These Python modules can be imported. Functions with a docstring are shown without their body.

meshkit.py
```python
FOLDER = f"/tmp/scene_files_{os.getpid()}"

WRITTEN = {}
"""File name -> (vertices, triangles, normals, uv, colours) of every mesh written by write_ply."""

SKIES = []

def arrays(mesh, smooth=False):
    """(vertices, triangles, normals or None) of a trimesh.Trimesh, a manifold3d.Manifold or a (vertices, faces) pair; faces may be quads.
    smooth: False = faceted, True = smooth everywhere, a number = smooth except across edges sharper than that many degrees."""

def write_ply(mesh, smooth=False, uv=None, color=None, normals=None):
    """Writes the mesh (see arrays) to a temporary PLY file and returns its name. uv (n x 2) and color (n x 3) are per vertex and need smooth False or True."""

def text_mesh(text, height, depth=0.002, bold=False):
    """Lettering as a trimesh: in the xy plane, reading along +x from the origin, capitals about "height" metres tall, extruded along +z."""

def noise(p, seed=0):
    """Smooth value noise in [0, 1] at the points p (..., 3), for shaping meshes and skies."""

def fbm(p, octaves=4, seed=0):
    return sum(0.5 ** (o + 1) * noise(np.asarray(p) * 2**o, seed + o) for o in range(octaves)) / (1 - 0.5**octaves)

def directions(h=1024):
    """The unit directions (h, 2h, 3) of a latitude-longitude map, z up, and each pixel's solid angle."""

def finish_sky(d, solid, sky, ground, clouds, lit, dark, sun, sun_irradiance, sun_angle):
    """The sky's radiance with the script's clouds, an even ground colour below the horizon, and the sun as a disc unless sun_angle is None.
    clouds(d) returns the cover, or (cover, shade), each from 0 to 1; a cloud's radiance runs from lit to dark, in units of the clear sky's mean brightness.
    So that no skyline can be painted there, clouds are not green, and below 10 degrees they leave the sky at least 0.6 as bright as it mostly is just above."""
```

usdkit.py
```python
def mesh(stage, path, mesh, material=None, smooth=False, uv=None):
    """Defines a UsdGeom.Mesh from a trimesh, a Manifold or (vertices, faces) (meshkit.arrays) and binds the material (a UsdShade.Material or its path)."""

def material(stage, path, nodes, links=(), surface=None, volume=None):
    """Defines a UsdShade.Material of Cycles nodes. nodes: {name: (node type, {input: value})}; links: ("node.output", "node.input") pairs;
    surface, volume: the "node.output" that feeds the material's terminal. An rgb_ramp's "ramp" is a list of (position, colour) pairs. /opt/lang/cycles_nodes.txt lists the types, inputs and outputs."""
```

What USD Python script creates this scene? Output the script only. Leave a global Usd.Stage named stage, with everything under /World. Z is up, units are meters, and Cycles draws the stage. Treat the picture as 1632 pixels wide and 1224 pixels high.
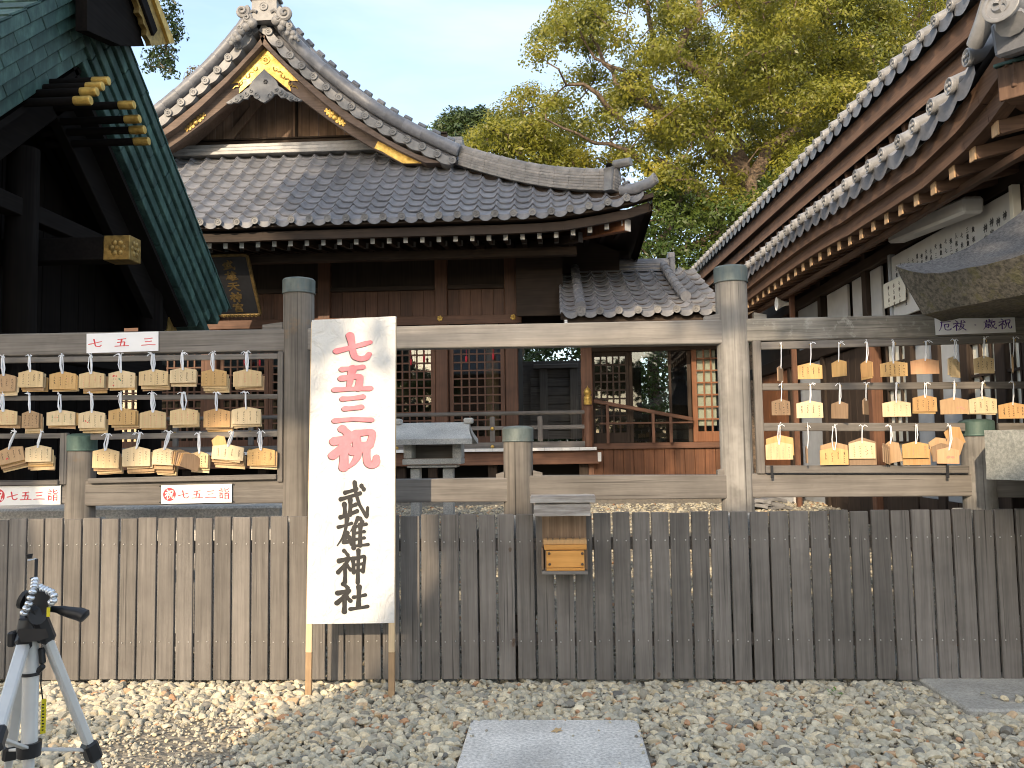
import math, random
import numpy as np
import trimesh
from shapely.geometry import Polygon, Point, LineString, MultiPoint
from shapely.ops import unary_union
from pxr import Usd, UsdGeom, UsdLux, UsdShade, Gf, Sdf, Vt
import usdkit, meshkit

stage = Usd.Stage.CreateInMemory()
UsdGeom.SetStageUpAxis(stage, UsdGeom.Tokens.z)
UsdGeom.SetStageMetersPerUnit(stage, 1.0)
UsdGeom.Xform.Define(stage, '/World')
UsdGeom.Scope.Define(stage, '/World/Looks')
RNG = np.random.default_rng(7)
random.seed(7)

# ---------------------------------------------------------------- camera
EYE = np.array([0.0, 0.0, 1.45])
YAW, PITCH, ROLL, FPX = -0.05192, 0.07111, -0.01474, 1367.0
EXPOSURE = 1.46
_fw = np.array([math.sin(YAW) * math.cos(PITCH), math.cos(YAW) * math.cos(PITCH), math.sin(PITCH)])
_r = np.array([math.cos(YAW), -math.sin(YAW), 0.0])
_u = np.cross(_r, _fw)
_r, _u = math.cos(ROLL) * _r + math.sin(ROLL) * _u, -math.sin(ROLL) * _r + math.cos(ROLL) * _u
cam = UsdGeom.Camera.Define(stage, '/World/camera')
cam.CreateHorizontalApertureAttr(36.0)
cam.CreateVerticalApertureAttr(27.0)
cam.CreateFocalLengthAttr(36.0 * FPX / 1632.0)
cam.CreateClippingRangeAttr(Gf.Vec2f(0.05, 2000.0))
cam.AddTransformOp().Set(Gf.Matrix4d(*_r, 0, *_u, 0, *(-_fw), 0, *EYE, 1))
cam.CreateExposureAttr(EXPOSURE)

# ---------------------------------------------------------------- sun and sky
SUN = np.array([-0.32, -1.0, 0.45])
SUN /= np.linalg.norm(SUN)
SUN_EL = math.asin(SUN[2])
SUN_ROT = math.atan2(SUN[0], SUN[1])
sun = UsdLux.DistantLight.Define(stage, '/World/sun')
sun.CreateIntensityAttr(0.5)
sun.CreateAngleAttr(0.55)
sun.CreateNormalizeAttr(True)
sun.CreateColorAttr(Gf.Vec3f(1.0, 0.80, 0.56))
_z = SUN
_x = np.cross([0, 0, 1.0], _z); _x /= np.linalg.norm(_x)
_y = np.cross(_z, _x)
sun.AddTransformOp().Set(Gf.Matrix4d(*_x, 0, *_y, 0, *_z, 0, 0, -30, 40, 1))

sky_mat = usdkit.material(stage, '/World/Looks/sky_air', {
    'sky': ('sky_texture', {'sky_type': 'single_scattering', 'sun_disc': False, 'sun_elevation': SUN_EL, 'sun_rotation': SUN_ROT,
                            'air_density': 1.0, 'aerosol_density': 2.0, 'ozone_density': 1.0}),
    'tc': ('texture_coordinate', {}),
    'map': ('mapping', {'mapping_type': 'point', 'scale': (1.3, 1.3, 5.0), 'location': (0.3, 0.1, 0.2)}),
    'n': ('noise_texture', {'scale': 1.6, 'detail': 6.0, 'roughness': 0.55, 'distortion': 0.4}),
    'r': ('rgb_ramp', {'ramp': [(0.0, (0.10, 0.10, 0.10)), (0.38, (0.16, 0.16, 0.16)), (0.66, (0.62, 0.62, 0.62)), (1.0, (0.7, 0.7, 0.7))]}),
    'mix': ('mix', {'mix_type': 'mix', 'color2': (2.75, 3.0, 3.0)}),
    'bg': ('background_shader', {'strength': 0.15}),
}, [('tc.generated', 'map.vector'), ('map.vector', 'n.vector'), ('n.fac', 'r.fac'), ('r.color', 'mix.fac'), ('sky.color', 'mix.color1'),
    ('mix.color', 'bg.color')], surface='bg.background')
dome = UsdLux.DomeLight.Define(stage, '/World/sky')
dome.CreateIntensityAttr(1.0)
UsdShade.MaterialBindingAPI.Apply(dome.GetPrim()).Bind(sky_mat)
dome.GetPrim().SetCustomDataByKey('kind', 'structure')

# ---------------------------------------------------------------- measuring helpers
def at(px, py, Y):
    """the point of the upright plane y=Y seen at a picture position (used for setting real sizes from the survey photo)"""
    d = _fw * FPX + _r * (px - 816.0) + _u * (612.0 - py)
    return EYE + d * (Y / d[1])
def atx(px, py, X):
    d = _fw * FPX + _r * (px - 816.0) + _u * (612.0 - py)
    return EYE + d * (X / d[0])
def atz(px, py, Z):
    d = _fw * FPX + _r * (px - 816.0) + _u * (612.0 - py)
    return EYE + d * ((Z - EYE[2]) / d[2])

# ---------------------------------------------------------------- scene helpers
_used = {}
_base = {}
def _name(parent, name):
    k = (parent, name)
    n = _used.get(k, 0)
    _used[k] = n + 1
    return f'{parent}/{name}' if n == 0 else f'{parent}/{name}_{n:03d}'
def data(prim, label=None, cat=None, group=None, kind=None):
    for k, v in (('label', label), ('category', cat), ('group', group), ('kind', kind)):
        if v: prim.SetCustomDataByKey(k, v)
def thing(name, label, cat, loc=(0, 0, 0), group=None):
    p = _name('/World', name)
    x = UsdGeom.Xform.Define(stage, p)
    loc = np.asarray(loc, float)
    x.AddTranslateOp().Set(Gf.Vec3d(*map(float, loc)))
    _base[p] = loc
    data(x.GetPrim(), label, cat, group)
    return p
def put(parent, name, vfn, mat, label=None, kind=None, cat=None, group=None, col=None):
    """one Mesh prim with world coordinates (v, f, normals or None) under a thing, a part or /World"""
    v, f, n = vfn if len(vfn) == 3 else (vfn[0], vfn[1], None)
    p = _name(parent, name)
    b = _base.get(parent, np.zeros(3))
    _base[p] = b
    v = np.asarray(v, float) - b
    f = np.asarray(f, int)
    if f.shape[1] == 4:
        f = np.vstack([f[:, [0, 1, 2]], f[:, [0, 2, 3]]])
    m = UsdGeom.Mesh.Define(stage, p)
    m.CreatePointsAttr(Vt.Vec3fArray.FromNumpy(v.astype(np.float32)))
    m.CreateFaceVertexCountsAttr(Vt.IntArray.FromNumpy(np.full(len(f), 3, np.int32)))
    m.CreateFaceVertexIndicesAttr(Vt.IntArray.FromNumpy(f.astype(np.int32).ravel()))
    m.CreateSubdivisionSchemeAttr('none')
    if n is not None:
        m.CreateNormalsAttr(Vt.Vec3fArray.FromNumpy(np.asarray(n, np.float32)))
        m.SetNormalsInterpolation('vertex')
    UsdShade.MaterialBindingAPI.Apply(m.GetPrim()).Bind(M[mat] if isinstance(mat, str) else mat)
    data(m.GetPrim(), label, cat, group, kind)
    return p
def solo(name, vfn, mat, label, cat, group=None):
    """a thing that is a single mesh"""
    return put('/World', name, vfn, mat, label, None, cat, group)
def struct(name, vfn, mat):
    return put('/World', name, vfn, mat, kind='structure')
def smooth(vf, angle=35):
    v, f, n = meshkit.arrays((np.asarray(vf[0], float), np.asarray(vf[1], int)), angle)
    return v, f, n

class MB:
    """collects simple shapes; .vf gives one mesh"""
    def __init__(s): s.v, s.f, s.n = [], [], 0
    def add(s, v, f):
        f = np.asarray(f, int)
        if f.shape[1] == 4: f = np.vstack([f[:, [0, 1, 2]], f[:, [0, 2, 3]]])
        v = np.asarray(v, float)
        s.v.append(v); s.f.append(f + s.n); s.n += len(v)
        return s
    @property
    def vf(s): return np.vstack(s.v), np.vstack(s.f)
    def box(s, lo, hi, c=0.0, T=None):
        v, f = cbox(lo, hi, c)
        if T is not None: v = T(v)
        return s.add(v, f)
    def bar(s, a, b, w, h, c=0.0, up=(0, 0, 1)): return s.add(*bar(a, b, w, h, c, up))
    def tube(s, pts, r, n=6, caps=True): return s.add(*tube(pts, r, n, caps))
    def lathe(s, prof, c, n=16, axis='z'): return s.add(*lathe(prof, c, n, axis))
    def prism(s, poly, depth, O, U, V): return s.add(*prism(poly, depth, O, U, V))

_BF = np.array([[0, 2, 3, 1], [4, 5, 7, 6], [0, 1, 5, 4], [2, 6, 7, 3], [0, 4, 6, 2], [1, 3, 7, 5]])
def cbox(lo, hi, c=0.0):
    lo, hi = np.minimum(lo, hi).astype(float), np.maximum(lo, hi).astype(float)
    if c <= 0:
        v = np.array([[(lo, hi)[(i >> k) & 1][k] for k in range(3)] for i in range(8)])
        return v, np.vstack([_BF[:, [0, 1, 2]], _BF[:, [0, 2, 3]]])
    c = min(c, 0.49 * (hi - lo).min())
    vs = []
    for i in range(8):
        for k in range(3):
            p = np.array([(lo, hi)[(i >> j) & 1][j] for j in range(3)])
            for j in range(3):
                if j != k: p[j] += c if p[j] == lo[j] else -c
            vs.append(p)
    vs = np.array(vs)
    h = trimesh.convex.convex_hull(vs)
    return np.array(h.vertices), np.array(h.faces)
def frame_of(d, up=(0, 0, 1)):
    d = np.asarray(d, float); d = d / np.linalg.norm(d)
    up = np.asarray(up, float)
    if abs(d @ up) > 0.98 * np.linalg.norm(up): up = np.array([0, 1.0, 0]) if abs(d[1]) < 0.9 else np.array([1.0, 0, 0])
    s = np.cross(d, up); s /= np.linalg.norm(s)
    return d, s, np.cross(s, d)
def bar(a, b, w, h, c=0.0, up=(0, 0, 1)):
    """straight timber from a to b, w across (sideways), h along up"""
    a, b = np.asarray(a, float), np.asarray(b, float)
    L = np.linalg.norm(b - a)
    d, s, u = frame_of(b - a, up)
    v, f = cbox((0, -w / 2, -h / 2), (L, w / 2, h / 2), c)
    return a + v[:, :1] * d + v[:, 1:2] * s + v[:, 2:] * u, f[:, ::-1] if np.dot(np.cross(d, s), u) < 0 else f
def tube(pts, r, n=6, caps=True):
    p = np.asarray(pts, float)
    r = np.broadcast_to(np.asarray(r, float), (len(p),))
    t = np.gradient(p, axis=0); t /= np.linalg.norm(t, axis=1, keepdims=True) + 1e-12
    a = np.cross(t[0], [0, 0, 1.0] if abs(t[0][2]) < 0.9 else [1.0, 0, 0]); A = []
    for k in range(len(p)):
        a = a - t[k] * (a @ t[k]); a /= np.linalg.norm(a) + 1e-12; A.append(a)
    A = np.array(A); B = np.cross(t, A)
    g = np.arange(n) * 2 * np.pi / n
    v = p[:, None] + r[:, None, None] * (np.cos(g)[None, :, None] * A[:, None] + np.sin(g)[None, :, None] * B[:, None])
    v = v.reshape(-1, 3)
    i, j = np.meshgrid(np.arange(len(p) - 1), np.arange(n), indexing='ij')
    q = np.stack([i * n + j, i * n + (j + 1) % n, (i + 1) * n + (j + 1) % n, (i + 1) * n + j], -1).reshape(-1, 4)
    f = np.vstack([q[:, [0, 1, 2]], q[:, [0, 2, 3]]])
    if caps:
        m = len(v); v = np.vstack([v, p[:1], p[-1:]])
        k = np.arange(n); e = (len(p) - 1) * n
        f = np.vstack([f, np.stack([np.full(n, m), (k + 1) % n, k], 1), np.stack([np.full(n, m + 1), e + k, e + (k + 1) % n], 1)])
    return v, f
def lathe(prof, c, n=16, axis='z'):
    """prof: (radius, height) pairs, turned about an axis through c"""
    prof = np.asarray(prof, float)
    g = np.arange(n) * 2 * np.pi / n
    v = np.stack([prof[:, None, 0] * np.cos(g), prof[:, None, 0] * np.sin(g), np.broadcast_to(prof[:, None, 1], (len(prof), n))], -1).reshape(-1, 3)
    i, j = np.meshgrid(np.arange(len(prof) - 1), np.arange(n), indexing='ij')
    q = np.stack([i * n + j, i * n + (j + 1) % n, (i + 1) * n + (j + 1) % n, (i + 1) * n + j], -1).reshape(-1, 4)
    f = np.vstack([q[:, [0, 1, 2]], q[:, [0, 2, 3]]])
    if axis == 'x': v = v[:, [2, 0, 1]]
    elif axis == 'y': v = v[:, [1, 2, 0]]
    elif axis == '-y': v = np.stack([v[:, 0], -v[:, 2], v[:, 1]], 1)
    elif axis == '-x': v = np.stack([-v[:, 2], v[:, 1], v[:, 0]], 1)
    return v + np.asarray(c, float), f
def prism(poly, depth, O, U, V):
    """a polygon (2d points or shapely) in the plane O + x U + y V, thickened by depth along U x V"""
    if not hasattr(poly, 'geom_type'): poly = Polygon(poly)
    if not poly.is_valid: poly = poly.buffer(0)
    geoms = getattr(poly, 'geoms', [poly])
    U, V, O = np.asarray(U, float), np.asarray(V, float), np.asarray(O, float)
    N = np.cross(U, V); N /= np.linalg.norm(N)
    mb = MB()
    for g in geoms:
        if g.is_empty or g.area < 1e-9: continue
        m = trimesh.creation.extrude_polygon(g, depth, engine='earcut')
        w = np.array(m.vertices)
        mb.add(O + w[:, :1] * U + w[:, 1:2] * V + w[:, 2:] * N, np.array(m.faces))
    return mb.vf if mb.v else (np.zeros((3, 3)), np.array([[0, 1, 2]]))
def flip(vf): return vf[0], np.asarray(vf[1])[:, ::-1]
def rot2(a): return np.array([[math.cos(a), -math.sin(a)], [math.sin(a), math.cos(a)]])
def jag(vf, amp, scale, seed=0):
    v, f = vf
    n = np.stack([meshkit.fbm(v * scale + k * 17.3, 3, seed + k) - 0.5 for k in range(3)], 1)
    return v + amp * 2 * n, f
def ORD(n): return ['leftmost', 'second', 'third', 'fourth', 'fifth', 'sixth', 'seventh', 'eighth', 'ninth', 'tenth'][n]
# ================================================================ materials
M = {}
def mat(name, nodes, links, surface='p.BSDF'):
    M[name] = usdkit.material(stage, '/World/Looks/' + name, nodes, links, surface=surface)
def plain(name, col, rough=0.6, metal=0.0, spec=0.4, noise=0.0, nscale=20.0, bump=0.0, bscale=60.0):
    nodes = {'p': ('principled_bsdf', {'base_color': col, 'roughness': rough, 'metallic': metal, 'specular_ior_level': spec})}
    links = []
    if noise or bump:
        nodes['g'] = ('geometry', {})
        nodes['n'] = ('noise_texture', {'scale': nscale, 'detail': 5.0, 'roughness': 0.6})
        links.append(('g.position', 'n.vector'))
    if noise:
        lo = tuple(c * (1 - noise) for c in col); hi = tuple(min(1, c * (1 + noise)) for c in col)
        nodes['r'] = ('rgb_ramp', {'ramp': [(0.3, lo), (0.7, hi)]})
        links += [('n.fac', 'r.fac'), ('r.color', 'p.base_color')]
    if bump:
        nodes['n2'] = ('noise_texture', {'scale': bscale, 'detail': 4.0})
        nodes['b'] = ('bump', {'strength': bump, 'distance': 0.01})
        links += [('g.position', 'n2.vector'), ('n2.fac', 'b.height'), ('b.normal', 'p.normal')]
    mat(name, nodes, links)
def wood(name, dark, light, axis='z', fine=55.0, along=2.5, rough=0.8, bump=0.35, vary=0.35, blotch=0.35, stain=None, spec=0.25, crack=0.0):
    """timber with grain along an axis, tone varying from piece to piece"""
    sc = [fine] * 3; sc['xyz'.index(axis)] = along
    nodes = {
        'g': ('geometry', {}), 'oi': ('object_info', {}),
        'off': ('combine_xyz', {}), 'om': ('math', {'math_type': 'multiply', 'value2': 37.0}),
        'add': ('vector_math', {'math_type': 'add'}),
        'mp': ('mapping', {'mapping_type': 'point', 'scale': tuple(sc)}),
        'n': ('noise_texture', {'scale': 1.0, 'detail': 6.0, 'roughness': 0.65, 'distortion': 0.3}),
        'r': ('rgb_ramp', {'ramp': [(0.22, dark), (0.5, tuple((a + b) / 2 for a, b in zip(dark, light))), (0.78, light)]}),
        'bl': ('noise_texture', {'scale': 3.1, 'detail': 4.0, 'roughness': 0.6}),
        'blr': ('map_range', {'from_min': 0.3, 'from_max': 0.7, 'to_min': 1 - blotch, 'to_max': 1 + blotch * 0.5, 'clamp': True}),
        'ov': ('map_range', {'from_min': 0.0, 'from_max': 1.0, 'to_min': 1 - vary, 'to_max': 1 + vary * 0.6}),
        'mul': ('math', {'math_type': 'multiply'}),
        'vm': ('vector_math', {'math_type': 'scale'}),
        'b': ('bump', {'strength': bump, 'distance': 0.006}),
        'p': ('principled_bsdf', {'roughness': rough, 'specular_ior_level': spec}),
    }
    links = [('oi.random', 'om.value1'), ('om.value', 'off.x'), ('om.value', 'off.y'), ('om.value', 'off.z'), ('g.position', 'add.vector1'), ('off.vector', 'add.vector2'),
             ('add.vector', 'mp.vector'), ('mp.vector', 'n.vector'), ('n.fac', 'r.fac'), ('g.position', 'bl.vector'), ('bl.fac', 'blr.value'),
             ('oi.random', 'ov.value'), ('blr.result', 'mul.value1'), ('ov.result', 'mul.value2'), ('r.color', 'vm.vector1'), ('mul.value', 'vm.scale'),
             ('n.fac', 'b.height'), ('b.normal', 'p.normal')]
    out = 'vm.vector'
    if stain:
        nodes['sn'] = ('noise_texture', {'scale': stain[1], 'detail': 5.0, 'roughness': 0.7})
        nodes['sr'] = ('map_range', {'from_min': stain[2], 'from_max': stain[2] + 0.12, 'to_min': 0.0, 'to_max': stain[3], 'clamp': True})
        nodes['sm'] = ('mix', {'color2': stain[0]})
        links += [('g.position', 'sn.vector'), ('sn.fac', 'sr.value'), ('sr.result', 'sm.fac'), (out, 'sm.color1')]
        out = 'sm.color'
    if crack:
        s3 = [fine * 1.9] * 3; s3['xyz'.index(axis)] = along * 0.55
        nodes['cm'] = ('mapping', {'mapping_type': 'point', 'scale': tuple(s3), 'location': (3.1, 7.7, 1.3)})
        nodes['cn'] = ('noise_texture', {'scale': 1.0, 'detail': 3.0, 'roughness': 0.55, 'distortion': 0.2})
        nodes['cr'] = ('map_range', {'from_min': 0.63, 'from_max': 0.70, 'to_min': 0.0, 'to_max': crack, 'clamp': True})
        nodes['cx'] = ('mix', {'color2': tuple(0.28 * c for c in dark)})
        links += [('add.vector', 'cm.vector'), ('cm.vector', 'cn.vector'), ('cn.fac', 'cr.value'), ('cr.result', 'cx.fac'), (out, 'cx.color1')]
        out = 'cx.color'
    links.append((out, 'p.base_color'))
    mat(name, nodes, links)
def stone(name, dark, light, scale=90.0, big=2.5, rough=0.85, bump=0.3, patch=None, vary=0.0):
    nodes = {
        'g': ('geometry', {}),
        'n': ('noise_texture', {'scale': scale, 'detail': 4.0, 'roughness': 0.7}),
        'r': ('rgb_ramp', {'ramp': [(0.38, dark), (0.62, light)]}),
        'n2': ('noise_texture', {'scale': big, 'detail': 5.0, 'roughness': 0.6}),
        'm2': ('map_range', {'from_min': 0.3, 'from_max': 0.7, 'to_min': 0.72, 'to_max': 1.15, 'clamp': True}),
        'vm': ('vector_math', {'math_type': 'scale'}),
        'b': ('bump', {'strength': bump, 'distance': 0.01}),
        'p': ('principled_bsdf', {'roughness': rough, 'specular_ior_level': 0.25}),
    }
    links = [('g.position', 'n.vector'), ('n.fac', 'r.fac'), ('g.position', 'n2.vector'), ('n2.fac', 'm2.value'), ('r.color', 'vm.vector1'),
             ('n.fac', 'b.height'), ('b.normal', 'p.normal')]
    if vary:
        nodes['oi'] = ('object_info', {})
        nodes['ov'] = ('map_range', {'to_min': 1 - vary, 'to_max': 1 + vary})
        nodes['mu'] = ('math', {'math_type': 'multiply'})
        links += [('oi.random', 'ov.value'), ('ov.result', 'mu.value1'), ('m2.result', 'mu.value2'), ('mu.value', 'vm.scale')]
    else:
        links.append(('m2.result', 'vm.scale'))
    out = 'vm.vector'
    for i, (col, sc, lo, amt) in enumerate(patch or []):
        nodes[f's{i}'] = ('noise_texture', {'scale': sc, 'detail': 6.0, 'roughness': 0.7})
        nodes[f'q{i}'] = ('map_range', {'from_min': lo, 'from_max': lo + 0.08, 'to_min': 0.0, 'to_max': amt, 'clamp': True})
        nodes[f'k{i}'] = ('mix', {'color2': col})
        links += [('g.position', f's{i}.vector'), (f's{i}.fac', f'q{i}.value'), (f'q{i}.result', f'k{i}.fac'), (out, f'k{i}.color1')]
        out = f'k{i}.color'
    links.append((out, 'p.base_color'))
    mat(name, nodes, links)

# weathered grey timber of the fences
for ax in 'xyz':
    wood('grey_wood_' + ax, (0.112, 0.101, 0.091), (0.245, 0.223, 0.20), ax, fine=50, along=1.6, rough=0.82, bump=0.5, vary=0.2, blotch=0.22,
         stain=((0.10, 0.082, 0.065), 5.0, 0.62, 0.3), crack=0.75)
wood('post_wood', (0.085, 0.075, 0.066), (0.27, 0.245, 0.215), 'z', fine=34, along=0.9, rough=0.8, bump=0.6, vary=0.12, blotch=0.3, stain=((0.26, 0.16, 0.08), 3.2, 0.60, 0.5), crack=0.85)
wood('post_old', (0.13, 0.12, 0.11), (0.34, 0.32, 0.29), 'z', fine=38, along=1.2, rough=0.85, bump=0.9, vary=0.1, blotch=0.35, stain=((0.34, 0.32, 0.29), 2.3, 0.53, 0.6), crack=0.7)
wood('beam_pale', (0.17, 0.155, 0.14), (0.325, 0.30, 0.27), 'x', fine=50, along=1.3, rough=0.8, bump=0.5, vary=0.1, blotch=0.25, crack=0.6)
wood('beam_mossy', (0.12, 0.115, 0.10), (0.36, 0.33, 0.285), 'x', fine=60, along=2.2, rough=0.85, bump=0.8, vary=0.1, blotch=0.5, stain=((0.42, 0.42, 0.38), 9.0, 0.57, 0.6), crack=0.7)
# temple timber
for ax in 'xyz':
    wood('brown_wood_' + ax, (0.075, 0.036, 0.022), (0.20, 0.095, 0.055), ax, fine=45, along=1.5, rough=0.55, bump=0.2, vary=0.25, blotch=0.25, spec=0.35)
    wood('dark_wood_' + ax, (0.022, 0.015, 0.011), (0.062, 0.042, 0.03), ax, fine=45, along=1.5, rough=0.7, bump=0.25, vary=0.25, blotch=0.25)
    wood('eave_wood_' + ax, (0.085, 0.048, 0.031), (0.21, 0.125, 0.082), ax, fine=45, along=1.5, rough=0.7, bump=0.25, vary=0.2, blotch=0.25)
wood('barge_wood', (0.085, 0.06, 0.047), (0.20, 0.145, 0.115), 'x', fine=45, along=1.5, rough=0.7, bump=0.25, vary=0.1, blotch=0.35)
wood('gable_wood', (0.17, 0.115, 0.085), (0.40, 0.28, 0.21), 'z', fine=40, along=1.0, rough=0.8, bump=0.4, vary=0.35, blotch=0.3)
wood('red_plank', (0.075, 0.032, 0.018), (0.21, 0.095, 0.048), 'z', fine=40, along=0.9, rough=0.6, bump=0.3, vary=0.35, blotch=0.3)
wood('orange_frame', (0.15, 0.062, 0.030), (0.28, 0.125, 0.062), 'z', fine=45, along=1.5, rough=0.5, bump=0.2, vary=0.1, blotch=0.2)
# votive plaques
PLQ = [('plaque_cream', (0.52, 0.37, 0.19), (0.69, 0.53, 0.31)), ('plaque_pale', (0.58, 0.44, 0.26), (0.73, 0.59, 0.38)), ('plaque_honey', (0.48, 0.29, 0.11), (0.64, 0.42, 0.19)),
       ('plaque_amber', (0.42, 0.24, 0.10), (0.60, 0.37, 0.17)), ('plaque_tan', (0.36, 0.23, 0.125), (0.52, 0.35, 0.20)), ('plaque_aged', (0.20, 0.13, 0.08), (0.33, 0.225, 0.14)),
       ('plaque_rosy', (0.56, 0.30, 0.16), (0.68, 0.42, 0.25))]
for nm, a, b in PLQ:
    wood(nm, a, b, 'z', fine=75, along=5, rough=0.6, bump=0.12, vary=0.12, blotch=0.12)
wood('box_wood', (0.55, 0.24, 0.055), (0.74, 0.38, 0.11), 'x', fine=60, along=3, rough=0.6, bump=0.15, vary=0.1, blotch=0.2)
wood('box_old', (0.12, 0.075, 0.045), (0.34, 0.24, 0.16), 'z', fine=95, along=1.6, rough=0.8, bump=0.8, vary=0.1, blotch=0.3)
wood('board_silver', (0.16, 0.13, 0.11), (0.58, 0.55, 0.51), 'x', fine=48, along=3.5, rough=0.85, bump=1.0, vary=0.1, blotch=0.3)
wood('raw_pine', (0.50, 0.37, 0.22), (0.70, 0.54, 0.35), 'z', fine=60, along=2, rough=0.7, bump=0.15, vary=0.05, blotch=0.15)
wood('raw_pine_dirty', (0.27, 0.17, 0.09), (0.50, 0.34, 0.20), 'z', fine=60, along=2, rough=0.7, bump=0.2, vary=0.1, blotch=0.4)

# roof tiles (smoked clay), copper, brass
def tile(name, dark, light, rough=0.45, vary=0.18, spec=0.45):
    mat(name, {
        'g': ('geometry', {}), 'oi': ('object_info', {}),
        'n': ('noise_texture', {'scale': 9.0, 'detail': 6.0, 'roughness': 0.65}),
        'r': ('rgb_ramp', {'ramp': [(0.3, dark), (0.7, light)]}),
        'ov': ('map_range', {'to_min': 1 - vary, 'to_max': 1 + vary}),
        'vm': ('vector_math', {'math_type': 'scale'}),
        'n2': ('noise_texture', {'scale': 120.0, 'detail': 3.0}),
        'b': ('bump', {'strength': 0.15, 'distance': 0.005}),
        'p': ('principled_bsdf', {'roughness': rough, 'specular_ior_level': spec}),
    }, [('g.position', 'n.vector'), ('n.fac', 'r.fac'), ('oi.random', 'ov.value'), ('r.color', 'vm.vector1'), ('ov.result', 'vm.scale'), ('vm.vector', 'p.base_color'),
        ('g.position', 'n2.vector'), ('n2.fac', 'b.height'), ('b.normal', 'p.normal')])
tile('roof_tile', (0.11, 0.114, 0.128), (0.19, 0.193, 0.21))
tile('ridge_tile', (0.15, 0.14, 0.13), (0.29, 0.265, 0.24), rough=0.6)
tile('cap_tile', (0.12, 0.118, 0.12), (0.22, 0.215, 0.21), rough=0.5)
tile('dark_tile', (0.085, 0.09, 0.10), (0.15, 0.155, 0.165), rough=0.5)
tile('pale_tile', (0.155, 0.155, 0.16), (0.26, 0.257, 0.255), rough=0.4)
def copper(name, a, b, c, rough=0.55, metal=0.15):
    mat(name, {
        'g': ('geometry', {}), 'oi': ('object_info', {}),
        'mp': ('mapping', {'scale': (14.0, 14.0, 2.2)}),
        'n': ('noise_texture', {'scale': 1.0, 'detail': 6.0, 'roughness': 0.7}),
        'n3': ('noise_texture', {'scale': 5.0, 'detail': 5.0, 'roughness': 0.7}),
        'mx': ('mix_float', {'fac': 0.5}),
        'r': ('rgb_ramp', {'ramp': [(0.32, a), (0.5, b), (0.68, c)]}),
        'ov': ('map_range', {'to_min': 0.75, 'to_max': 1.25}),
        'vm': ('vector_math', {'math_type': 'scale'}),
        'b': ('bump', {'strength': 0.2, 'distance': 0.005}),
        'p': ('principled_bsdf', {'roughness': rough, 'metallic': metal, 'specular_ior_level': 0.4}),
    }, [('g.position', 'mp.vector'), ('mp.vector', 'n.vector'), ('g.position', 'n3.vector'), ('n.fac', 'mx.a'), ('n3.fac', 'mx.b'), ('mx.result', 'r.fac'),
        ('oi.random', 'ov.value'), ('r.color', 'vm.vector1'), ('ov.result', 'vm.scale'), ('vm.vector', 'p.base_color'), ('n.fac', 'b.height'), ('b.normal', 'p.normal')])
copper('green_copper', (0.013, 0.030, 0.026), (0.03, 0.066, 0.058), (0.085, 0.16, 0.13))
copper('cap_copper', (0.05, 0.065, 0.065), (0.12, 0.145, 0.14), (0.20, 0.17, 0.13), rough=0.5, metal=0.25)
copper('cap_copper_dark', (0.035, 0.06, 0.05), (0.075, 0.125, 0.105), (0.13, 0.17, 0.14), rough=0.5, metal=0.25)
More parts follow.
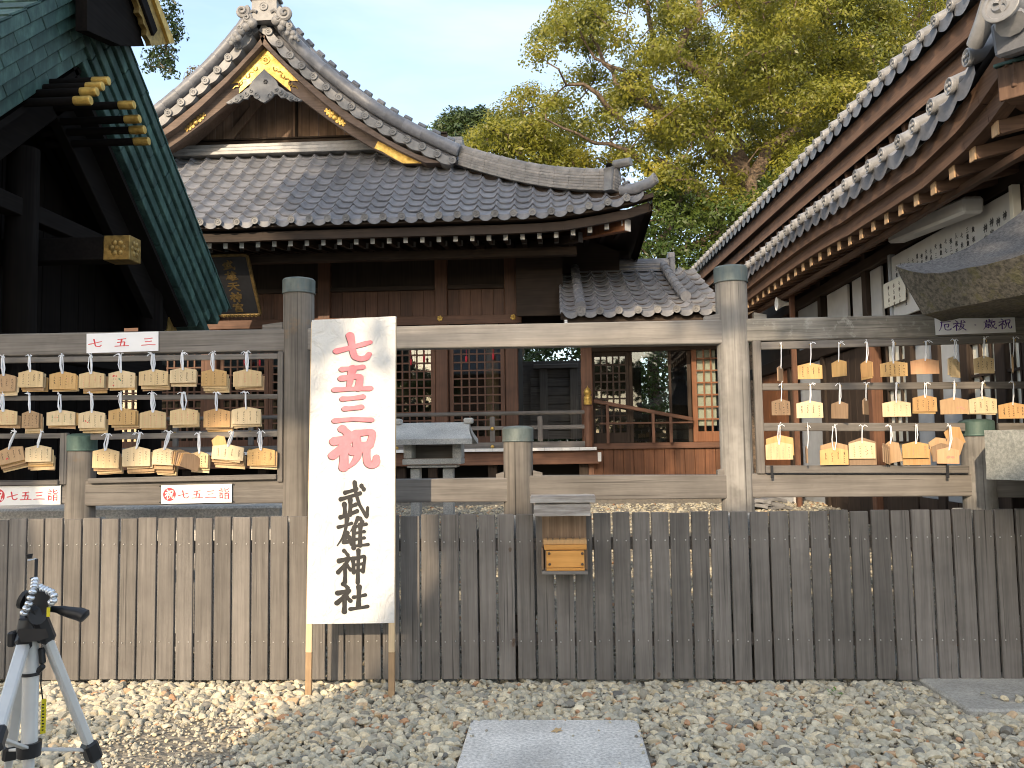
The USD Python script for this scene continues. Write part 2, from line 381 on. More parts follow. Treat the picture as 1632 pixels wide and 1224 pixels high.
mat('brass', {
    'g': ('geometry', {}), 'n': ('noise_texture', {'scale': 14.0, 'detail': 5.0}),
    'r': ('rgb_ramp', {'ramp': [(0.3, (0.36, 0.22, 0.05)), (0.65, (0.68, 0.46, 0.13))]}),
    'n2': ('noise_texture', {'scale': 40.0, 'detail': 3.0}), 'b': ('bump', {'strength': 0.25, 'distance': 0.01}),
    'p': ('principled_bsdf', {'metallic': 0.75, 'roughness': 0.42, 'specular_ior_level': 0.5})},
    [('g.position', 'n.vector'), ('n.fac', 'r.fac'), ('r.color', 'p.base_color'), ('g.position', 'n2.vector'), ('n2.fac', 'b.height'), ('b.normal', 'p.normal')])
plain('dim_gilt', (0.13, 0.088, 0.034), rough=0.5, metal=0.5, noise=0.5, nscale=18)
plain('old_brass', (0.30, 0.20, 0.065), rough=0.45, metal=0.7, noise=0.5, nscale=18)
plain('white_paint', (0.74, 0.73, 0.70), rough=0.6, noise=0.08, nscale=30)
plain('shaded_white_paint', (0.22, 0.21, 0.20), rough=0.7, noise=0.2, nscale=30)  # white paint of the deeper rafter ends, under-eave shade put into the colour
plain('plaster', (0.52, 0.51, 0.49), rough=0.8, noise=0.08, nscale=6)
plain('grey_panel', (0.33, 0.345, 0.36), rough=0.75, noise=0.1, nscale=5)
plain('cream_paper', (0.72, 0.68, 0.57), rough=0.85, noise=0.05, nscale=8)
plain('sign_paper', (0.78, 0.78, 0.80), rough=0.45, noise=0.03, nscale=8)
plain('card_white', (0.82, 0.81, 0.78), rough=0.5, noise=0.03, nscale=8)
plain('ink_black', (0.025, 0.024, 0.024), rough=0.6, noise=0.3, nscale=60)
plain('ink_brown', (0.10, 0.07, 0.05), rough=0.7)
plain('ink_red', (0.62, 0.05, 0.06), rough=0.55)
plain('ink_faint_red', (0.62, 0.25, 0.18), rough=0.6)
plain('ink_green', (0.10, 0.22, 0.12), rough=0.6)
plain('ink_violet', (0.10, 0.05, 0.24), rough=0.6)
plain('ink_pink', (0.66, 0.21, 0.24), rough=0.7, noise=0.08, nscale=30)
plain('ink_shade', (0.13, 0.085, 0.09), rough=0.7)
plain('cord_white', (0.74, 0.76, 0.80), rough=0.9)
plain('black_plastic', (0.018, 0.018, 0.02), rough=0.4, noise=0.2)
plain('aluminium', (0.60, 0.595, 0.58), rough=0.42, metal=0.25, noise=0.05)
plain('chrome', (0.75, 0.76, 0.78), rough=0.22, metal=0.9)
plain('yellow_tag', (0.80, 0.66, 0.03), rough=0.5)
plain('steel_screw', (0.55, 0.54, 0.52), rough=0.4, metal=0.7)
wood('shaded_wood_z', (0.0045, 0.0038, 0.0035), (0.013, 0.0105, 0.009), 'z', fine=45, along=1.5, rough=0.9, bump=0.25, vary=0.25, blotch=0.25, spec=0.08)  # left shrine timber: its deep shade is put into the colour
wood('shaded_wood_y', (0.0045, 0.0038, 0.0035), (0.013, 0.0105, 0.009), 'y', fine=45, along=1.5, rough=0.9, bump=0.25, vary=0.25, blotch=0.25, spec=0.08)
plain('near_black', (0.012, 0.011, 0.010), rough=0.9)  # plain near-black for the underfloor sheet and the rivets
plain('red_cloth', (0.50, 0.035, 0.05), rough=0.8)
plain('leaf_dry', (0.50, 0.34, 0.17), rough=0.8)
plain('weed_green', (0.09, 0.20, 0.03), rough=0.7)
mat('cloth', {
    'g': ('geometry', {}),
    'mp': ('mapping', {'scale': (3.0, 3.0, 2.0), 'rotation': (0.0, 0.6, 0.0)}),
    'n': ('noise_texture', {'scale': 3.2, 'detail': 5.0, 'roughness': 0.55, 'distortion': 1.2}),
    'b': ('bump', {'strength': 0.8, 'distance': 0.03}),
    'p': ('principled_bsdf', {'base_color': (0.64, 0.635, 0.615), 'roughness': 0.85, 'specular_ior_level': 0.2})},
    [('g.position', 'mp.vector'), ('mp.vector', 'n.vector'), ('n.fac', 'b.height'), ('b.normal', 'p.normal')])
# glass of the old doors: sunlight passes, sky and trees mirrored at grazing angles
mat('pane', {
    't': ('transparent_bsdf', {'color': (0.80, 0.83, 0.82)}), 'g': ('glossy_bsdf', {'color': (0.9, 0.9, 0.9), 'roughness': 0.02}),
    'fr': ('fresnel', {'IOR': 1.5}), 'ma': ('math', {'math_type': 'multiply_add', 'value2': 1.0, 'value3': 0.04}), 'm': ('mix_closure', {})},
    [('fr.fac', 'ma.value1'), ('ma.value', 'm.fac'), ('t.BSDF', 'm.closure1'), ('g.BSDF', 'm.closure2')], surface='m.closure')
# stones
stone('granite', (0.46, 0.445, 0.415), (0.80, 0.77, 0.72), scale=60, big=2.2, bump=0.35, patch=[((0.17, 0.175, 0.185), 55.0, 0.62, 0.75), ((0.46, 0.42, 0.35), 4.0, 0.62, 0.35)])
stone('granite_lamp', (0.34, 0.34, 0.32), (0.52, 0.51, 0.48), scale=110, big=3.0, bump=0.3)
stone('mossy_stone', (0.05, 0.047, 0.04), (0.125, 0.115, 0.095), scale=45, big=3.0, bump=0.9, patch=[((0.10, 0.095, 0.045), 9.0, 0.52, 0.6), ((0.42, 0.42, 0.38), 22.0, 0.70, 0.9)])
stone('grey_roof_stone', (0.055, 0.054, 0.055), (0.115, 0.113, 0.113), scale=70, big=3.0, bump=0.7, patch=[((0.55, 0.55, 0.52), 8.0, 0.66, 0.9)])
stone('pale_stone', (0.22, 0.225, 0.205), (0.35, 0.35, 0.315), scale=60, big=5.0, bump=0.3, patch=[((0.30, 0.29, 0.20), 5.0, 0.60, 0.5)])
stone('concrete', (0.33, 0.315, 0.28), (0.48, 0.46, 0.41), scale=70, big=3.0, bump=0.2)
stone('soil', (0.10, 0.085, 0.06), (0.25, 0.215, 0.16), scale=60, big=4.0, bump=0.8)
def pebble(name, stops):
    mat(name, {
        'oi': ('object_info', {}), 'g': ('geometry', {}),
        'r': ('rgb_ramp', {'ramp': stops}),
        'n': ('noise_texture', {'scale': 45.0, 'detail': 4.0, 'roughness': 0.6}),
        'mr': ('map_range', {'from_min': 0.3, 'from_max': 0.7, 'to_min': 0.8, 'to_max': 1.18, 'clamp': True}),
        'vm': ('vector_math', {'math_type': 'scale'}),
        'b': ('bump', {'strength': 0.3, 'distance': 0.006}),
        'p': ('principled_bsdf', {'roughness': 0.75, 'specular_ior_level': 0.3})},
        [('oi.random', 'r.fac'), ('g.position', 'n.vector'), ('n.fac', 'mr.value'), ('r.color', 'vm.vector1'), ('mr.result', 'vm.scale'), ('vm.vector', 'p.base_color'),
         ('n.fac', 'b.height'), ('b.normal', 'p.normal')])
pebble('pebble', [(0.0, (0.279, 0.266, 0.223)), (0.12, (0.458, 0.423, 0.327)), (0.22, (0.603, 0.532, 0.386)), (0.34, (0.357, 0.342, 0.287)), (0.46, (0.681, 0.575, 0.386)), (0.56, (0.480, 0.445, 0.347)),
                  (0.66, (0.748, 0.651, 0.465)), (0.74, (0.145, 0.141, 0.129)), (0.80, (0.525, 0.466, 0.356)), (0.88, (0.402, 0.358, 0.257)), (0.955, (0.603, 0.489, 0.317)), (0.975, (0.491, 0.293, 0.168)), (1.0, (0.446, 0.239, 0.129))])
pebble('shaded_pebble', [(0.0, (0.198, 0.194, 0.169)), (0.12, (0.325, 0.308, 0.247)), (0.22, (0.428, 0.387, 0.292)), (0.34, (0.253, 0.249, 0.217)), (0.46, (0.483, 0.419, 0.292)), (0.56, (0.341, 0.324, 0.262)),
                  (0.66, (0.531, 0.474, 0.352)), (0.74, (0.103, 0.103, 0.097)), (0.80, (0.372, 0.340, 0.269)), (0.88, (0.285, 0.261, 0.194)), (0.955, (0.428, 0.356, 0.239)), (0.975, (0.348, 0.214, 0.127)), (1.0, (0.317, 0.174, 0.097))])  # darkened copy of the gravel: shade over the court put into the colour
# bark and leaves
stone('bark', (0.06, 0.045, 0.033), (0.18, 0.13, 0.09), scale=14, big=3.0, bump=1.0)
def leaves(name, stops, trans=0.35, nsc=0.8):
    mat(name, {
        'g': ('geometry', {}), 'n': ('noise_texture', {'scale': nsc, 'detail': 3.0}),
        'ma': ('math', {'math_type': 'multiply_add', 'value2': 0.45}), 'sh': ('math', {'math_type': 'multiply', 'value2': 0.62}),
        'r': ('rgb_ramp', {'ramp': stops}),
        'p': ('principled_bsdf', {'roughness': 0.42, 'specular_ior_level': 0.45}),
        't': ('translucent_bsdf', {}), 'm': ('mix_closure', {'fac': trans})},
        [('g.position', 'n.vector'), ('n.fac', 'sh.value1'), ('g.random_per_island', 'ma.value1'), ('sh.value', 'ma.value3'), ('ma.value', 'r.fac'),
         ('r.color', 'p.base_color'), ('r.color', 't.color'), ('p.BSDF', 'm.closure1'), ('t.BSDF', 'm.closure2')], surface='m.closure')
leaves('camphor_leaf', [(0.15, (0.06, 0.078, 0.012)), (0.36, (0.19, 0.185, 0.022)), (0.56, (0.39, 0.305, 0.035)), (0.76, (0.52, 0.345, 0.048)), (0.95, (0.50, 0.23, 0.05))], trans=0.42)
leaves('green_leaf', [(0.2, (0.04, 0.07, 0.014)), (0.5, (0.09, 0.12, 0.02)), (0.8, (0.17, 0.175, 0.03))])
leaves('dark_leaf', [(0.2, (0.022, 0.04, 0.012)), (0.5, (0.04, 0.065, 0.018)), (0.85, (0.07, 0.095, 0.03))])
leaves('pine_leaf', [(0.2, (0.03, 0.05, 0.015)), (0.5, (0.055, 0.08, 0.022)), (0.85, (0.09, 0.105, 0.03))], trans=0.15)
leaves('russet_leaf', [(0.2, (0.10, 0.09, 0.03)), (0.5, (0.22, 0.13, 0.05)), (0.85, (0.30, 0.13, 0.06))])
# ================================================================ ground
mat('gravel_ground', {
    'g': ('geometry', {}), 'v': ('voronoi_texture', {'scale': 30.0, 'randomness': 1.0}),
    'sep': ('separate_color', {'color_type': 'rgb'}),
    'r': ('rgb_ramp', {'ramp': [(0.0, (0.30, 0.27, 0.22)), (0.35, (0.42, 0.37, 0.29)), (0.7, (0.50, 0.44, 0.34)), (1.0, (0.34, 0.31, 0.27))]}),
    'd': ('map_range', {'from_min': 0.0, 'from_max': 0.028, 'to_min': 1.0, 'to_max': 0.6, 'clamp': True}), 'vm': ('vector_math', {'math_type': 'scale'}),
    'b': ('bump', {'strength': 0.9, 'distance': 0.02, 'invert': True}),
    'p': ('principled_bsdf', {'roughness': 0.85, 'specular_ior_level': 0.2})},
    [('g.position', 'v.vector'), ('v.color', 'sep.color'), ('sep.r', 'r.fac'), ('v.distance', 'd.value'), ('r.color', 'vm.vector1'), ('d.result', 'vm.scale'), ('vm.vector', 'p.base_color'),
     ('v.distance', 'b.height'), ('b.normal', 'p.normal')])
def ground_z(y):
    return np.interp(y, [5.45, 7.0, 10.5, 11.5], [0.0, 0.16, 0.60, 0.63])
ys = np.array([-80, -20, -5, 2.0, 3.0, 4.0, 5.0, 5.45, 6.2, 7.0, 8.0, 9.2, 10.5, 11.5, 14, 20, 40, 90, 300])
xs = np.array([-200, -60, -20, -8, -4, -2, 0, 2, 4, 8, 20, 60, 200])
gv = np.array([[x, y, ground_z(y)] for y in ys for x in xs])
nx = len(xs)
gf = [[j * nx + i, j * nx + i + 1, (j + 1) * nx + i + 1, (j + 1) * nx + i] for j in range(len(ys) - 1) for i in range(nx - 1)]
struct('ground', (gv, np.array(gf)), 'gravel_ground')

# loose gravel: thousands of stones nobody could count
def pebble_protos(path, n, seed, m_='pebble'):
    out = []
    for k in range(n):
        s = trimesh.creation.icosphere(2)
        v = np.array(s.vertices)
        a = np.array([1.0, 0.62 + 0.25 * ((k * 7) % 5) / 4, 0.42 + 0.2 * ((k * 3) % 4) / 3])
        nz = meshkit.noise(v * 1.3 + k * 11.7 + seed, k)
        rr = np.random.default_rng(k + seed * 31)
        v = v * (0.72 + 0.5 * nz)[:, None] * a
        for _ in range(6):                      # flat facets, as on crushed river stone
            d = rr.normal(size=3); d /= np.linalg.norm(d)
            h = v @ d; c = np.quantile(h, 0.82)
            v = v - np.maximum(h - c, 0)[:, None] * d * 0.95
        v /= np.abs(v[:, :2]).max()
        m = usdkit.mesh(stage, f'{path}/pebble_{k:03d}' if k else f'{path}/pebble', (v, np.array(s.faces)), M[m_], smooth=24)
        out.append(m.GetPath())
    return out
def gravel(name, pts, size, seed):
    path = _name('/World', name)
    pi = UsdGeom.PointInstancer.Define(stage, path)
    protos = pebble_protos(path, 9, seed, 'pebble' if name == 'front_gravel' else 'shaded_pebble')
    pi.CreatePrototypesRel().SetTargets(protos)
    n = len(pts)
    r = np.random.default_rng(seed)
    pi.CreateProtoIndicesAttr(Vt.IntArray.FromNumpy(r.integers(0, len(protos), n).astype(np.int32)))
    pi.CreatePositionsAttr(Vt.Vec3fArray.FromNumpy(pts.astype(np.float32)))
    yaw = r.uniform(0, 2 * np.pi, n); tilt = r.normal(0, 0.42, n); ta = r.uniform(0, 2 * np.pi, n)
    qz = np.stack([np.cos(yaw / 2), 0 * yaw, 0 * yaw, np.sin(yaw / 2)], 1)
    qt = np.stack([np.cos(tilt / 2), np.sin(tilt / 2) * np.cos(ta), np.sin(tilt / 2) * np.sin(ta), 0 * ta], 1)
    w1, x1, y1, z1 = qt.T; w2, x2, y2, z2 = qz.T
    q = np.stack([w1*w2-x1*x2-y1*y2-z1*z2, w1*x2+x1*w2+y1*z2-z1*y2, w1*y2-x1*z2+y1*w2+z1*x2, w1*z2+x1*y2-y1*x2+z1*w2], 1)
    pi.CreateOrientationsAttr(Vt.QuathArray([Gf.Quath(*map(float, a)) for a in q]))
    pi.CreateScalesAttr(Vt.Vec3fArray.FromNumpy(np.repeat(size[:, None], 3, 1).astype(np.float32)))
    data(pi.GetPrim(), {'front_gravel': 'loose grey and tan river gravel in front of the picket fence', 'court_gravel': 'pale gravel of the courtyard behind the picket fence'}[name], 'gravel', kind='stuff')
r = np.random.default_rng(3)
P, S = [], []
for layer, (dens, smin, smax) in enumerate(((1400, 0.008, 0.019), (1000, 0.014, 0.030), (240, 0.026, 0.043))):
    n = int(dens * 9.0 * 2.45)
    p = np.stack([r.uniform(-4.2, 4.8, n), r.uniform(2.85, 5.30, n), np.zeros(n)], 1)
    s = r.uniform(smin, smax, n)
    bare = np.exp(-(((p[:, 0] + 1.93) / 0.42) ** 2 + ((p[:, 1] - 4.15) / 0.5) ** 2))     # trodden patch by the tripod
    bare += np.exp(-(((p[:, 0] - 1.95) / 0.35) ** 2 + ((p[:, 1] - 3.85) / 0.16) ** 2))
    keep = r.random(n) > bare * (0.97 if layer else 0.45)
    keep &= ~((np.abs(p[:, 0] + 0.045) < 0.435 + 0.5 * s) & (p[:, 1] < 4.54 + 0.5 * s) & (p[:, 1] > 3.3))
    keep &= ~((p[:, 0] > 2.11 - 0.5 * s) & (p[:, 1] > 4.68 - 0.5 * s))
    p[:, 2] = 0.001 + 0.007 * layer * (1 - bare) + r.uniform(0, 0.008, n) + 0.012 * (meshkit.noise(p * 2.2) - 0.4) * (1 - bare)
    P.append(p[keep]); S.append(s[keep] * np.where(bare[keep] > 0.4, 0.6, 1.0))
# a few stones kicked on to the lantern's plinth
p = np.array([[2.33, 4.86, 0.062], [2.36, 4.82, 0.062], [2.42, 4.80, 0.062], [2.29, 4.92, 0.062], [2.45, 4.84, 0.062], [2.5, 4.88, 0.06], [2.56, 4.9, 0.06]])
P.append(p); S.append(np.array([0.02, 0.028, 0.03, 0.018, 0.03, 0.024, 0.024]))
q_ = np.random.default_rng(6)
n = 46
e_ = q_.random(n) < 0.75
px_ = np.where(e_, np.where(q_.random(n) < 0.5, -0.475 + q_.exponential(0.02, n), 0.385 - q_.exponential(0.02, n)), q_.uniform(-0.45, 0.36, n))
py_ = np.where(q_.random(n) < 0.35, 4.545 - q_.exponential(0.03, n), q_.uniform(3.4, 4.5, n))
P.append(np.stack([px_, py_, np.full(n, 0.040)], 1)); S.append(q_.uniform(0.004, 0.013, n))
gravel('front_gravel', np.vstack(P), np.concatenate(S), 5)
n = 24000
p = np.stack([r.uniform(-5.5, 6.5, n), 5.36 + 6.3 * r.random(n) ** 1.25, np.zeros(n)], 1)
p[:, 2] = ground_z(p[:, 1]) + r.uniform(-0.002, 0.012, n)
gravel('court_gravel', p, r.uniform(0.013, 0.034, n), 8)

# granite paving slab half sunk in the gravel, and a fallen leaf on it
t = smooth(cbox((-0.475, 3.30, -0.05), (0.385, 4.545, 0.034), 0.008), 25)
struct('paving_slab', t, 'granite')
lf = np.array([[-0.06, -0.01], [-0.02, 0.022], [0.0, 0.055], [0.015, 0.02], [0.05, 0.03], [0.03, 0.0], [0.045, -0.03], [0.008, -0.02], [-0.015, -0.05], [-0.02, -0.02]]) * 0.55
q = atz(888, 1165, 0.037)
v, f = prism(lf, 0.0015, q, (1, 0.2, 0.12), (-0.2, 1, 0.1))
solo('fallen_leaf', (v + np.array([0, 0, 0.004]), f), 'leaf_dry', 'dry tan leaf lying on the granite slab', 'leaf')
q = atz(1330, 1110, 0.02)
mb = MB()
for k in range(16):
    a = k * 2.4; rr_ = 0.018 + 0.012 * (k % 3)
    c = q + np.array([math.cos(a) * rr_, math.sin(a) * rr_, 0.012 + 0.008 * (k % 4)])
    mb.prism([(-0.008, 0), (0, -0.005), (0.012, 0), (0, 0.006)], 0.001, c, (math.cos(a), math.sin(a), 0.4), (-math.sin(a), math.cos(a), 0.1))
solo('weed', mb.vf, 'weed_green', 'small green weed in the gravel at the foot of the fence', 'weed')
# ================================================================ brush lettering: strokes on a 100 x 100 grid, x right, y down
import shapely.affinity as AFF
def K(s): return [[tuple(map(float, p.split(','))) for p in st.split()] for st in s.split('/')]
_SHI = '24,2 30,7 37,15/7,33 26,29 44,23 28,45 4,68/27,47 28,72 27,98/34,47 46,60'
KANJI = {
    'seven': K('2,60 30,52 60,42 98,30/40,2 45,30 48,62 54,84 72,92 90,86 95,74'),
    'five': K('22,12 50,9 78,5/50,10 45,50 38,90/20,48 45,45 72,41 70,66 67,90/0,93 50,91 100,90'),
    'three': K('22,15 50,14 78,9/28,50 52,49 73,45/0,92 50,87 100,91'),
    'celebrate': K(_SHI + '/53,16 55,32 57,46/53,15 72,12 90,11 88,28 83,44/57,43 83,41/62,46 57,72 50,86 38,97/76,45 76,70 78,88 86,95 97,92 98,74'),
    'mu': K('20,29 40,25 60,19/5,47 38,40 72,31/53,2 57,30 68,62 94,97 97,72/76,11 84,20/38,50 38,68 37,88/40,67 57,62/18,62 20,78 20,90/4,97 32,90 62,80'),
    'o': K('6,31 28,26 47,19/33,3 29,36 18,68 2,91/34,50 28,68 20,82 42,76/40,64 48,85/67,2 58,24 44,45/55,34 54,64 54,98/74,4 81,15/55,31 74,27 93,22/56,51 87,46/56,71 87,66/53,92 76,90 99,87/75,24 74,90'),
    'god': K(_SHI + '/54,27 56,46 57,68/54,27 76,23 95,18 92,42 88,66/57,46 90,42/57,65 88,61/73,2 72,50 70,99'),
    'shrine': K(_SHI + '/57,48 75,45 92,40/73,12 72,50 71,82/46,89 72,86 99,80'),
    'visit': K('20,2 28,10/2,22 44,17/9,37 37,33/9,51 37,47/11,63 13,93/11,63 38,60 36,92/13,88 36,86/91,6 78,15 58,21/57,2 57,28 63,37 84,37 94,34 95,24/59,50 59,98/59,50 92,48 91,98/60,72 91,70/60,94 91,92'),
    'bad_luck': K('18,14 55,11 93,7/27,14 24,50 16,78 3,98/46,37 80,32 78,50 74,64 66,60/47,38 48,70 52,86 66,92 92,90 96,74'),
    'exorcise': K(_SHI + '/46,32 72,28 96,22/68,4 63,40 56,70 42,96/64,47 88,43 78,68 66,84 50,97/60,56 74,76 98,97/82,5 93,14'),
    'year': K('48,1 48,23/50,11 73,9/28,9 28,24/8,26 50,24 92,21/20,37 54,34 90,30/20,37 20,60 14,80 2,97/62,26 66,55 78,80 97,97 98,82/89,45 76,68 56,91/79,24 87,31/28,51 56,47/42,52 42,84 34,80/30,60 25,75/52,58 57,72'),
    'heaven': K('18,15 50,13 83,9/5,44 50,41 95,36/50,14 47,42 32,72 4,97/50,46 68,74 96,95'),
    'palace': K('50,1 51,12/12,18 9,34/12,20 52,17 91,16 82,31/32,37 33,57/32,37 69,34 66,56/33,56 66,54/50,56 44,69/24,69 25,98/24,69 77,66 74,98/25,94 74,92'),
    'big': K('5,38 50,35 95,30/50,3 47,40 32,72 3,97/50,42 68,74 97,95'),
    'person': K('48,3 42,42 28,74 2,97/50,38 68,74 98,96'),
    'dot': K('47,50 53,52'),
}
_glyphs = {}
def glyph(name, weight=6.5, brush=0.35):
    """the strokes as one outline in the unit square (y up)"""
    k = (name, weight, brush)
    if k in _glyphs: return _glyphs[k]
    out = []
    for st in KANJI[name]:
        p = np.array(st)
        seg = np.r_[0, np.cumsum(np.linalg.norm(np.diff(p, axis=0), axis=1))]
        n = max(4, int(seg[-1] / 4))
        s = np.linspace(0, seg[-1], n)
        q = np.stack([np.interp(s, seg, p[:, k2]) for k2 in (0, 1)], 1)
        if len(p) > 2 and len(q) > 6:                      # soften the corners as a brush does
            q2 = q.copy(); q2[1:-1] = (q[:-2] + 2 * q[1:-1] + q[2:]) / 4; q = q2
        u = s / seg[-1]
        d = p[-1] - p[0]
        steep = abs(d[1]) / (abs(d[0]) + abs(d[1]) + 1e-6)
        w = weight * (0.82 + 0.35 * steep) * (1 + brush * (0.55 * np.exp(-(u / 0.12) ** 2) + 0.35 * np.exp(-((1 - u) / 0.15) ** 2) - 0.25 * np.sin(np.pi * u)))
        if d[1] > 25 and d[0] < -8: w *= 1 - 0.75 * u ** 2 * min(1, brush * 2.5)          # strokes swept to the left end in a point
        if len(p) >= 4 and p[-1][1] < p[-2][1] - 6: w *= np.where(u > 0.9, 0.75, 1.0)
        cs = [Point(*a).buffer(max(1.0, b / 1.0) , 6) for a, b in zip(q, w)]
        for a, b in zip(cs[:-1], cs[1:]): out.append(unary_union([a, b]).convex_hull)
    g = unary_union(out).simplify(0.55)
    g = AFF.affine_transform(g, [0.01, 0, 0, -0.01, 0, 1])
    _glyphs[k] = g
    return g
def lay(name, O, U, V, w, h, depth=0.0012, weight=6.5, brush=0.35, shift=(0, 0)):
    """a character whose box has its lower left corner at O, w wide along U and h tall along V"""
    g = AFF.translate(AFF.scale(glyph(name, weight, brush), w, h, origin=(0, 0)), *shift)
    return prism(g, depth, O, U, V)
# ================================================================ low picket fence
UX, UZ = np.array([1.0, 0, 0]), np.array([0, 0, 1.0])
FY = 5.26
gaps = [13.1, 42.6, 71.1, 100.9, 130.8, 160, 190.1, 219.1, 249.7, 279.8, 309.6, 340, 369.2, 399.6, 429.5, 459.6, 491, 520, 549, 578, 607.5, 636.6, 669.4, 700.7, 731.6, 761.4, 791, 820.5, 852.3,
        883.5, 914, 944.6, 974.7, 1006, 1037, 1067, 1100, 1131.6, 1162.7, 1194, 1226.4, 1257.8, 1290.4, 1321.8, 1354.5, 1386.7, 1420, 1452, 1485, 1518, 1552, 1585, 1618.6]
gx = [at(p, 842, FY)[0] for p in gaps]
gx = [gx[0] - 0.118 * k for k in range(6, 0, -1)] + gx + [gx[-1] + 0.118 * k for k in range(1, 6)]
fence = thing('picket_fence', 'long low fence of weathered grey vertical boards across the gravel', 'fence', (0, FY, 0))
r = np.random.default_rng(11)
scr = MB()
ZT, ZB = 1.030, 0.044
for a, b in zip(gx[:-1], gx[1:]):
    g = r.uniform(0.009, 0.017)
    x0, x1 = a + g / 2, b - g / 2
    lean = r.normal(0, 0.0018)
    v, f = cbox((x0, FY, ZB + r.uniform(-0.004, 0.004)), (x1, FY + 0.024, ZT + r.uniform(-0.005, 0.005)), 0.0028)
    v[:, 0] += (v[:, 2] - 0.5) * lean
    v[:, 1] += r.uniform(-0.002, 0.002)
    put(fence, 'picket', (v, f), 'grey_wood_z')
    for z in (0.868, 0.272):
        for x in (x0 + 0.022, x1 - 0.022):
            scr.lathe([(0.0, 0.0036), (0.0032, 0.0036), (0.0042, 0.0)], (x + r.normal(0, 0.002), FY - 0.001, z + r.normal(0, 0.003)), 8, '-y')
put(fence, 'screw', scr.vf, 'steel_screw', 'paired screw heads along both rails', 'stuff')
for z0, z1 in ((0.808, 0.882), (0.236, 0.312)):
    put(fence, 'rail', cbox((gx[0], FY + 0.027, z0), (gx[-1], FY + 0.062, z1), 0.003), 'grey_wood_x')
for x in np.arange(-4.0, 4.2, 1.75):
    put(fence, 'fence_post', cbox((x - 0.03, FY + 0.064, -0.05), (x + 0.03, FY + 0.124, 0.93), 0.004), 'grey_wood_z')
kn = MB()
for px, py in ((813, 876), (819, 1021), (818, 1027), (1050, 1075)):
    q = at(px, py, FY)
    g = np.arange(14) * 2 * np.pi / 14
    kn.prism(np.stack([0.009 * np.cos(g) * (1 + 0.2 * np.sin(3 * g)), 0.014 * np.sin(g)], 1), 0.003, (q[0], FY + 0.0005, q[2]), UX, UZ)
put(fence, 'knot', kn.vf, 'ink_brown', 'dark knots in two boards', 'stuff')

# ================================================================ tall shrine fence: round posts and beams
PY = 5.5
sf = thing('post_and_beam_fence', 'tall shrine fence of round copper capped posts and broad grey beams', 'fence', (0, PY, 0))
posts = [(475.5, 440, 464, 'post_wood', 'cap_copper', 'tall post beside the white banner', 0.101), (1173.5, 420, 446, 'post_old', 'cap_copper', 'tall pale post with a peeled grey face', 0.101),
         (129, 692, 718, 'post_wood', 'cap_copper_dark', None, 0.092), (826, 680, 703, 'post_wood', 'cap_copper', None, 0.095), (1558.5, 669, 694, 'post_old', 'cap_copper_dark', None, 0.098)]
POSTX = []
for px, yt, yc, wm, cm, lab, rad in posts:
    x = at(px, (yt + 300), PY)[0] if yt < 500 else at(px, yt + 60, PY)[0]
    zt, zc = at(px, yt, PY - rad)[2], at(px, yc, PY - rad)[2]
    POSTX.append(x)
    prof = [(rad * 1.02, -0.1), (rad * 1.0, 1.0), (rad * 0.985, zc + 0.01)]
    v, f = lathe(prof, (x, PY, 0), 40)
    p = put(sf, 'post', smooth((v, f), 40), wm, lab)
    c = [(rad * 0.985 + 0.007, zc - 0.003), (rad * 0.985 + 0.009, zc + 0.002), (rad * 0.985 + 0.006, zc + 0.008), (rad + 0.005, zt - 0.012), (rad - 0.004, zt - 0.002), (rad * 0.6, zt + 0.006), (0.001, zt + 0.009)]
    put(p, 'copper_cap', smooth(lathe(c, (x, PY, 0), 40), 35), cm)
    v, f = cbox((x - rad - 0.03, PY - rad - 0.02, 0.4), (x + rad + 0.03, PY + rad + 0.03, 1.012), 0.012)
    put(sf, 'plinth', (v, f), 'granite_lamp')
BF = PY - 0.062     # front face of the beams
def beam(xa, xb, pts_top, pts_bot, name, m, back=0.06):
    (ax, ay), (bx, by) = pts_top
    A, B = at(ax, ay, BF), at(bx, by, BF)
    zt = lambda x: A[2] + (B[2] - A[2]) * (x - A[0]) / (B[0] - A[0])
    (ax, ay), (bx, by) = pts_bot
    C, D = at(ax, ay, BF), at(bx, by, BF)
    zb = lambda x: C[2] + (D[2] - C[2]) * (x - C[0]) / (D[0] - C[0])
    n = 9
    v, f = cbox((0, 0, 0), (1, 1, 1), 0)
    X = xa + (xb - xa) * v[:, 0]
    c = 0.006
    L = MB()
    # long hull with eased edges
    pts = []
    for x in (xa, xb):
        t, b = zt(x), zb(x)
        pts += [(x, BF, t - c), (x, BF + c, t), (x, BF, b + c), (x, BF + c, b), (x, PY + back, t - c), (x, PY + back - c, t), (x, PY + back, b + c), (x, PY + back - c, b)]
    h = trimesh.convex.convex_hull(np.array(pts))
    return put(sf, name, (np.array(h.vertices), np.array(h.faces)), m)
P1, P2, S1, S2, S3 = POSTX
beam(-5.3, P1 - 0.07, ((30, 531.6), (400, 525)), ((0, 567), (380, 560)), 'upper_beam', 'grey_wood_x')
beam(P1 + 0.07, P2 - 0.07, ((650, 519.6), (1140, 509.6)), ((650, 555), (1130, 547.5)), 'upper_beam', 'beam_pale')
beam(P2 + 0.07, 4.6, ((1225, 507), (1480, 501)), ((1230, 543), (1600, 535)), 'upper_beam', 'beam_mossy')
beam(-5.3, S1 - 0.06, ((0, 770), (95, 767)), ((0, 806), (95, 804)), 'lower_beam', 'grey_wood_x')
beam(S1 + 0.06, P1 - 0.07, ((170, 764), (445, 762)), ((170, 806), (445, 802)), 'lower_beam', 'grey_wood_x')
beam(P1 + 0.07, S2 - 0.06, ((640, 764), (795, 762)), ((640, 801), (795, 800)), 'lower_beam', 'grey_wood_x')
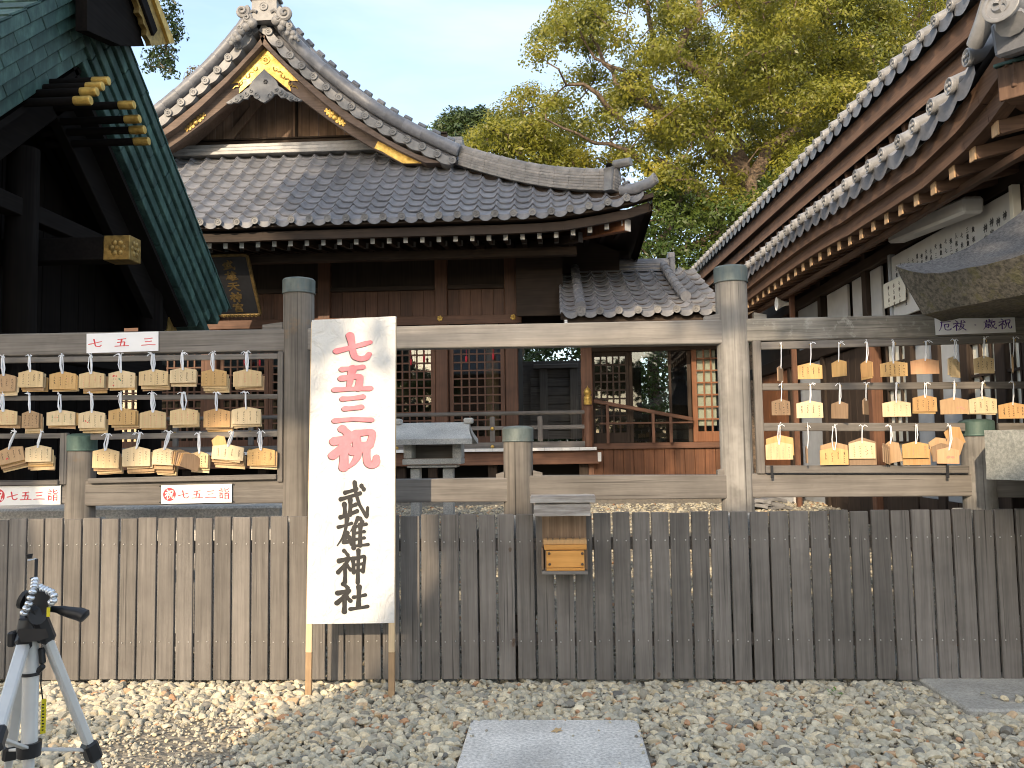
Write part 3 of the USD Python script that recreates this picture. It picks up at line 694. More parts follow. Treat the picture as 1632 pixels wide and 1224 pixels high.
beam(S2 + 0.06, P2 - 0.07, ((860, 758), (1140, 757)), ((860, 797), (1140, 795)), 'lower_beam', 'grey_wood_x')
beam(P2 + 0.07, S3 - 0.06, ((1215, 755), (1525, 755)), ((1215, 793), (1525, 791)), 'lower_beam', 'grey_wood_x')
beam(S3 + 0.06, 4.6, ((1590, 755), (1632, 755)), ((1590, 793), (1632, 793)), 'lower_beam', 'grey_wood_x')
for px, py, w, sgn, m in ((434, 519, 32, 1, 'grey_wood_x'), (1135, 505.5, 24, 1, 'beam_pale'), (1212, 503, 20, -1, 'beam_mossy'), (857, 755, 15, -1, 'grey_wood_x'), (797, 757, 13, 1, 'grey_wood_x'), (1150, 751, 12, 1, 'grey_wood_x')):
    a, b = at(px - w / 2, py + 6, BF + 0.012), at(px + w / 2, py + 6, BF + 0.012)
    h = at(px, py - 5, BF)[2] - at(px, py + 6, BF)[2]
    pl = [(0, 0), (b[0] - a[0], 0), (b[0] - a[0], h), (0, h * 0.65)] if sgn > 0 else [(0, 0), (b[0] - a[0], 0), (b[0] - a[0], h * 0.65), (0, h)]
    put(sf, 'wedge', prism(pl, 0.05, (a[0], BF + 0.062, a[2] + 0.001), UX, UZ), m)

# ================================================================ racks the plaques hang on
RY = 5.425
def rail_at(par, xa, xb, pa, pb, ya, yb, thick, name='rail', m='grey_wood_x', Y=RY):
    """horizontal bar whose top passes through two picture points; yb-ya its height in the picture"""
    A, B = at(pa, ya[0], Y), at(pb, ya[1], Y)
    C = at(pa, ya[0] + yb, Y)
    h = A[2] - C[2]
    za = A[2] + (B[2] - A[2]) * (xa - A[0]) / (B[0] - A[0]); zb = A[2] + (B[2] - A[2]) * (xb - A[0]) / (B[0] - A[0])
    return put(par, name, bar((xa, Y + thick / 2, za - h / 2), (xb, Y + thick / 2, zb - h / 2), thick, h, 0.003), m)
lr = thing('votive_rack', 'three rail grey rack crowded with votive plaques left of the banner', 'rack', (-2.4, RY, 1.2))
xs1 = at(442, 640, RY)[0]; xs2 = at(450.5, 640, RY)[0]
rail_at(lr, -5.0, xs1, 10, 420, (570, 563.5), 8.5, 0.028)
rail_at(lr, -5.0, xs1, 10, 420, (631, 628), 7.5, 0.028)
rail_at(lr, -5.0, S1 - 0.1, 10, 95, (691, 690.5), 8, 0.028)
rail_at(lr, S1 + 0.1, xs1, 150, 430, (692, 687), 9, 0.028)
rail_at(lr, S1 + 0.1, xs1, 160, 430, (762, 756), 8, 0.05, 'bottom_rail', Y=RY - 0.02)
rail_at(lr, -5.0, S1 - 0.1, 10, 95, (766, 765), 8, 0.05, 'bottom_rail', Y=RY - 0.02)
a, b = at(446, 565, RY), at(446, 768, RY)
put(lr, 'stile', cbox((xs1 + 0.001, RY - 0.004, b[2]), (xs2, RY + 0.032, a[2] + 0.02), 0.003), 'grey_wood_z')
a, b = at(96, 690, RY), at(105.5, 772, RY)
put(lr, 'stile', cbox((a[0], RY - 0.004, b[2]), (b[0], RY + 0.03, a[2]), 0.003), 'grey_wood_z')
rr = thing('votive_rack', 'grey rack with single plaques on brass hooks right of the tall pale post', 'rack', (1.9, RY, 1.2))
xs1 = at(1203, 640, RY)[0]; xs2 = at(1216, 640, RY)[0]
rail_at(rr, xs2, 4.4, 1220, 1600, (545, 534), 12, 0.03)
rail_at(rr, xs2, 4.4, 1220, 1600, (611, 608), 11, 0.03)
rail_at(rr, xs2, S3 - 0.1, 1220, 1520, (674, 674), 13, 0.03)
rail_at(rr, S3 + 0.1, 4.4, 1585, 1632, (674, 674), 13, 0.03)
rail_at(rr, xs2, S3 - 0.1, 1220, 1500, (742, 742), 12, 0.05, 'bottom_rail', Y=RY - 0.02)
a, b = at(1209, 543, RY), at(1209, 755, RY)
put(rr, 'stile', cbox((xs1, RY - 0.003, b[2]), (xs2 - 0.001, RY + 0.033, a[2]), 0.003), 'grey_wood_z')
for px in (1230, 1510):
    a, b = at(px, 742, RY - 0.03), at(px, 762, RY - 0.03)
    put(rr, 'iron_strap', cbox((a[0] - 0.008, RY - 0.032, b[2]), (a[0] + 0.008, RY - 0.024, a[2]), 0.001), 'black_plastic')

# ================================================================ votive plaques (every board is a thing)
r = np.random.default_rng(21)
TH = 0.008
def frame3(rot, turn):
    c, s = math.cos(turn), math.sin(turn)
    u = np.array([c, s, 0.0]); v = UZ
    cr, sr = math.cos(rot), math.sin(rot)
    return cr * u + sr * v, -sr * u + cr * v
def plaque_geo(c, w, h, rot, turn, peak=0.17):
    """c: the peak of the board (front face)"""
    U, V = frame3(rot, turn)
    poly = [(-w / 2, -h), (w / 2, -h), (w / 2, -h * peak), (0, 0), (-w / 2, -h * peak)]
    N = np.cross(U, V)
    return prism(poly, TH, np.asarray(c) - N * TH, U, V), U, V, N
def scribble(c, U, V, N, w, h, seed, cols=4, x0=-0.30, x1=0.36, m=1.0):
    q = np.random.default_rng(seed)
    mb = MB()
    for x in np.linspace(x1, x0, cols):
        n = q.integers(4, 8)
        top = q.uniform(0.26, 0.36); bot = q.uniform(0.62, 0.92)
        for y in np.linspace(top, bot, n):
            for _ in range(2):
                ang = q.choice([0.1, 1.4, -0.7, 0.8]); ln = q.uniform(0.003, 0.0075) * m; th = q.uniform(0.001, 0.0019) * m
                d = rot2(ang) @ np.array([ln, 0]); e = rot2(ang) @ np.array([0, th])
                o = np.array([x * w, -y * h]) + q.normal(0, 0.0012, 2)
                mb.prism([o - d / 2 - e / 2, o + d / 2 - e / 2, o + d / 2 + e / 2, o - d / 2 + e / 2], 0.0005, np.asarray(c) + N * 0.0002, U, V)
    return mb.vf
def blots(c, U, V, N, w, h, spots):
    mb = MB()
    for x, y, s in spots:
        g = np.arange(9) * 2 * np.pi / 9
        mb.prism(np.stack([x * w + s * np.cos(g) * (1 + 0.35 * np.sin(2 * g + x * 40)), -y * h + s * 0.8 * np.sin(g)], 1), 0.0005, np.asarray(c) + N * 0.0009, U, V)
    return mb.vf
def cord_geo(hook, hole, seed, n=5, spread=0.03, thick=0.0032, up=0.035):
    q = np.random.default_rng(seed)
    mb = MB()
    for k in range(n):
        o = q.normal(0, 0.008, 3) * np.array([1, 0.5, 0.6])
        mid = (hook * 0.45 + hole * 0.55) + o
        mb.tube([hole + o * 0.3 + np.array([0, -0.004, -0.004]), mid + np.array([0, -0.010, 0]), hook + o * 0.6 + np.array([0, -0.012, 0.0]), hook + o * 0.5 + np.array([0, -0.006, 0.010])], thick, 5)
    for k in range(max(2, n - 1)):
        a = q.uniform(-1.1, 1.1); ln = q.uniform(0.6, 1.2) * spread
        d = np.array([math.sin(a), -0.25 - 0.3 * q.random(), math.cos(a) * (up / spread) * 0.75])
        tip = hook + d * ln
        mb.tube([hook + np.array([0, -0.012, 0]), hook + d * ln * 0.6 + np.array([0, -0.012, 0.004]), tip + np.array([d[0] * 0.25 * ln, -0.012, -0.010 * abs(math.sin(a)) * 2])], thick * 0.8, 5)
    return mb.vf
ROWS = ['top', 'middle', 'bottom']
def stack(side, row, k, px, ytop, ybot, wpx, railpx, m, back=2, rot=0.0, turn=0.0, feature=None, ink='ink_black', extras=(), seed=0, wtrue=None, cords=5, hpx=None, writing=True, backdir=1, cols=4, shiftx=0.0, fade=False):
    Y = 5.385
    c = at(px, ytop, Y)
    w = abs(at(px + wpx / 2, ytop, Y)[0] - at(px - wpx / 2, ytop, Y)[0])
    if wtrue: w = wtrue
    h = ytop and (at(px, ytop, Y)[2] - at(px, ybot, Y)[2])
    place = f'{ORD(k)} from the left in the {ROWS[row]} row of the {side} rack'
    geo, U, V, N = plaque_geo(c, w, h, rot, turn)
    lab = f'{feature}, {ORD(k)} in the {ROWS[row]} row, {side} rack'
    if len(lab.replace('-', ' ').split()) > 16: lab = f'{feature}, {ROWS[row]} row, {side} rack'
    if len(lab.replace('-', ' ').split()) > 16: lab = feature
    t = thing('votive_plaque', lab, 'votive plaque', c, 'votive plaques hanging on the racks')
    put(t, 'board', geo, m)
    if writing:
        put(t, 'writing', scribble(c, U, V, N, w, h, seed * 13 + row * 7 + k, cols=cols, m=1.3), ink)
        put(t, 'writing', blots(c, U, V, N, w, h, ((0.36, 0.34, 0.0026), (0.36, 0.52, 0.0018))), 'ink_black')
    for e_m, spots in extras:
        put(t, 'drawing', blots(c, U, V, N, w, h, spots), e_m)
    hook = at(px + shiftx, railpx, Y - 0.006)
    if cords:
        put(t, 'cord', smooth(cord_geo(hook, c + V * (-0.012), seed * 5 + k + row * 17, n=cords, thick=0.0032 if cords > 3 else 0.0028), 60), 'cord_white')
    q = np.random.default_rng(seed * 101 + row * 31 + k)
    for j in range(back):
        o = np.array([backdir * q.uniform(-0.004, 0.016), (TH + 0.003) * (j + 1), -q.uniform(0.003, 0.016) - 0.0135 * j])
        g2 = plaque_geo(c + o, w * q.uniform(0.94, 1.0), h * q.uniform(0.94, 1.0), rot + q.normal(0, 0.035), turn + q.normal(0, 0.05))[0]
        solo('votive_plaque', g2, q.choice(['plaque_cream', 'plaque_honey', 'plaque_tan', 'plaque_pale']), f'board tucked behind the front votive plaque, {ORD(k)} stack of the {ROWS[row]} row, {side} rack', 'votive plaque', f'boards behind the plaque {place}')
    return t
A, B, C_, D_, E_, F_, G_ = [p[0] for p in PLQ]
RED = 'ink_red'
# left rack, top row
stack('left', 0, 0, 6, 595, 624, 38, 571, E_, 2, feature='dull tan votive plaque with a centre crease', seed=1)
stack('left', 0, 1, 49, 589, 617, 39, 570, A, 3, feature='cream votive plaque with dense black writing', seed=2)
stack('left', 0, 2, 100, 591.5, 620, 42, 569, C_, 2, feature='honey coloured votive plaque with a few red words', extras=[('ink_faint_red', ((0.2, 0.42, 0.003), (0.0, 0.4, 0.003), (0.2, 0.6, 0.0025)))], seed=3)
stack('left', 0, 3, 146, 591.6, 618, 40, 569, A, 3, feature='votive plaque with pale pink lettering', ink='ink_faint_red', seed=4)
stack('left', 0, 4, 194, 590, 618, 42, 568, B, 2, feature='pale votive plaque painted with red flowers and a green leaf', extras=[(RED, ((-0.3, 0.32, 0.0075), (-0.2, 0.33, 0.006), (-0.22, 0.5, 0.004), (-0.3, 0.85, 0.005))), ('ink_green', ((-0.08, 0.5, 0.007), (-0.04, 0.58, 0.005)))], cols=3, seed=5)
stack('left', 0, 5, 244.5, 588, 614, 46, 567, A, 3, feature='wide cream votive plaque with faint writing', seed=6)
stack('left', 0, 6, 292, 585.6, 610, 42, 565, B, 2, feature='pale votive plaque tied with a tall white knot', seed=7, ink='ink_brown')
stack('left', 0, 7, 341, 587.5, 615, 40, 565, C_, 3, feature='yellowish votive plaque with three columns of black writing', cols=3, seed=8)
stack('left', 0, 8, 394, 588, 616, 45, 564, A, 2, feature='cream votive plaque with a faint pink print', ink='ink_faint_red', seed=9)
# middle row
stack('left', 1, 0, 6, 652, 677, 42, 631, A, 2, feature='cream votive plaque half cut by the picture edge', ink='ink_faint_red', seed=11)
stack('left', 1, 1, 48.5, 654, 682, 27, 631, E_, 4, feature='small narrow votive plaque with a thick stack behind', wtrue=None, seed=12)
stack('left', 1, 2, 97, 653, 678, 45, 631, B, 2, feature='wide pale votive plaque with green and red writing', ink='ink_green', seed=13, extras=[(RED, ((-0.2, 0.5, 0.003), (-0.12, 0.5, 0.003)))])
stack('left', 1, 3, 146, 654, 682, 42, 630, B, 3, feature='pale votive plaque with a red flower in the lower left', seed=14, extras=[(RED, ((-0.22, 0.6, 0.006), (-0.14, 0.68, 0.004)))])
stack('left', 1, 4, 194.5, 650, 677, 43, 630, C_, 3, feature='honey votive plaque half shaded with long black columns', seed=15)
stack('left', 1, 5, 243.5, 653, 682, 41, 629, A, 2, feature='cream votive plaque with two dark marks near its top', ink='ink_faint_red', seed=16, extras=[('ink_black', ((-0.08, 0.33, 0.0025), (0.06, 0.33, 0.0025)))])
stack('left', 1, 6, 293, 650, 677, 44, 629, A, 2, feature='cream votive plaque with a red seal and one board peeking below', ink='ink_faint_red', seed=17)
stack('left', 1, 7, 345.5, 650.5, 681, 42, 628, D_, 4, feature='amber brown votive plaque with a shaded face', ink='ink_brown', seed=18)
stack('left', 1, 8, 392.5, 648, 676, 46, 628, B, 2, feature='pale votive plaque with a drawing of hills', seed=19)
# bottom row
stack('left', 2, 0, 14, 712, 738, 42, 690, E_, 4, rot=0.22, feature='tilted tan votive plaque with a red stamp', seed=21, extras=[(RED, ((-0.15, 0.7, 0.007),))], shiftx=12)
stack('left', 2, 1, 61, 709, 736, 41, 691, B, 5, feature='pale votive plaque with a crease, thick stack of boards below', seed=22, shiftx=6)
stack('left', 2, 2, 169, 714, 746, 42, 694, A, 4, rot=-0.03, feature='glowing cream votive plaque right after the short post', seed=23, ink='ink_brown', shiftx=5)
stack('left', 2, 3, 217, 711, 743, 44, 692, B, 4, feature='pale votive plaque over a board stamped in pink', seed=24, ink='ink_brown', shiftx=6)
stack('left', 2, 4, 262, 713, 741, 32, 690, B, 6, rot=-0.06, feature='pale votive plaque atop a fanned untidy bundle', seed=25, shiftx=8, backdir=-1)
stack('left', 2, 5, 318, 719, 745, 32, 693, A, 3, rot=-0.04, feature='small lemon coloured votive plaque turned sideways', seed=26, turn=-0.25)
stack('left', 2, 6, 364, 708, 733, 50, 691, B, 5, rot=-0.08, feature='large pale votive plaque askew over a thick pile', seed=27, shiftx=8, backdir=-1)
stack('left', 2, 7, 416, 713, 742, 44, 690, C_, 2, feature='orange honey votive plaque last before the tall post', seed=28, ink='ink_brown', cords=4)
# loose boards turned out of the bundles
c = at(346, 694, 5.40)
solo('votive_plaque', plaque_geo(c, 0.085, 0.115, 0.28, 0.1)[0], C_, 'votive plaque sticking up tilted behind the pale pile, bottom row of the left rack', 'votive plaque')
for j in range(6):
    c = at(322 - 34 + j * 4.2, 716 + j * 1.5, 5.375 - 0.004 * j)
    solo('votive_plaque', plaque_geo(c, 0.12, 0.10, -0.10 - 0.05 * j, 1.15 - 0.07 * j)[0], [E_, D_, F_][j % 3], 'votive plaque seen on edge in the fanned bundle, bottom row of the left rack', 'votive plaque', 'edge-on boards of the fanned bundle on the left rack')
# right rack: single boards on brass hooks
HK = 'brass'
def single(row, k, px, ytop, ybot, wpx, railpx, m, **kw):
    t = stack('right', row, k, px, ytop, ybot, wpx, railpx, m, kw.pop('back', 0), seed=kw.pop('seed', 40) + row * 10 + k, cords=kw.pop('cords', 2), **kw)
    q = at(px, railpx, 5.405)
    put(t, 'hook', tube([q + np.array([0, 0.02, 0.004]), q + np.array([0, -0.018, 0.004]), q + np.array([0.004, -0.026, -0.004]), q + np.array([0.004, -0.022, -0.014])], 0.0022, 5), 'brass')
    return t
single(0, 0, 1244, 583, 608, 14, 551, F_, wtrue=0.12, turn=1.07, feature='dark aged votive plaque turned nearly edge-on', writing=False)
single(0, 1, 1290.5, 578, 604, 39, 550, C_, feature='honey votive plaque with brushed black writing')
single(0, 2, 1336, 573, 600, 12, 549, C_, wtrue=0.12, turn=-1.14, feature='honey votive plaque seen narrow beside the shutter', writing=False)
single(0, 3, 1380, 574, 601, 7, 548, D_, wtrue=0.12, turn=-1.35, feature='thin edge-on pair of votive plaques', writing=False, back=1)
single(0, 4, 1424, 575, 600, 36, 547, C_, turn=-0.3, wtrue=0.155, feature='votive plaque with five bold black columns in front of the shoji', cols=5)
single(0, 5, 1473.5, 571, 596, 45, 546, G_, feature='blank rosy votive plaque', writing=False)
single(0, 6, 1519.5, 568, 599, 22, 544, B, wtrue=0.11, turn=0.65, rot=-0.06, feature='small pale votive plaque twisted on its cord', back=1)
single(0, 7, 1568, 567, 595, 32, 542, A, rot=-0.01, feature='cream votive plaque with boxed lettering under the purple lettered card', ink='ink_brown')
single(0, 8, 1614, 565, 594, 12, 541, E_, wtrue=0.12, turn=1.12, feature='dark edge-on votive plaque at the picture edge', writing=False)
single(1, 0, 1244.5, 635.6, 661.7, 29, 615, F_, wtrue=0.125, turn=0.3, feature='weathered dark brown votive plaque')
single(1, 1, 1290, 638, 666, 42, 615, B, feature='bright pale votive plaque with a bold name low on its left')
single(1, 2, 1337.5, 639, 667, 17, 614, F_, wtrue=0.12, turn=-1.0, rot=-0.05, feature='grey weathered votive plaque turned aside', writing=False)
single(1, 3, 1380, 634, 660.6, 17, 614, F_, wtrue=0.12, turn=1.0, feature='brown votive plaque turned aside next to the dark shutter', writing=False)
single(1, 4, 1428.5, 638, 664, 45, 613, B, feature='large pale votive plaque with a faint seal', ink='ink_faint_red', back=1)
single(1, 5, 1473.5, 629.5, 656, 38, 613, D_, feature='amber votive plaque over a paler board', back=1)
single(1, 6, 1520, 633, 660, 44, 612, E_, feature='faded votive plaque with an orange stain', ink='ink_faint_red', writing=False, extras=[('ink_faint_red', ((0.25, 0.6, 0.009), (0.12, 0.62, 0.007), (0.33, 0.7, 0.007)))])
single(1, 7, 1566, 631.6, 659, 44, 612, B, feature='pale votive plaque with four black columns above the short post', back=1)
single(1, 8, 1613, 641, 667, 44, 611, D_, feature='brown votive plaque with neat black columns above the stone lantern', cols=5)
single(2, 0, 1241.5, 704, 732.6, 43, 680, A, feature='cream votive plaque covering a written board whose top shows', ink='ink_faint_red')
single(2, 1, 1286, 711, 738, 7, 681, F_, wtrue=0.12, turn=1.36, feature='thin edge-on votive plaque over the grey panel', writing=False)
single(2, 2, 1329, 713, 741, 45, 682, C_, feature='honey votive plaque with large black writing and a darker board above')
single(2, 3, 1373.5, 702, 731, 42, 681, B, feature='pale votive plaque with green and red writing over a grey board', ink='ink_green', extras=[('ink_red', ((0.2, 0.55, 0.003), (0.2, 0.7, 0.003)))], back=0)
single(2, 4, 1417, 703, 738, 14, 681, E_, wtrue=0.11, turn=-0.9, rot=0.2, feature='brown votive plaque leaning in a narrow bundle', writing=False)
single(2, 5, 1458.5, 703.5, 730, 42, 680, C_, feature='orange votive plaque with a red seal above a darker board', ink='ink_faint_red')
single(2, 6, 1511, 713, 739, 35, 680, G_, rot=-0.03, feature='orange blotched votive plaque in front of an untidy pile', writing=False, extras=[('ink_faint_red', ((0.0, 0.6, 0.012), (0.2, 0.6, 0.01)))])
def loose(px, ytop, w, h, rot, turn, m, label, Y=5.40, group=None):
    return solo('votive_plaque', plaque_geo(at(px, ytop, Y), w, h, rot, turn)[0], m, label, 'votive plaque', group)
loose(1242, 693, 0.165, 0.13, 0.03, 0, C_, 'written votive plaque behind the leftmost cream one, bottom row of the right rack')
loose(1329, 704, 0.165, 0.13, 0.0, 0, E_, 'tan votive plaque rising behind the honey one, bottom row of the right rack')
loose(1374, 697, 0.165, 0.17, 0.0, 0, F_, 'grey brown votive plaque framing the pale one with green writing, right rack')
loose(1460, 711, 0.165, 0.115, 0.0, 0, D_, 'dark orange votive plaque showing below the sealed one, bottom row of the right rack')
for j in range(4):
    loose(1409 + j * 3, 706 + j, 0.10, 0.115, 0.05 * j, 1.15, F_, 'dark votive plaque in the narrow edge-on bundle, bottom row of the right rack', 5.385 + 0.004 * j, 'edge-on boards of the narrow bundle on the right rack')
loose(1515, 680, 0.10, 0.12, 0.33, 0, D_, 'brown votive plaque turned on its corner at the top of the untidy pile, right rack', 5.415)
loose(1492, 697, 0.11, 0.12, 0.22, 0.1, E_, 'brown votive plaque leaning out left of the untidy pile, right rack', 5.405)
loose(1525, 697, 0.10, 0.10, -0.35, 0, E_, 'tan votive plaque jutting right from the untidy pile, right rack', 5.408)
loose(1500, 706, 0.12, 0.11, 0.05, 0, F_, 'dark votive plaque in the middle of the untidy pile, right rack', 5.395)
# ================================================================ paper signs on the fence
def paper(name, label, px0, py0, px1, py1, Y, m, tilt=0.0, cat='sign'):
    a, b = at(px0, py1, Y), at(px1, py0, Y)
    w, h = b[0] - a[0], b[2] - a[2]
    t = thing(name, label, cat, a)
    U = np.array([math.cos(tilt), 0, math.sin(tilt)]); V = np.array([-math.sin(tilt), 0, math.cos(tilt)])
    put(t, 'sheet', prism([(0, 0), (w, 0), (w, h), (0, h)], 0.002, a, U, V), m)
    return t, a + np.array([0, -0.0022, 0]), U, V, w, h
SY = BF - 0.006
t, O, U, V, w, h = paper('paper_sign', 'laminated white sign with three red characters on the upper beam', 138, 529.5, 253, 563, SY, 'sign_paper', 0.012)
for k, g in enumerate(('seven', 'five', 'three')):
    put(t, 'lettering', lay(g, O + U * (w * (0.03 + 0.37 * k)) + V * (h * 0.28), U, V, w * 0.185, h * 0.42, 0.0008, 5.5, 0.3), 'ink_red')
for sx, lab in ((-16, 'white card with a red disc and red characters at the left picture edge'), (257, 'white card with a red disc and red characters below the left rack')):
    t, O, U, V, w, h = paper('card_sign', lab, sx, 774 if sx < 0 else 772, sx + 113, 806 if sx < 0 else 803, SY - 0.004, 'card_white', 0.008)
    disc = Point(0.118 * w, 0.5 * h).buffer(0.355 * h, 24)
    g = AFF.translate(AFF.scale(glyph('celebrate', 5.5, 0.3), 0.5 * h, 0.5 * h, origin=(0, 0)), 0.118 * w - 0.25 * h, 0.25 * h)
    put(t, 'emblem', prism(disc.difference(g), 0.0008, O, U, V), 'ink_red')
    for k, nm in enumerate(('seven', 'five', 'three', 'visit')):
        put(t, 'lettering', lay(nm, O + U * (w * (0.245 + 0.19 * k)) + V * (h * (0.25 if k < 3 else 0.2)), U, V, w * 0.15, h * (0.44 if k < 3 else 0.58), 0.0008, 6.0 if k < 3 else 4.2, 0.3), 'ink_red')
    sc = MB()
    for u, v in ((-0.02, 0.95), (1.015, 0.98), (-0.02, 0.08), (1.015, 0.05)):
        sc.lathe([(0.0, 0.004), (0.004, 0.004), (0.005, 0.0)], O + U * (w * u) + V * (h * v) + np.array([0, 0.003, 0]), 8, '-y')
    put(t, 'screw', sc.vf, 'black_plastic')
t, O, U, V, w, h = paper('paper_sign', 'white card with violet handwriting high on the right beam under the stone lantern roof', 1491, 499, 1617, 534, SY, 'sign_paper', 0.015)
for u, g in ((0.04, 'bad_luck'), (0.22, 'exorcise'), (0.42, 'dot'), (0.60, 'year'), (0.79, 'celebrate')):
    put(t, 'lettering', lay(g, O + U * (w * u) + V * (h * 0.18), U, V, w * 0.165, h * 0.50, 0.0008, 4.0, 0.25), 'ink_violet')

# ================================================================ white banner on two legs
BY = 5.0
bt = thing('banner_stand', 'tall white cloth banner with pink and black brush characters on two pine legs', 'banner', (-1.17, BY, 0))
x0, x1 = -1.424, -0.934
TL, TR, BL, BR = at(498, 510.5, BY), at(631, 504.5, BY), at(489.5, 994, BY), at(629, 992, BY)
nu, nv = 26, 70
uu, vv = np.meshgrid(np.linspace(0, 1, nu), np.linspace(0, 1, nv))
Pc = (TL[None, None] * ((1 - uu) * vv)[..., None] + TR * (uu * vv)[..., None] + BL * ((1 - uu) * (1 - vv))[..., None] + BR * (uu * (1 - vv))[..., None])
fold = (meshkit.fbm(np.stack([uu * 3.0 + vv * 1.2, vv * 5.0 - uu * 1.5, 0 * uu], -1), 4, 3) - 0.5)
edge = np.minimum(1, 6 * np.minimum(np.minimum(uu, 1 - uu), np.minimum(vv, 1 - vv)))
Pc[..., 1] += 0.026 * fold * edge - 0.013
Pc[..., 1] += 0.004 * np.sin(uu * 60 + 3 * vv) * np.exp(-((1 - vv) / 0.04) ** 2) * edge
front = Pc.reshape(-1, 3)
ff = np.array([[j * nu + i, j * nu + i + 1, (j + 1) * nu + i + 1, (j + 1) * nu + i] for j in range(nv - 1) for i in range(nu - 1)])
# the cloth wraps round the frame: hem strips going back at each side
mb = MB(); mb.add(front, ff)
def hem(idx, d):
    a = front[idx]; b = a.copy(); b[:, 1] = BY + 0.016; b += d
    n = len(a); mb.add(np.vstack([a, b]), [[i, i + 1, n + i + 1, n + i] for i in range(n - 1)])
hem(np.arange(nv) * nu, np.array([-0.001, 0, 0])); hem(np.arange(nv)[::-1] * nu + nu - 1, np.array([0.001, 0, 0]))
hem(np.arange(nu)[::-1], np.array([0, 0, -0.001])); hem((nv - 1) * nu + np.arange(nu), np.array([0, 0, 0.001]))
cl = put(bt, 'cloth', smooth(mb.vf, 50), 'cloth')
for a, b, da, db in ((TL, BL, 0.012, 0.014), (TR, BR, -0.016, -0.016)):
    top = a + np.array([da, 0.002, -0.01]); bot = b + np.array([db, 0.002, 0])
    low = top + (bot - top) * ((top[2] + 0.03) / (top[2] - bot[2]))
    cut = top + (bot - top) * ((top[2] - 0.27) / (top[2] - bot[2]))
    put(bt, 'leg', bar(top, cut, 0.036, 0.024, 0.002, up=(0, 1, 0)), 'raw_pine')
    put(bt, 'leg_foot', bar(cut, low, 0.0361, 0.0241, 0.002, up=(0, 1, 0)), 'raw_pine_dirty')
put(bt, 'cross_bar', bar(BL + np.array([0.03, 0.004, 0.012]), BR + np.array([-0.03, 0.004, 0.012]), 0.02, 0.026, 0.002), 'raw_pine')
put(bt, 'cross_bar', bar(TL + np.array([0.03, 0.004, -0.02]), TR + np.array([-0.03, 0.004, -0.02]), 0.02, 0.026, 0.002), 'raw_pine')
def on_cloth(v):
    """press flat lettering on to the folds"""
    zz = np.clip((v[:, 2] - BL[2]) / (TL[2] - BL[2]), 0, 1) * (nv - 1)
    xl = BL[0] + (TL[0] - BL[0]) * zz / (nv - 1); xr = BR[0] + (TR[0] - BR[0]) * zz / (nv - 1)
    xx = np.clip((v[:, 0] - xl) / (xr - xl), 0, 1) * (nu - 1)
    i, j = np.minimum(xx.astype(int), nu - 2), np.minimum(zz.astype(int), nv - 2)
    a, b = xx - i, zz - j
    Y = Pc[..., 1]
    return Y[j, i] * (1 - a) * (1 - b) + Y[j, i + 1] * a * (1 - b) + Y[j + 1, i] * (1 - a) * b + Y[j + 1, i + 1] * a * b
from shapely import segmentize
def cloth_letter(g, box, m, parent, weight, brush, shift=(0, 0), lift=0.0016, nm='character'):
    px0, py0, px1, py1 = box
    O, T = at(px0, py1, BY), at(px1, py0, BY)
    w, h = T[0] - O[0], T[2] - O[2]
    poly = AFF.scale(glyph(g, weight, brush), w, h, origin=(0, 0))
    poly = segmentize(poly, 0.012)
    v, f = prism(poly, 0.0012, O + np.array([shift[0], 0, shift[1]]), UX, UZ)
    v, f = trimesh.remesh.subdivide_to_size(v, f, 0.012)
    d = v[:, 1] - O[1]
    v = v.copy(); v[:, 1] = on_cloth(v) + d - lift
    return put(parent, nm, (v, f), m)
for g, box, wt in (('seven', (537, 533, 592, 577), 10), ('five', (535, 583, 591, 624), 10.5), ('three', (535, 628, 592, 674), 9.5), ('celebrate', (529, 681, 602, 746), 8.3)):
    c = cloth_letter(g, box, 'ink_pink', bt, wt, 0.3, lift=0.0034)
    cloth_letter(g, box, 'ink_shade', c, wt, 0.3, shift=(-0.0055, -0.0045), lift=0.0014, nm='dark_edge')
for g, box, wt in (('mu', (541, 768, 588, 826), 6.2), ('o', (537, 824, 588, 874), 5.8), ('god', (538, 876, 585, 928), 5.8), ('shrine', (536, 929, 587, 975), 6.6)):
    cloth_letter(g, box, 'ink_black', bt, wt, 0.45, lift=0.0018)

# ================================================================ small wooden slip box hung on the pickets
ob = thing('slip_box', 'small roofed wooden fortune slip box with an orange front hung on the pickets', 'wooden box', at(898, 905, 5.15))
YB0 = FY - 0.003
def wbox(name, px0, py0, px1, py1, yf, yb, m, c=0.002, parent=None, amp=0.0, seed=1):
    a, b = at(px0, py1, yf), at(px1, py0, yf)
    v, f = cbox((a[0], yf, a[2]), (b[0], yb, b[2]), c)
    if amp:
        tm = trimesh.Trimesh(v, f).subdivide().subdivide().subdivide()
        v, f = jag((np.array(tm.vertices), np.array(tm.faces)), amp, 38, seed)
    return put(parent or ob, name, (v, f), m)
wbox('back_board', 865, 822, 934, 905, FY - 0.022, YB0, 'box_old', 0.002)
wbox('roof_board', 845, 790, 949, 802, FY - 0.20, FY - 0.02, 'board_silver', 0.003, amp=0.0035, seed=2)
wbox('roof_board', 851, 803, 941, 823, FY - 0.19, FY - 0.172, 'board_silver', 0.003, amp=0.004, seed=3)
wbox('roof_board', 853, 801, 940, 806, FY - 0.168, FY - 0.022, 'board_silver', 0.002, amp=0.003, seed=5)
wbox('side_panel', 863, 873, 866, 908, FY - 0.11, FY - 0.024, 'box_old', 0.001)
wbox('side_panel', 933, 873, 936, 908, FY - 0.11, FY - 0.024, 'box_old', 0.001)
wbox('body', 869, 876, 932, 910, FY - 0.112, FY - 0.024, 'box_old', 0.002)
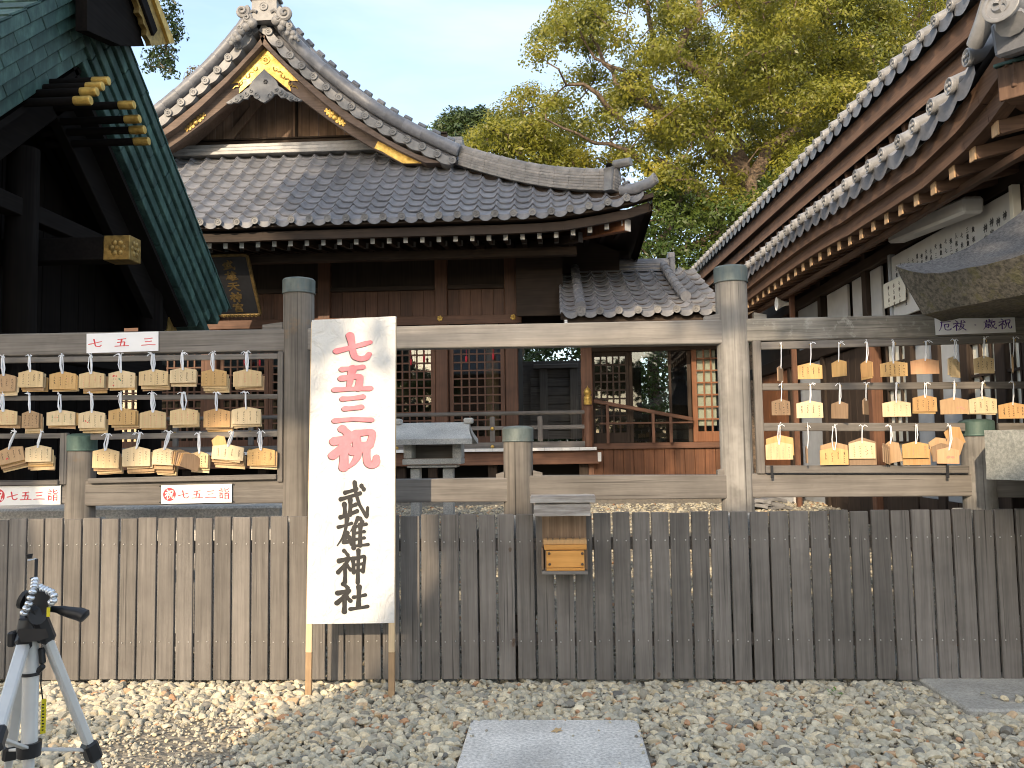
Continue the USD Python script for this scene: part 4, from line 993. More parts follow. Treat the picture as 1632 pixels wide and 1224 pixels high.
wbox('slip_shelf', 866, 860, 935, 868, FY - 0.12, FY - 0.024, 'plaque_amber', 0.002)
wbox('front_panel', 867, 868, 935, 876.5, FY - 0.128, FY - 0.114, 'box_wood', 0.002)
wbox('front_panel', 871, 877.5, 931, 905, FY - 0.124, FY - 0.114, 'box_wood', 0.002)
wbox('front_panel', 871, 905.5, 932, 910, FY - 0.126, FY - 0.114, 'box_wood', 0.002)
wbox('base_shelf', 864, 910.5, 937, 916, FY - 0.14, YB0, 'grey_wood_x', 0.002)
for px in (873, 881, 892, 902, 913, 924):
    q = at(px, 862, FY - 0.07)
    put(ob, 'peg', tube([q + np.array([0, 0.03, 0.02]), q + np.array([0, -0.05, 0.004])], 0.004, 6), 'box_old')
for px, py in ((875, 882), (928, 882), (876, 899), (928, 899)):
    q = at(px, py, FY - 0.124)
    put(ob, 'knob', smooth(lathe([(0.007, 0.0), (0.008, 0.006), (0.006, 0.011), (0.001, 0.013)], q, 12, '-y'), 40), 'ink_brown')
# ================================================================ roof tile makers
def grid_mesh(P, flipn=False):
    """P: (rows, cols, 3) grid -> verts, faces, smooth normals"""
    n, m = P.shape[:2]
    i, j = np.meshgrid(np.arange(n - 1), np.arange(m - 1), indexing='ij')
    q = np.stack([i * m + j, i * m + j + 1, (i + 1) * m + j + 1, (i + 1) * m + j], -1).reshape(-1, 4)
    if flipn: q = q[:, ::-1]
    a = np.gradient(P, axis=1); b = np.gradient(P, axis=0)
    N = np.cross(a, b); N /= np.linalg.norm(N, axis=2, keepdims=True) + 1e-12
    if flipn: N = -N
    f = np.vstack([q[:, [0, 1, 2]], q[:, [0, 2, 3]]])
    return P.reshape(-1, 3), f, N.reshape(-1, 3)
def joinn(*ms):
    v, f, n, k = [], [], [], 0
    for a, b, c in ms:
        v.append(a); f.append(b + k); n.append(c); k += len(a)
    return np.vstack(v), np.vstack(f), np.vstack(n)
UW = np.array([0, 0.05, 0.1, 0.16, 0.23, 0.32, 0.45, 0.6, 0.75, 0.88, 1.0])
def wave(u, amp):
    return amp * (1.25 * np.exp(-((u - 0.10) / 0.105) ** 2) + 1.25 * np.exp(-((u - 1.10) / 0.105) ** 2) - 0.42 * np.sin(np.pi * np.clip((u - 0.18) / 0.84, 0, 1)))
def pan_tile(surf, nrm, x0, x1, s0, s1, amp=0.042, lift=0.03, th=0.022, pend=0.0, sgn=1):
    """one S shaped pan tile on surface surf(x, s); lower edge s0 stands proud of the row below; pend: drop of an eave tile's apron"""
    U = UW
    rows = []
    for t in (0.0, 0.5, 1.12):
        s = s0 + (s1 - s0) * t
        X = x0 + (x1 - x0) * (U if sgn > 0 else 1 - U)
        P = np.array([surf(x, s) for x in X])
        rows.append(P + nrm * (wave(U, amp) + lift * (1 - t) + 0.004)[:, None])
    top = np.array(rows)
    low = top[0] - nrm * th
    lip = np.array([low, top[0]])
    g = [grid_mesh(top, sgn < 0), grid_mesh(lip, sgn < 0)]
    if pend:
        d = pend * (0.62 + 0.38 * np.sin(np.pi * np.clip((U - 0.2) / 0.8, 0, 1)))
        dn = top[0] + np.array([0, 0, -1.0]) * d[:, None] + (top[0] - top[1]) / np.linalg.norm(top[0] - top[1], axis=1, keepdims=True) * 0.004
        up = top[0] + (dn - top[0]) * 0.0 + (top[0] - top[1]) / np.linalg.norm(top[0] - top[1], axis=1, keepdims=True) * 0.004
        g.append(grid_mesh(np.array([dn, up]), sgn < 0))
    return joinn(*g)
def tomoe(c, n, r, depth=0.02, up=(0, 0, 1), three_balls=False):
    """round end tile with rim and a swirl of three commas (or three balls) in relief"""
    n = np.asarray(n, float) / np.linalg.norm(n)
    d, s, u = frame_of(n, up)
    mb = MB()
    prof = [(r * 0.96, -depth), (r, -depth * 0.3), (r, 0.006), (r * 0.93, 0.010), (r * 0.80, 0.009), (r * 0.76, 0.002), (0.001, 0.002)]
    v, f = lathe(prof, (0, 0, 0), 18)
    for k in range(3):
        a = k * 2 * np.pi / 3 + 0.5
        if three_balls:
            b = trimesh.creation.icosphere(1, r * 0.25)
            w = np.array(b.vertices) * [1, 1, 0.7] + [0.36 * r * math.cos(a), 0.36 * r * math.sin(a), 0.006]
            f = np.vstack([f, np.array(b.faces) + len(v)]); v = np.vstack([v, w])
        else:
            th = np.linspace(0, 1.7, 6)
            pts = np.stack([r * (0.26 + 0.22 * th / 1.7) * np.cos(a + th), r * (0.26 + 0.22 * th / 1.7) * np.sin(a + th), np.full(6, 0.004)], 1)
            w, g = tube(pts, np.linspace(0.2, 0.03, 6) * r, 5)
            f = np.vstack([f, g + len(v)]); v = np.vstack([v, w])
    w = np.asarray(c) + v[:, :1] * s + v[:, 1:2] * u + v[:, 2:] * d
    F = f if np.dot(np.cross(s, u), d) > 0 else f[:, ::-1]
    return smooth((w, F), 45)

# ================================================================ main hall
HX = at(423, 80, 13.75)[0]
hall = thing('shrine_hall', 'main shrine hall with gabled grey tile roof, gold gable fittings and brown timber front', 'shrine building', (HX, 14.0, 0.6))
EY = 12.2
_cx = [at(x, y, EY) for x, y in ((330, 360), (408, 355), (700, 346.5), (818.8, 343), (853, 341), (883, 339.8), (913, 335.3), (942.5, 330.6), (972.6, 324.8), (1004.7, 317.5), (1040, 306))]
EXs, EZs = [p[0] for p in _cx], [p[2] for p in _cx]
def eave_z(x):
    x = x if x >= HX else 2 * HX - x
    return float(np.interp(x, EXs, EZs))
TY, TZ = 14.5, 6.60
def surf(x, s):
    ze = eave_z(x)
    return np.array([x, EY + (TY - EY) * s, ze + (TZ - ze) * s - 0.07 * math.sin(math.pi * min(1, s)) ])
NR = np.array([0, -(TZ - 4.77), (TY - EY)]); NR /= np.linalg.norm(NR)
CORN = at(1046, 307, EY - 0.02)
HIP0 = np.array([at(738, 262, 13.75)[0], 13.75, 0]); HIP1 = np.array([CORN[0], EY, 0])
def hip_x(y): return HIP1[0] + (HIP0[0] - HIP1[0]) * (y - EY) / (13.75 - EY)
PW = 0.2712
x_first = at(408, 355, EY)[0] - 0.10 * PW      # a crest
NROW = 11
cols = []
k0 = int(math.floor((2 * HX - HIP1[0] - x_first) / PW)); k1 = int(math.ceil((HIP1[0] - x_first) / PW))
stuffs = []
cnt = 0
r = np.random.default_rng(4)
tile_jobs = []
for k in range(k0, k1):
    x0 = x_first + k * PW; x1 = x0 + PW
    xm = (x0 + x1) / 2
    for j in range(NROW):
        s0, s1 = j / NROW, (j + 1) / NROW
        y = EY + (TY - EY) * (s0 + s1) / 2
        if y < 13.8 and (xm > hip_x(y) + 0.02 or xm < 2 * HX - hip_x(y) - 0.02): continue
        if y >= 13.8 and abs(xm - HX) > 3.25: continue
        tile_jobs.append((x0, x1, s0, s1, j, xm))
vis = [t for t in tile_jobs if t[5] > -6.15]
vis.sort(key=lambda t: (t[4], abs(t[5] + 2.3)))
keep = set(id(t) for t in vis[:298])
for t in tile_jobs:
    x0, x1, s0, s1, j, xm = t
    m = pan_tile(surf, NR, x0, x1, s0, s1, lift=0.03 + r.normal(0, 0.0015), pend=0.085 if j == 0 else 0.0)
    if id(t) in keep: put(hall, 'roof_tile', m, 'roof_tile')
    else: stuffs.append(m)
put(hall, 'roof_tiles', joinn(*stuffs), 'roof_tile', 'roof tiles hidden at the far left of the slope', 'stuff')
# backing deck under the tiles
bk = np.array([[surf(x, s) - NR * 0.02 for x in np.linspace(2 * HX - HIP1[0], HIP1[0], 40)] for s in np.linspace(0.02, 1, 6)])
for a in range(6):
    y = EY + (TY - EY) * np.linspace(0.02, 1, 6)[a]
    lim = hip_x(min(y, 13.75)); bk[a, :, 0] = np.clip(bk[a, :, 0], 2 * HX - lim, lim)
put(hall, 'roof_deck', grid_mesh(bk), 'dark_wood_x')
for k in range(k0 + 1, k1):
    x = x_first + (k + 0.10) * PW
    if x < -6.3 or x > HIP1[0] - 0.25: continue
    c = surf(x, 0.0) + NR * 0.052 + np.array([0, -0.028, -0.022])
    put(hall, 'eave_cap', tomoe(c, (0, -1, -0.08), 0.056), 'cap_tile')

# --- gable: profile of the verge (right half, measured; the left half mirrors it)
YV = 13.55
capR = [(411.8, 31), (428.8, 51), (445.8, 70), (462.8, 88.4), (481, 105), (500, 122), (519.8, 139), (540, 155), (560.3, 170), (581.7, 184), (604, 198), (626, 210), (649, 222.3), (673, 233.5), (697, 245), (721, 255.5)]
cap3 = np.array([at(x, y, YV) for x, y in capR])
X0 = cap3[0][0] + 0.0
capL = [(397.5, 52), (380.5, 72.7), (364, 92), (346.5, 112), (327.7, 128.7), (308.6, 147), (289, 163.4), (268.6, 180), (247, 197)]
cap3L = np.array([at(x, y, YV) for x, y in capL])
last = cap3L[-1]
for k in range(5):
    last = last + np.array([-0.235, 0, -0.115 + 0.012 * k]); cap3L = np.vstack([cap3L, last])
def curve(pts, t):
    pts = np.asarray(pts); s = np.r_[0, np.cumsum(np.linalg.norm(np.diff(pts, axis=0), axis=1))]
    return np.stack([np.interp(t * s[-1], s, pts[:, k]) for k in range(3)], -1), s[-1]
def offs(pts, d):
    """shift a verge curve away from the roof (in its own upright plane)"""
    pts = np.asarray(pts); t = np.gradient(pts, axis=0); t /= np.linalg.norm(t, axis=1, keepdims=True)
    n = np.stack([-t[:, 2], 0 * t[:, 0], t[:, 0]], 1); n *= np.sign(n[:, 2:3] + 1e-9)
    return pts + n * d
for side, C in ((1, cap3), (-1, np.vstack([cap3[:1], cap3L]))):
    for i, c in enumerate(C):
        if side < 0 and i == 0: continue
        t = C[min(i + 1, len(C) - 1)] - C[max(i - 1, 0)]; t /= np.linalg.norm(t)
        put(hall, 'verge_cap', tomoe(c + np.array([0, -0.02, 0]), (0, -1, 0), 0.066), 'cap_tile')
    # pendant verge tiles between the caps
    for i in range(len(C) - 1):
        a, b = C[i], C[i + 1]
        t = (b - a) / np.linalg.norm(b - a); n = np.array([-t[2], 0, t[0]]); n *= np.sign(n[2])
        L = np.linalg.norm(b - a)
        g = np.linspace(0, 1, 9)
        lowc = -0.075 - 0.035 * np.sin(np.pi * g)
        poly = [(L * x, y) for x, y in zip(g, lowc)] + [(L, 0.035), (0, 0.035)]
        N = np.cross(t, n)
        v, f = prism(poly, 0.30, a + np.array([0, 0.0 if N[1] > 0 else 0.30, 0]), t, n)
        put(hall, 'verge_tile', (v, f), 'cap_tile')
    # shadowed course, then the smooth roll made of long half pipes, then the stacked ridge behind it
    E0 = offs(C, 0.085)
    put(hall, 'verge_course', tube(E0 + np.array([0, 0.20, 0]), 0.06, 6), 'roof_tile')
    Rr = offs(C, 0.215)
    P, L = curve(Rr, np.linspace(0, 1, 13))
    for i in range(12):
        a, b = P[i] + np.array([0, 0.10, 0]), P[i + 1] + np.array([0, 0.10, 0])
        e = (b - a) * 0.02
        put(hall, 'ridge_roll', smooth(tube([a, a + e, b - e * 0.5, b + e], [0.098, 0.103, 0.097, 0.095], 14), 40), 'roof_tile')
    for q, (d, rad, yb) in enumerate(((0.25, 0.075, 0.32), (0.335, 0.07, 0.42))):
        put(hall, 'ridge_course', smooth(tube(offs(C, d) + np.array([0, yb, 0]), rad, 8), 50), 'roof_tile')
    P, L = curve(offs(C, 0.42), np.linspace(0.08, 0.98, 14))
    for p_, pn in zip(P, np.roll(P, -1, 0)):
        if np.linalg.norm(pn - p_) > 1: continue
        d = (pn - p_) / np.linalg.norm(pn - p_)
        put(hall, 'ridge_cap', tube([p_ + np.array([0, 0.42, -0.01]), p_ + d * 0.13 + np.array([0, 0.42, -0.01])], 0.05, 8), 'roof_tile')
    # roof surface sloping away on this side (ribbed), down to the side eave
    prof = list(offs(C, 0.02))
    endp = np.array([CORN[0] if side > 0 else 2 * HX - CORN[0], YV, 4.9])
    prof = np.vstack([prof, [prof[-1] * 0.5 + endp * 0.5 + np.array([0, 0, -0.12])], [endp]])
    Yg = np.arange(13.62, 16.7, 0.068)
    G = np.array([[[p_[0], y, p_[2] + 0.025 * math.cos((y - 13.6) * 2 * np.pi / 0.2712) - (0 if y > 14.3 or k < len(C) else 0.0)] for y in Yg] for k, p_ in enumerate(prof)])
    lowrow = len(C)
    G[lowrow:, :, 1] = np.maximum(G[lowrow:, :, 1], 14.1)
    put(hall, 'side_roof', grid_mesh(G, side > 0), 'roof_tile')
# main ridge running back
apex = cap3[0]
put(hall, 'main_ridge', cbox((X0 - 0.17, 13.75, apex[2] + 0.05), (X0 + 0.17, 16.6, apex[2] + 0.62), 0.03), 'ridge_tile')
# demon tile at the gable top: block with a disc between curling clouds
og = MB()
def sph(px, py, r, y=13.42, sc=(1, 0.8, 1)):
    c = at(px, py, y); s = trimesh.creation.icosphere(2, r)
    og.add(np.array(s.vertices) * sc + c, np.array(s.faces))
def curl(px, py, R, y=13.40, turns=1.6, sg=1):
    c = at(px, py, y); th = np.linspace(0, turns * 2 * np.pi, 26)
    rr = R * (1 - 0.75 * th / th[-1])
    og.tube(np.stack([c[0] + sg * rr * np.cos(th + 2.2), c[1] - 0.10 * th / th[-1] * R * 6, c[2] + rr * np.sin(th + 2.2)], 1), np.linspace(0.05, 0.022, 26) * R / 0.11, 7)
for px, py, R, sg in ((455, 22, 0.115, 1), (444, 29, 0.07, 1), (387, 19, 0.10, -1), (394, 29, 0.068, -1), (462, 41, 0.05, 1), (383, 45, 0.06, -1)):
    curl(px, py, R, sg=sg); sph(px, py, R * 0.62)
for px, py, r_ in ((452, 37, 0.075), (461, 46, 0.055), (467, 53, 0.05), (472, 60, 0.045), (476, 64, 0.03), (440, 33, 0.08), (402, 37, 0.085), (392, 43, 0.075), (384, 50, 0.07), (377, 56, 0.07), (372, 63, 0.065), (369, 68, 0.045), (380, 60, 0.06), (448, 44, 0.06), (458, 53, 0.05), (466, 60, 0.04)):
    sph(px, py, r_)
a, b = at(402, 24, 13.45), at(443, -14, 13.45)
w = b[0] - a[0]; h = b[2] - a[2]
og.prism([(0, -0.12), (w, -0.12), (w * 0.97, h), (w * 0.03, h)], 0.2, (a[0], 13.60, a[2]), UX, UZ)
for zf in (0.62, 0.86): og.box((a[0] - 0.04, 13.34, a[2] + h * zf), (b[0] + 0.04, 13.62, a[2] + h * zf + 0.05), 0.015)
g = at(420, 10, 13.39); og.add(*tomoe(g, (0, -1, 0), 0.072)[:2])
for sx in (-1, 1):
    q = at(420 + sx * 11, 19, 13.39); og.tube([q, q + np.array([sx * 0.06, 0, 0.03]), q + np.array([sx * 0.12, 0, -0.01])], [0.03, 0.028, 0.018], 6)
put(hall, 'demon_tile', smooth(og.vf, 45), 'cap_tile')

# bargeboards with brass fittings
YB = 13.75
HU = [(423, 74), (450, 101), (479, 130), (520, 166), (557, 195), (604, 222.5), (640, 242), (680, 261)]
HL = [(423, 113), (440, 128), (463, 146), (486, 163), (520, 188), (560, 215), (596, 237), (642, 261)]
ST = [(416, 55), (438, 83), (462, 108), (490, 132.5), (530, 164.5), (575, 197), (622, 228), (665, 250), (706, 264)]
def band(up, lo, y0, y1, mirror):
    U3 = [at(x, y, YB) for x, y in up]; L3 = [at(x, y, YB) for x, y in lo]
    poly = [(p[0] - HX, p[2]) for p in U3] + [(p[0] - HX, p[2]) for p in L3[::-1]]
    if mirror: poly = [(-a, b) for a, b in poly]
    return prism(poly, abs(y1 - y0), (HX, y1, 0), UX, UZ)
for mir in (False, True):
    put(hall, 'bargeboard', band(HU, HL, YB, YB + 0.09, mir), 'barge_wood')
    put(hall, 'verge_soffit', band(ST, [(a, b + 3) for a, b in HU], 13.60, 14.4, mir), 'barge_wood')
    # lower end fitting and the flower fitting half way
    put(hall, 'end_fitting', band([(604, 222.7), (625, 234), (648, 246.5), (677, 260.3)], [(596.8, 236.4), (610, 242), (625, 251), (643, 260.6)], YB - 0.012, YB - 0.001, mir), 'brass')
    fl = MB()
    c = at(534, 187, YB - 0.004); ax = at(550, 200, YB) - at(518, 175, YB); L = np.linalg.norm(ax); ax /= L; nn = np.array([-ax[2], 0, ax[0]])
    if mir: c = np.array([2 * HX - c[0], c[1], c[2]]); ax = ax * [-1, 1, 1]; nn = np.array([-ax[2], 0, ax[0]])
    fl.lathe([(0.052, 0), (0.055, 0.012), (0.045, 0.024), (0.02, 0.03), (0.001, 0.03)], c, 14, '-y')
    for s_ in (-1, 1):
        for dx, dy, rr in ((0.075, 0.03, 0.034), (0.075, -0.03, 0.034), (0.115, 0.0, 0.03), (0.14, 0.032, 0.026), (0.14, -0.03, 0.026), (0.175, 0.0, 0.028), (0.20, 0.022, 0.02), (0.20, -0.02, 0.02)):
            fl.lathe([(rr, 0), (rr * 0.9, 0.01), (0.001, 0.014)], c + ax * dx * s_ + nn * dy, 9, '-y')
    put(hall, 'flower_fitting', smooth(fl.vf, 45), 'old_brass' if mir else 'brass')
# gold cover of the gable peak
def pk(lst): return [(at(x, y, YB)[0] - HX, at(x, y, YB)[2]) for x, y in lst]
half = pk([(423, 74), (479.5, 130.5), (461, 128.5), (464, 146), (423, 112.5)])
poly = half[:-1] + [half[-1]] + [(-a, b) for a, b in half[::-1][1:-1]]
gp = put(hall, 'peak_fitting', prism(poly, 0.014, (HX, YB - 0.001, 0), UX, UZ), 'brass')
gr = MB()
c = at(423, 95, YB - 0.016)
gr.add(*tomoe(c, (0, -1, 0), 0.082)[:2])
for s_ in (-1, 1):
    for k in range(3):
        q = at(423 + s_ * (17 + 12 * k), 110 + 11.5 * k, YB - 0.018)
        th = np.linspace(0, 4.8, 14); R = 0.05 * (1 - 0.17 * th)
        gr.tube(np.stack([q[0] + s_ * R * np.cos(th + 2.4), 0 * th + q[1], q[2] + R * np.sin(th + 2.4)], 1), np.linspace(0.013, 0.006, 14), 5)
        gr.tube([q + np.array([s_ * 0.02, 0, -0.05]), q + np.array([s_ * 0.075, 0, -0.05]), q + np.array([s_ * 0.115, 0, -0.09])], [0.012, 0.012, 0.006], 5)
put(gp, 'relief', smooth(gr.vf, 50), 'brass')
# carved pendant below the peak
def pendant(lst): return Polygon([(at(x, y, YB)[0] - HX, at(x, y, YB)[2]) for x, y in lst])
hr = [(423, 112.5), (442, 131), (446, 140), (452, 143), (458, 148), (466, 151), (474, 157), (483, 162), (478, 164), (470, 162), (464, 163), (456, 158), (449, 158), (444, 152), (439, 153), (435, 158), (428, 163), (423, 166)]
pts = [(at(x, y, YB)[0] - HX, at(x, y, YB)[2]) for x, y in hr]
poly = pts + [(-a, b) for a, b in pts[::-1][1:-1]]
ge = put(hall, 'gable_pendant', prism(poly, 0.05, (HX, YB - 0.02, 0), UX, UZ), 'dark_tile')
cv = MB()
for s_ in (-1, 1):
    for px, py, R in ((430, 152, 0.062), (447, 148, 0.04), (455, 152, 0.036), (463, 156, 0.034), (471, 159, 0.028), (440, 143, 0.03)):
        q = at(px, py, YB - 0.075); q = np.array([HX + s_ * (q[0] - HX), q[1], q[2]])
        th = np.linspace(0, 7.5, 18); rr_ = R * (1 - 0.105 * th)
        cv.tube(np.stack([q[0] + s_ * rr_ * np.cos(-th + 1.2), 0 * th + q[1], q[2] + rr_ * np.sin(-th + 1.2)], 1), np.linspace(0.014, 0.008, 18), 5)
put(ge, 'carving', smooth(cv.vf, 50), 'dark_tile')
fl = MB(); q = at(423, 130, YB - 0.075)
for a in np.arange(6) * np.pi / 3: fl.lathe([(0.016, 0), (0.012, 0.012), (0.001, 0.014)], q + 0.026 * np.array([math.cos(a), 0, math.sin(a)]), 8, '-y')
put(ge, 'flower_crest', smooth(fl.vf, 45), 'black_plastic')

# gable wall of upright planks, centre strut, slanting struts, sill courses
YW = 14.75
xl, xr = HX - 2.35, HX + 2.35
zs = at(423, 223, 14.6)[2]
n = 30
for i in range(n):
    a = xl + (xr - xl) * i / n; b = xl + (xr - xl) * (i + 1) / n - 0.006
    zt = zs + 0.02 + 1.75 * max(0.02, 1 - (abs((a + b) / 2 - HX) / 2.45) ** 0.85)
    put(hall, 'gable_plank', cbox((a, YW + r.uniform(-0.004, 0.004), zs - 0.03), (b, YW + 0.03, zt), 0.003), 'gable_wood')
put(hall, 'gable_strut', cbox((HX + 0.21, YW - 0.035, zs), (HX + 0.255, YW - 0.008, zs + 1.5), 0.003), 'dark_wood_z')
put(hall, 'gable_brace', bar((HX - 1.05, YW - 0.03, zs), (HX - 0.05, YW - 0.03, zs + 1.25), 0.05, 0.13, 0.005), 'gable_wood')
put(hall, 'gable_brace', bar((HX + 1.45, YW - 0.03, zs), (HX + 0.45, YW - 0.03, zs + 1.2), 0.05, 0.13, 0.005), 'gable_wood')
z1, z2, z3 = at(423, 223, 14.6)[2], at(423, 235, 14.5)[2], at(423, 247, 14.3)[2]
put(hall, 'gable_sill', cbox((xl - 0.6, 14.60, z2 + 0.004), (xr + 0.6, 14.78, z1), 0.006), 'dark_wood_x')
put(hall, 'gable_ledge', cbox((xl - 0.6, 14.56, z1 + 0.002), (xr + 0.6, 14.74, z1 + 0.028), 0.004), 'dark_wood_x')
for k in range(3):
    dz = (z2 - z3) / 3
    put(hall, 'flashing_course', cbox((xl - 0.9, 14.28 - 0.03 * k, z2 - dz * (k + 1) + 0.006), (xr + 0.9, 14.7, z2 - dz * k), 0.008), 'pale_tile')

# corner (hip) ridge of stacked courses, right; the left one mirrors it
A0, A1 = at(737, 266, 13.75), at(985, 313, 12.42)
hN = 6
hipdir = (A1 - A0)
def hip_pt(t, h, mir):
    p = A0 + hipdir * t + np.array([0, 0, h - 0.10 * math.sin(math.pi * t) * 0.9 + 0.06 * t ** 4])
    return np.array([2 * HX - p[0], p[1], p[2]]) if mir else p
for mir in (False, True):
    for q in range(6):
        h0 = 0.0 + q * 0.045
        pts = [hip_pt(t, h0 + 0.022, mir) for t in np.linspace(0, 1, 12)]
        mb = MB()
        for a, b in zip(pts[:-1], pts[1:]): mb.bar(a, b + (b - a) * 0.0, 0.27 - 0.018 * q, 0.040, 0.006)
        put(hall, 'hip_course', mb.vf, 'ridge_tile')
    for i in range(11):
        a, b = hip_pt(i / 11, 0.285, mir), hip_pt((i + 0.95) / 11, 0.285, mir)
        put(hall, 'hip_cap', smooth(tube([a, a + (b - a) * 0.15, b], [0.088, 0.078, 0.074], 10), 40), 'ridge_tile')
    e = hip_pt(1.0, 0.10, mir); d = (hip_pt(1.0, 0, mir) - hip_pt(0.8, 0, mir)); d /= np.linalg.norm(d)
    sd = np.cross(d, UZ); sd /= np.linalg.norm(sd)
    hm = MB()
    hm.prism([(-0.19, -0.10), (0.19, -0.10), (0.16, 0.16), (0.19, 0.22), (0.09, 0.27), (0, 0.25), (-0.09, 0.27), (-0.19, 0.22), (-0.16, 0.16)], 0.12, e - d * 0.02, sd, UZ)
    for s_ in (-1, 1):
        hm.lathe([(0.05, -0.05), (0.058, 0.06), (0.045, 0.13), (0.001, 0.135)], e + sd * 0.12 * s_ + UZ * 0.25 - d * 0.08, 10, 'y')
        th = np.linspace(0, 6, 14); R = 0.07 * (1 - 0.12 * th)
        hm.tube([e + sd * (s_ * (0.08 + R_ * math.cos(t_))) + UZ * (0.03 + R_ * math.sin(t_)) + d * (0.03 if not True else 0.0) - np.cross(sd, UZ) * 0.0 + (d * 0.13) for R_, t_ in zip(R, th)], 0.018, 5)
    hm.tube([e - d * 0.05 + UZ * 0.31, e + d * 0.22 + UZ * 0.36], [0.07, 0.062], 10)
    put(hall, 'hip_demon_tile', smooth(hm.vf, 40), 'cap_tile')
    tip = [e + d * 0.05 + UZ * -0.07, e + d * 0.28 + UZ * -0.04, e + d * 0.52 + UZ * 0.05, e + d * 0.60 + UZ * 0.12]
    put(hall, 'corner_roll', smooth(tube(tip, [0.085, 0.082, 0.078, 0.075], 12), 45), 'roof_tile')
    put(hall, 'corner_cap', tomoe(tip[-1], (d + UZ * 0.5), 0.082), 'cap_tile')

# eaves: fascia, soffit, two tiers of rafters with painted ends
def line_x(xa, xb, zf, y, h, dp, m, name, n=40):
    mb = MB(); xs_ = np.linspace(xa, xb, n)
    for a, b in zip(xs_[:-1], xs_[1:]): mb.bar((a, y, zf(a)), (b, y, zf(b)), dp, h)
    return put(hall, name, mb.vf, m)
xa, xb = 2 * HX - CORN[0] + 0.03, CORN[0] - 0.04
z_f = lambda x: eave_z(x) - 0.115
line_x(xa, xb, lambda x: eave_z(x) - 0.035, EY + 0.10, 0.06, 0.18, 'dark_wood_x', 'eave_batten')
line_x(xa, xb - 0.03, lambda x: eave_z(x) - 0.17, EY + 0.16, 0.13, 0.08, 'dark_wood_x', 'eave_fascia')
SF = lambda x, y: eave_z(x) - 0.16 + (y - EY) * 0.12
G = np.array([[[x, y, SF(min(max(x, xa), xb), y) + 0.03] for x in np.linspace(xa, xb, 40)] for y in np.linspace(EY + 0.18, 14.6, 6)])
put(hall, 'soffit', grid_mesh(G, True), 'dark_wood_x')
f0 = at(411, 389, 12.48); f1 = at(818, 377.5, 12.48); fp = (f1[0] - f0[0]) / 15.45
k = -9
while True:
    x = f0[0] + fp * k; k += 1
    if x > xb - 0.35: break
    zc = f0[2] + (eave_z(x) - eave_z(-3.0)) * 1.0
    R_ = put(hall, 'rafter', bar((x, 12.49, zc), (x, 14.3, zc + 0.22), 0.062, 0.085), 'dark_wood_y')
    put(R_, 'painted_end', cbox((x - 0.033, 12.478, zc - 0.044), (x + 0.033, 12.4895, zc + 0.044), 0.002), 'white_paint')
g0 = at(410, 396, 13.0); g1 = at(813, 386, 13.0); gp_ = (g1[0] - g0[0]) / 16.1
k = -9
while True:
    x = g0[0] + gp_ * k; k += 1
    if x > 0.2: break
    R_ = put(hall, 'rafter', bar((x, 13.01, g0[2]), (x, 14.3, g0[2] + 0.2), 0.062, 0.085), 'dark_wood_y')
    put(R_, 'painted_end', cbox((x - 0.034, 12.998, g0[2] - 0.042), (x + 0.034, 13.0095, g0[2] + 0.042), 0.002), 'shaded_white_paint')
put(hall, 'eave_purlin', cbox((-9.3, 13.12, g0[2] - 0.20), (0.35, 13.28, g0[2] - 0.07), 0.005), 'dark_wood_x')
# hip rafter with white end at the corner, and side eave fascia running back
c1 = at(1000, 359, 12.5)
hr_ = put(hall, 'hip_rafter', bar(c1 + np.array([-1.5, 1.3, 0.06]), c1, 0.13, 0.17, 0.01), 'orange_frame')
dd = np.array([1.5, -1.3, -0.06]); dd /= np.linalg.norm(dd)
put(hr_, 'painted_end', bar(c1 + dd * 0.001, c1 + dd * 0.012, 0.135, 0.175, 0.002), 'white_paint')
c2 = at(925, 378, 12.95)
hr2 = put(hall, 'hip_rafter', bar(c2 + np.array([-1.0, 0.9, 0.04]), c2, 0.10, 0.15, 0.01), 'dark_wood_y')
put(hr2, 'painted_end', bar(c2 + dd * 0.001, c2 + dd * 0.012, 0.105, 0.155, 0.002), 'shaded_white_paint')
G = np.array([[[CORN[0] - 0.05 - 0.0 * t, y, eave_z(CORN[0]) - 0.05 - 0.20 * min(1, (y - EY) / 2.5) - h] for y in np.linspace(EY + 0.05, 16.7, 12)] for t, h in ((0, 0.0), (0, 0.22))])
put(hall, 'side_fascia', grid_mesh(G, False), 'dark_wood_y')
put(hall, 'side_fascia_inner', grid_mesh(G - np.array([0.05, 0, 0]), True), 'dark_wood_y')
G = np.array([[[x, y, SF(xb, 12.4) - 0.02 + 0.05 * (CORN[0] - x)] for x in np.linspace(-1.2, CORN[0] - 0.06, 4)] for y in np.linspace(12.6, 16.65, 4)])
put(hall, 'side_soffit', grid_mesh(G, True), 'dark_wood_y')

put(hall, 'attic_wall', prism([(-5.9, 4.3), (5.9, 4.3), (5.9, 4.75), (3.0, 5.95), (-3.0, 5.95), (-5.9, 4.75)], 0.05, (HX, 14.70, 0), UX, UZ), 'dark_wood_x')  # added dark panel, blocks sky showing through under the roof
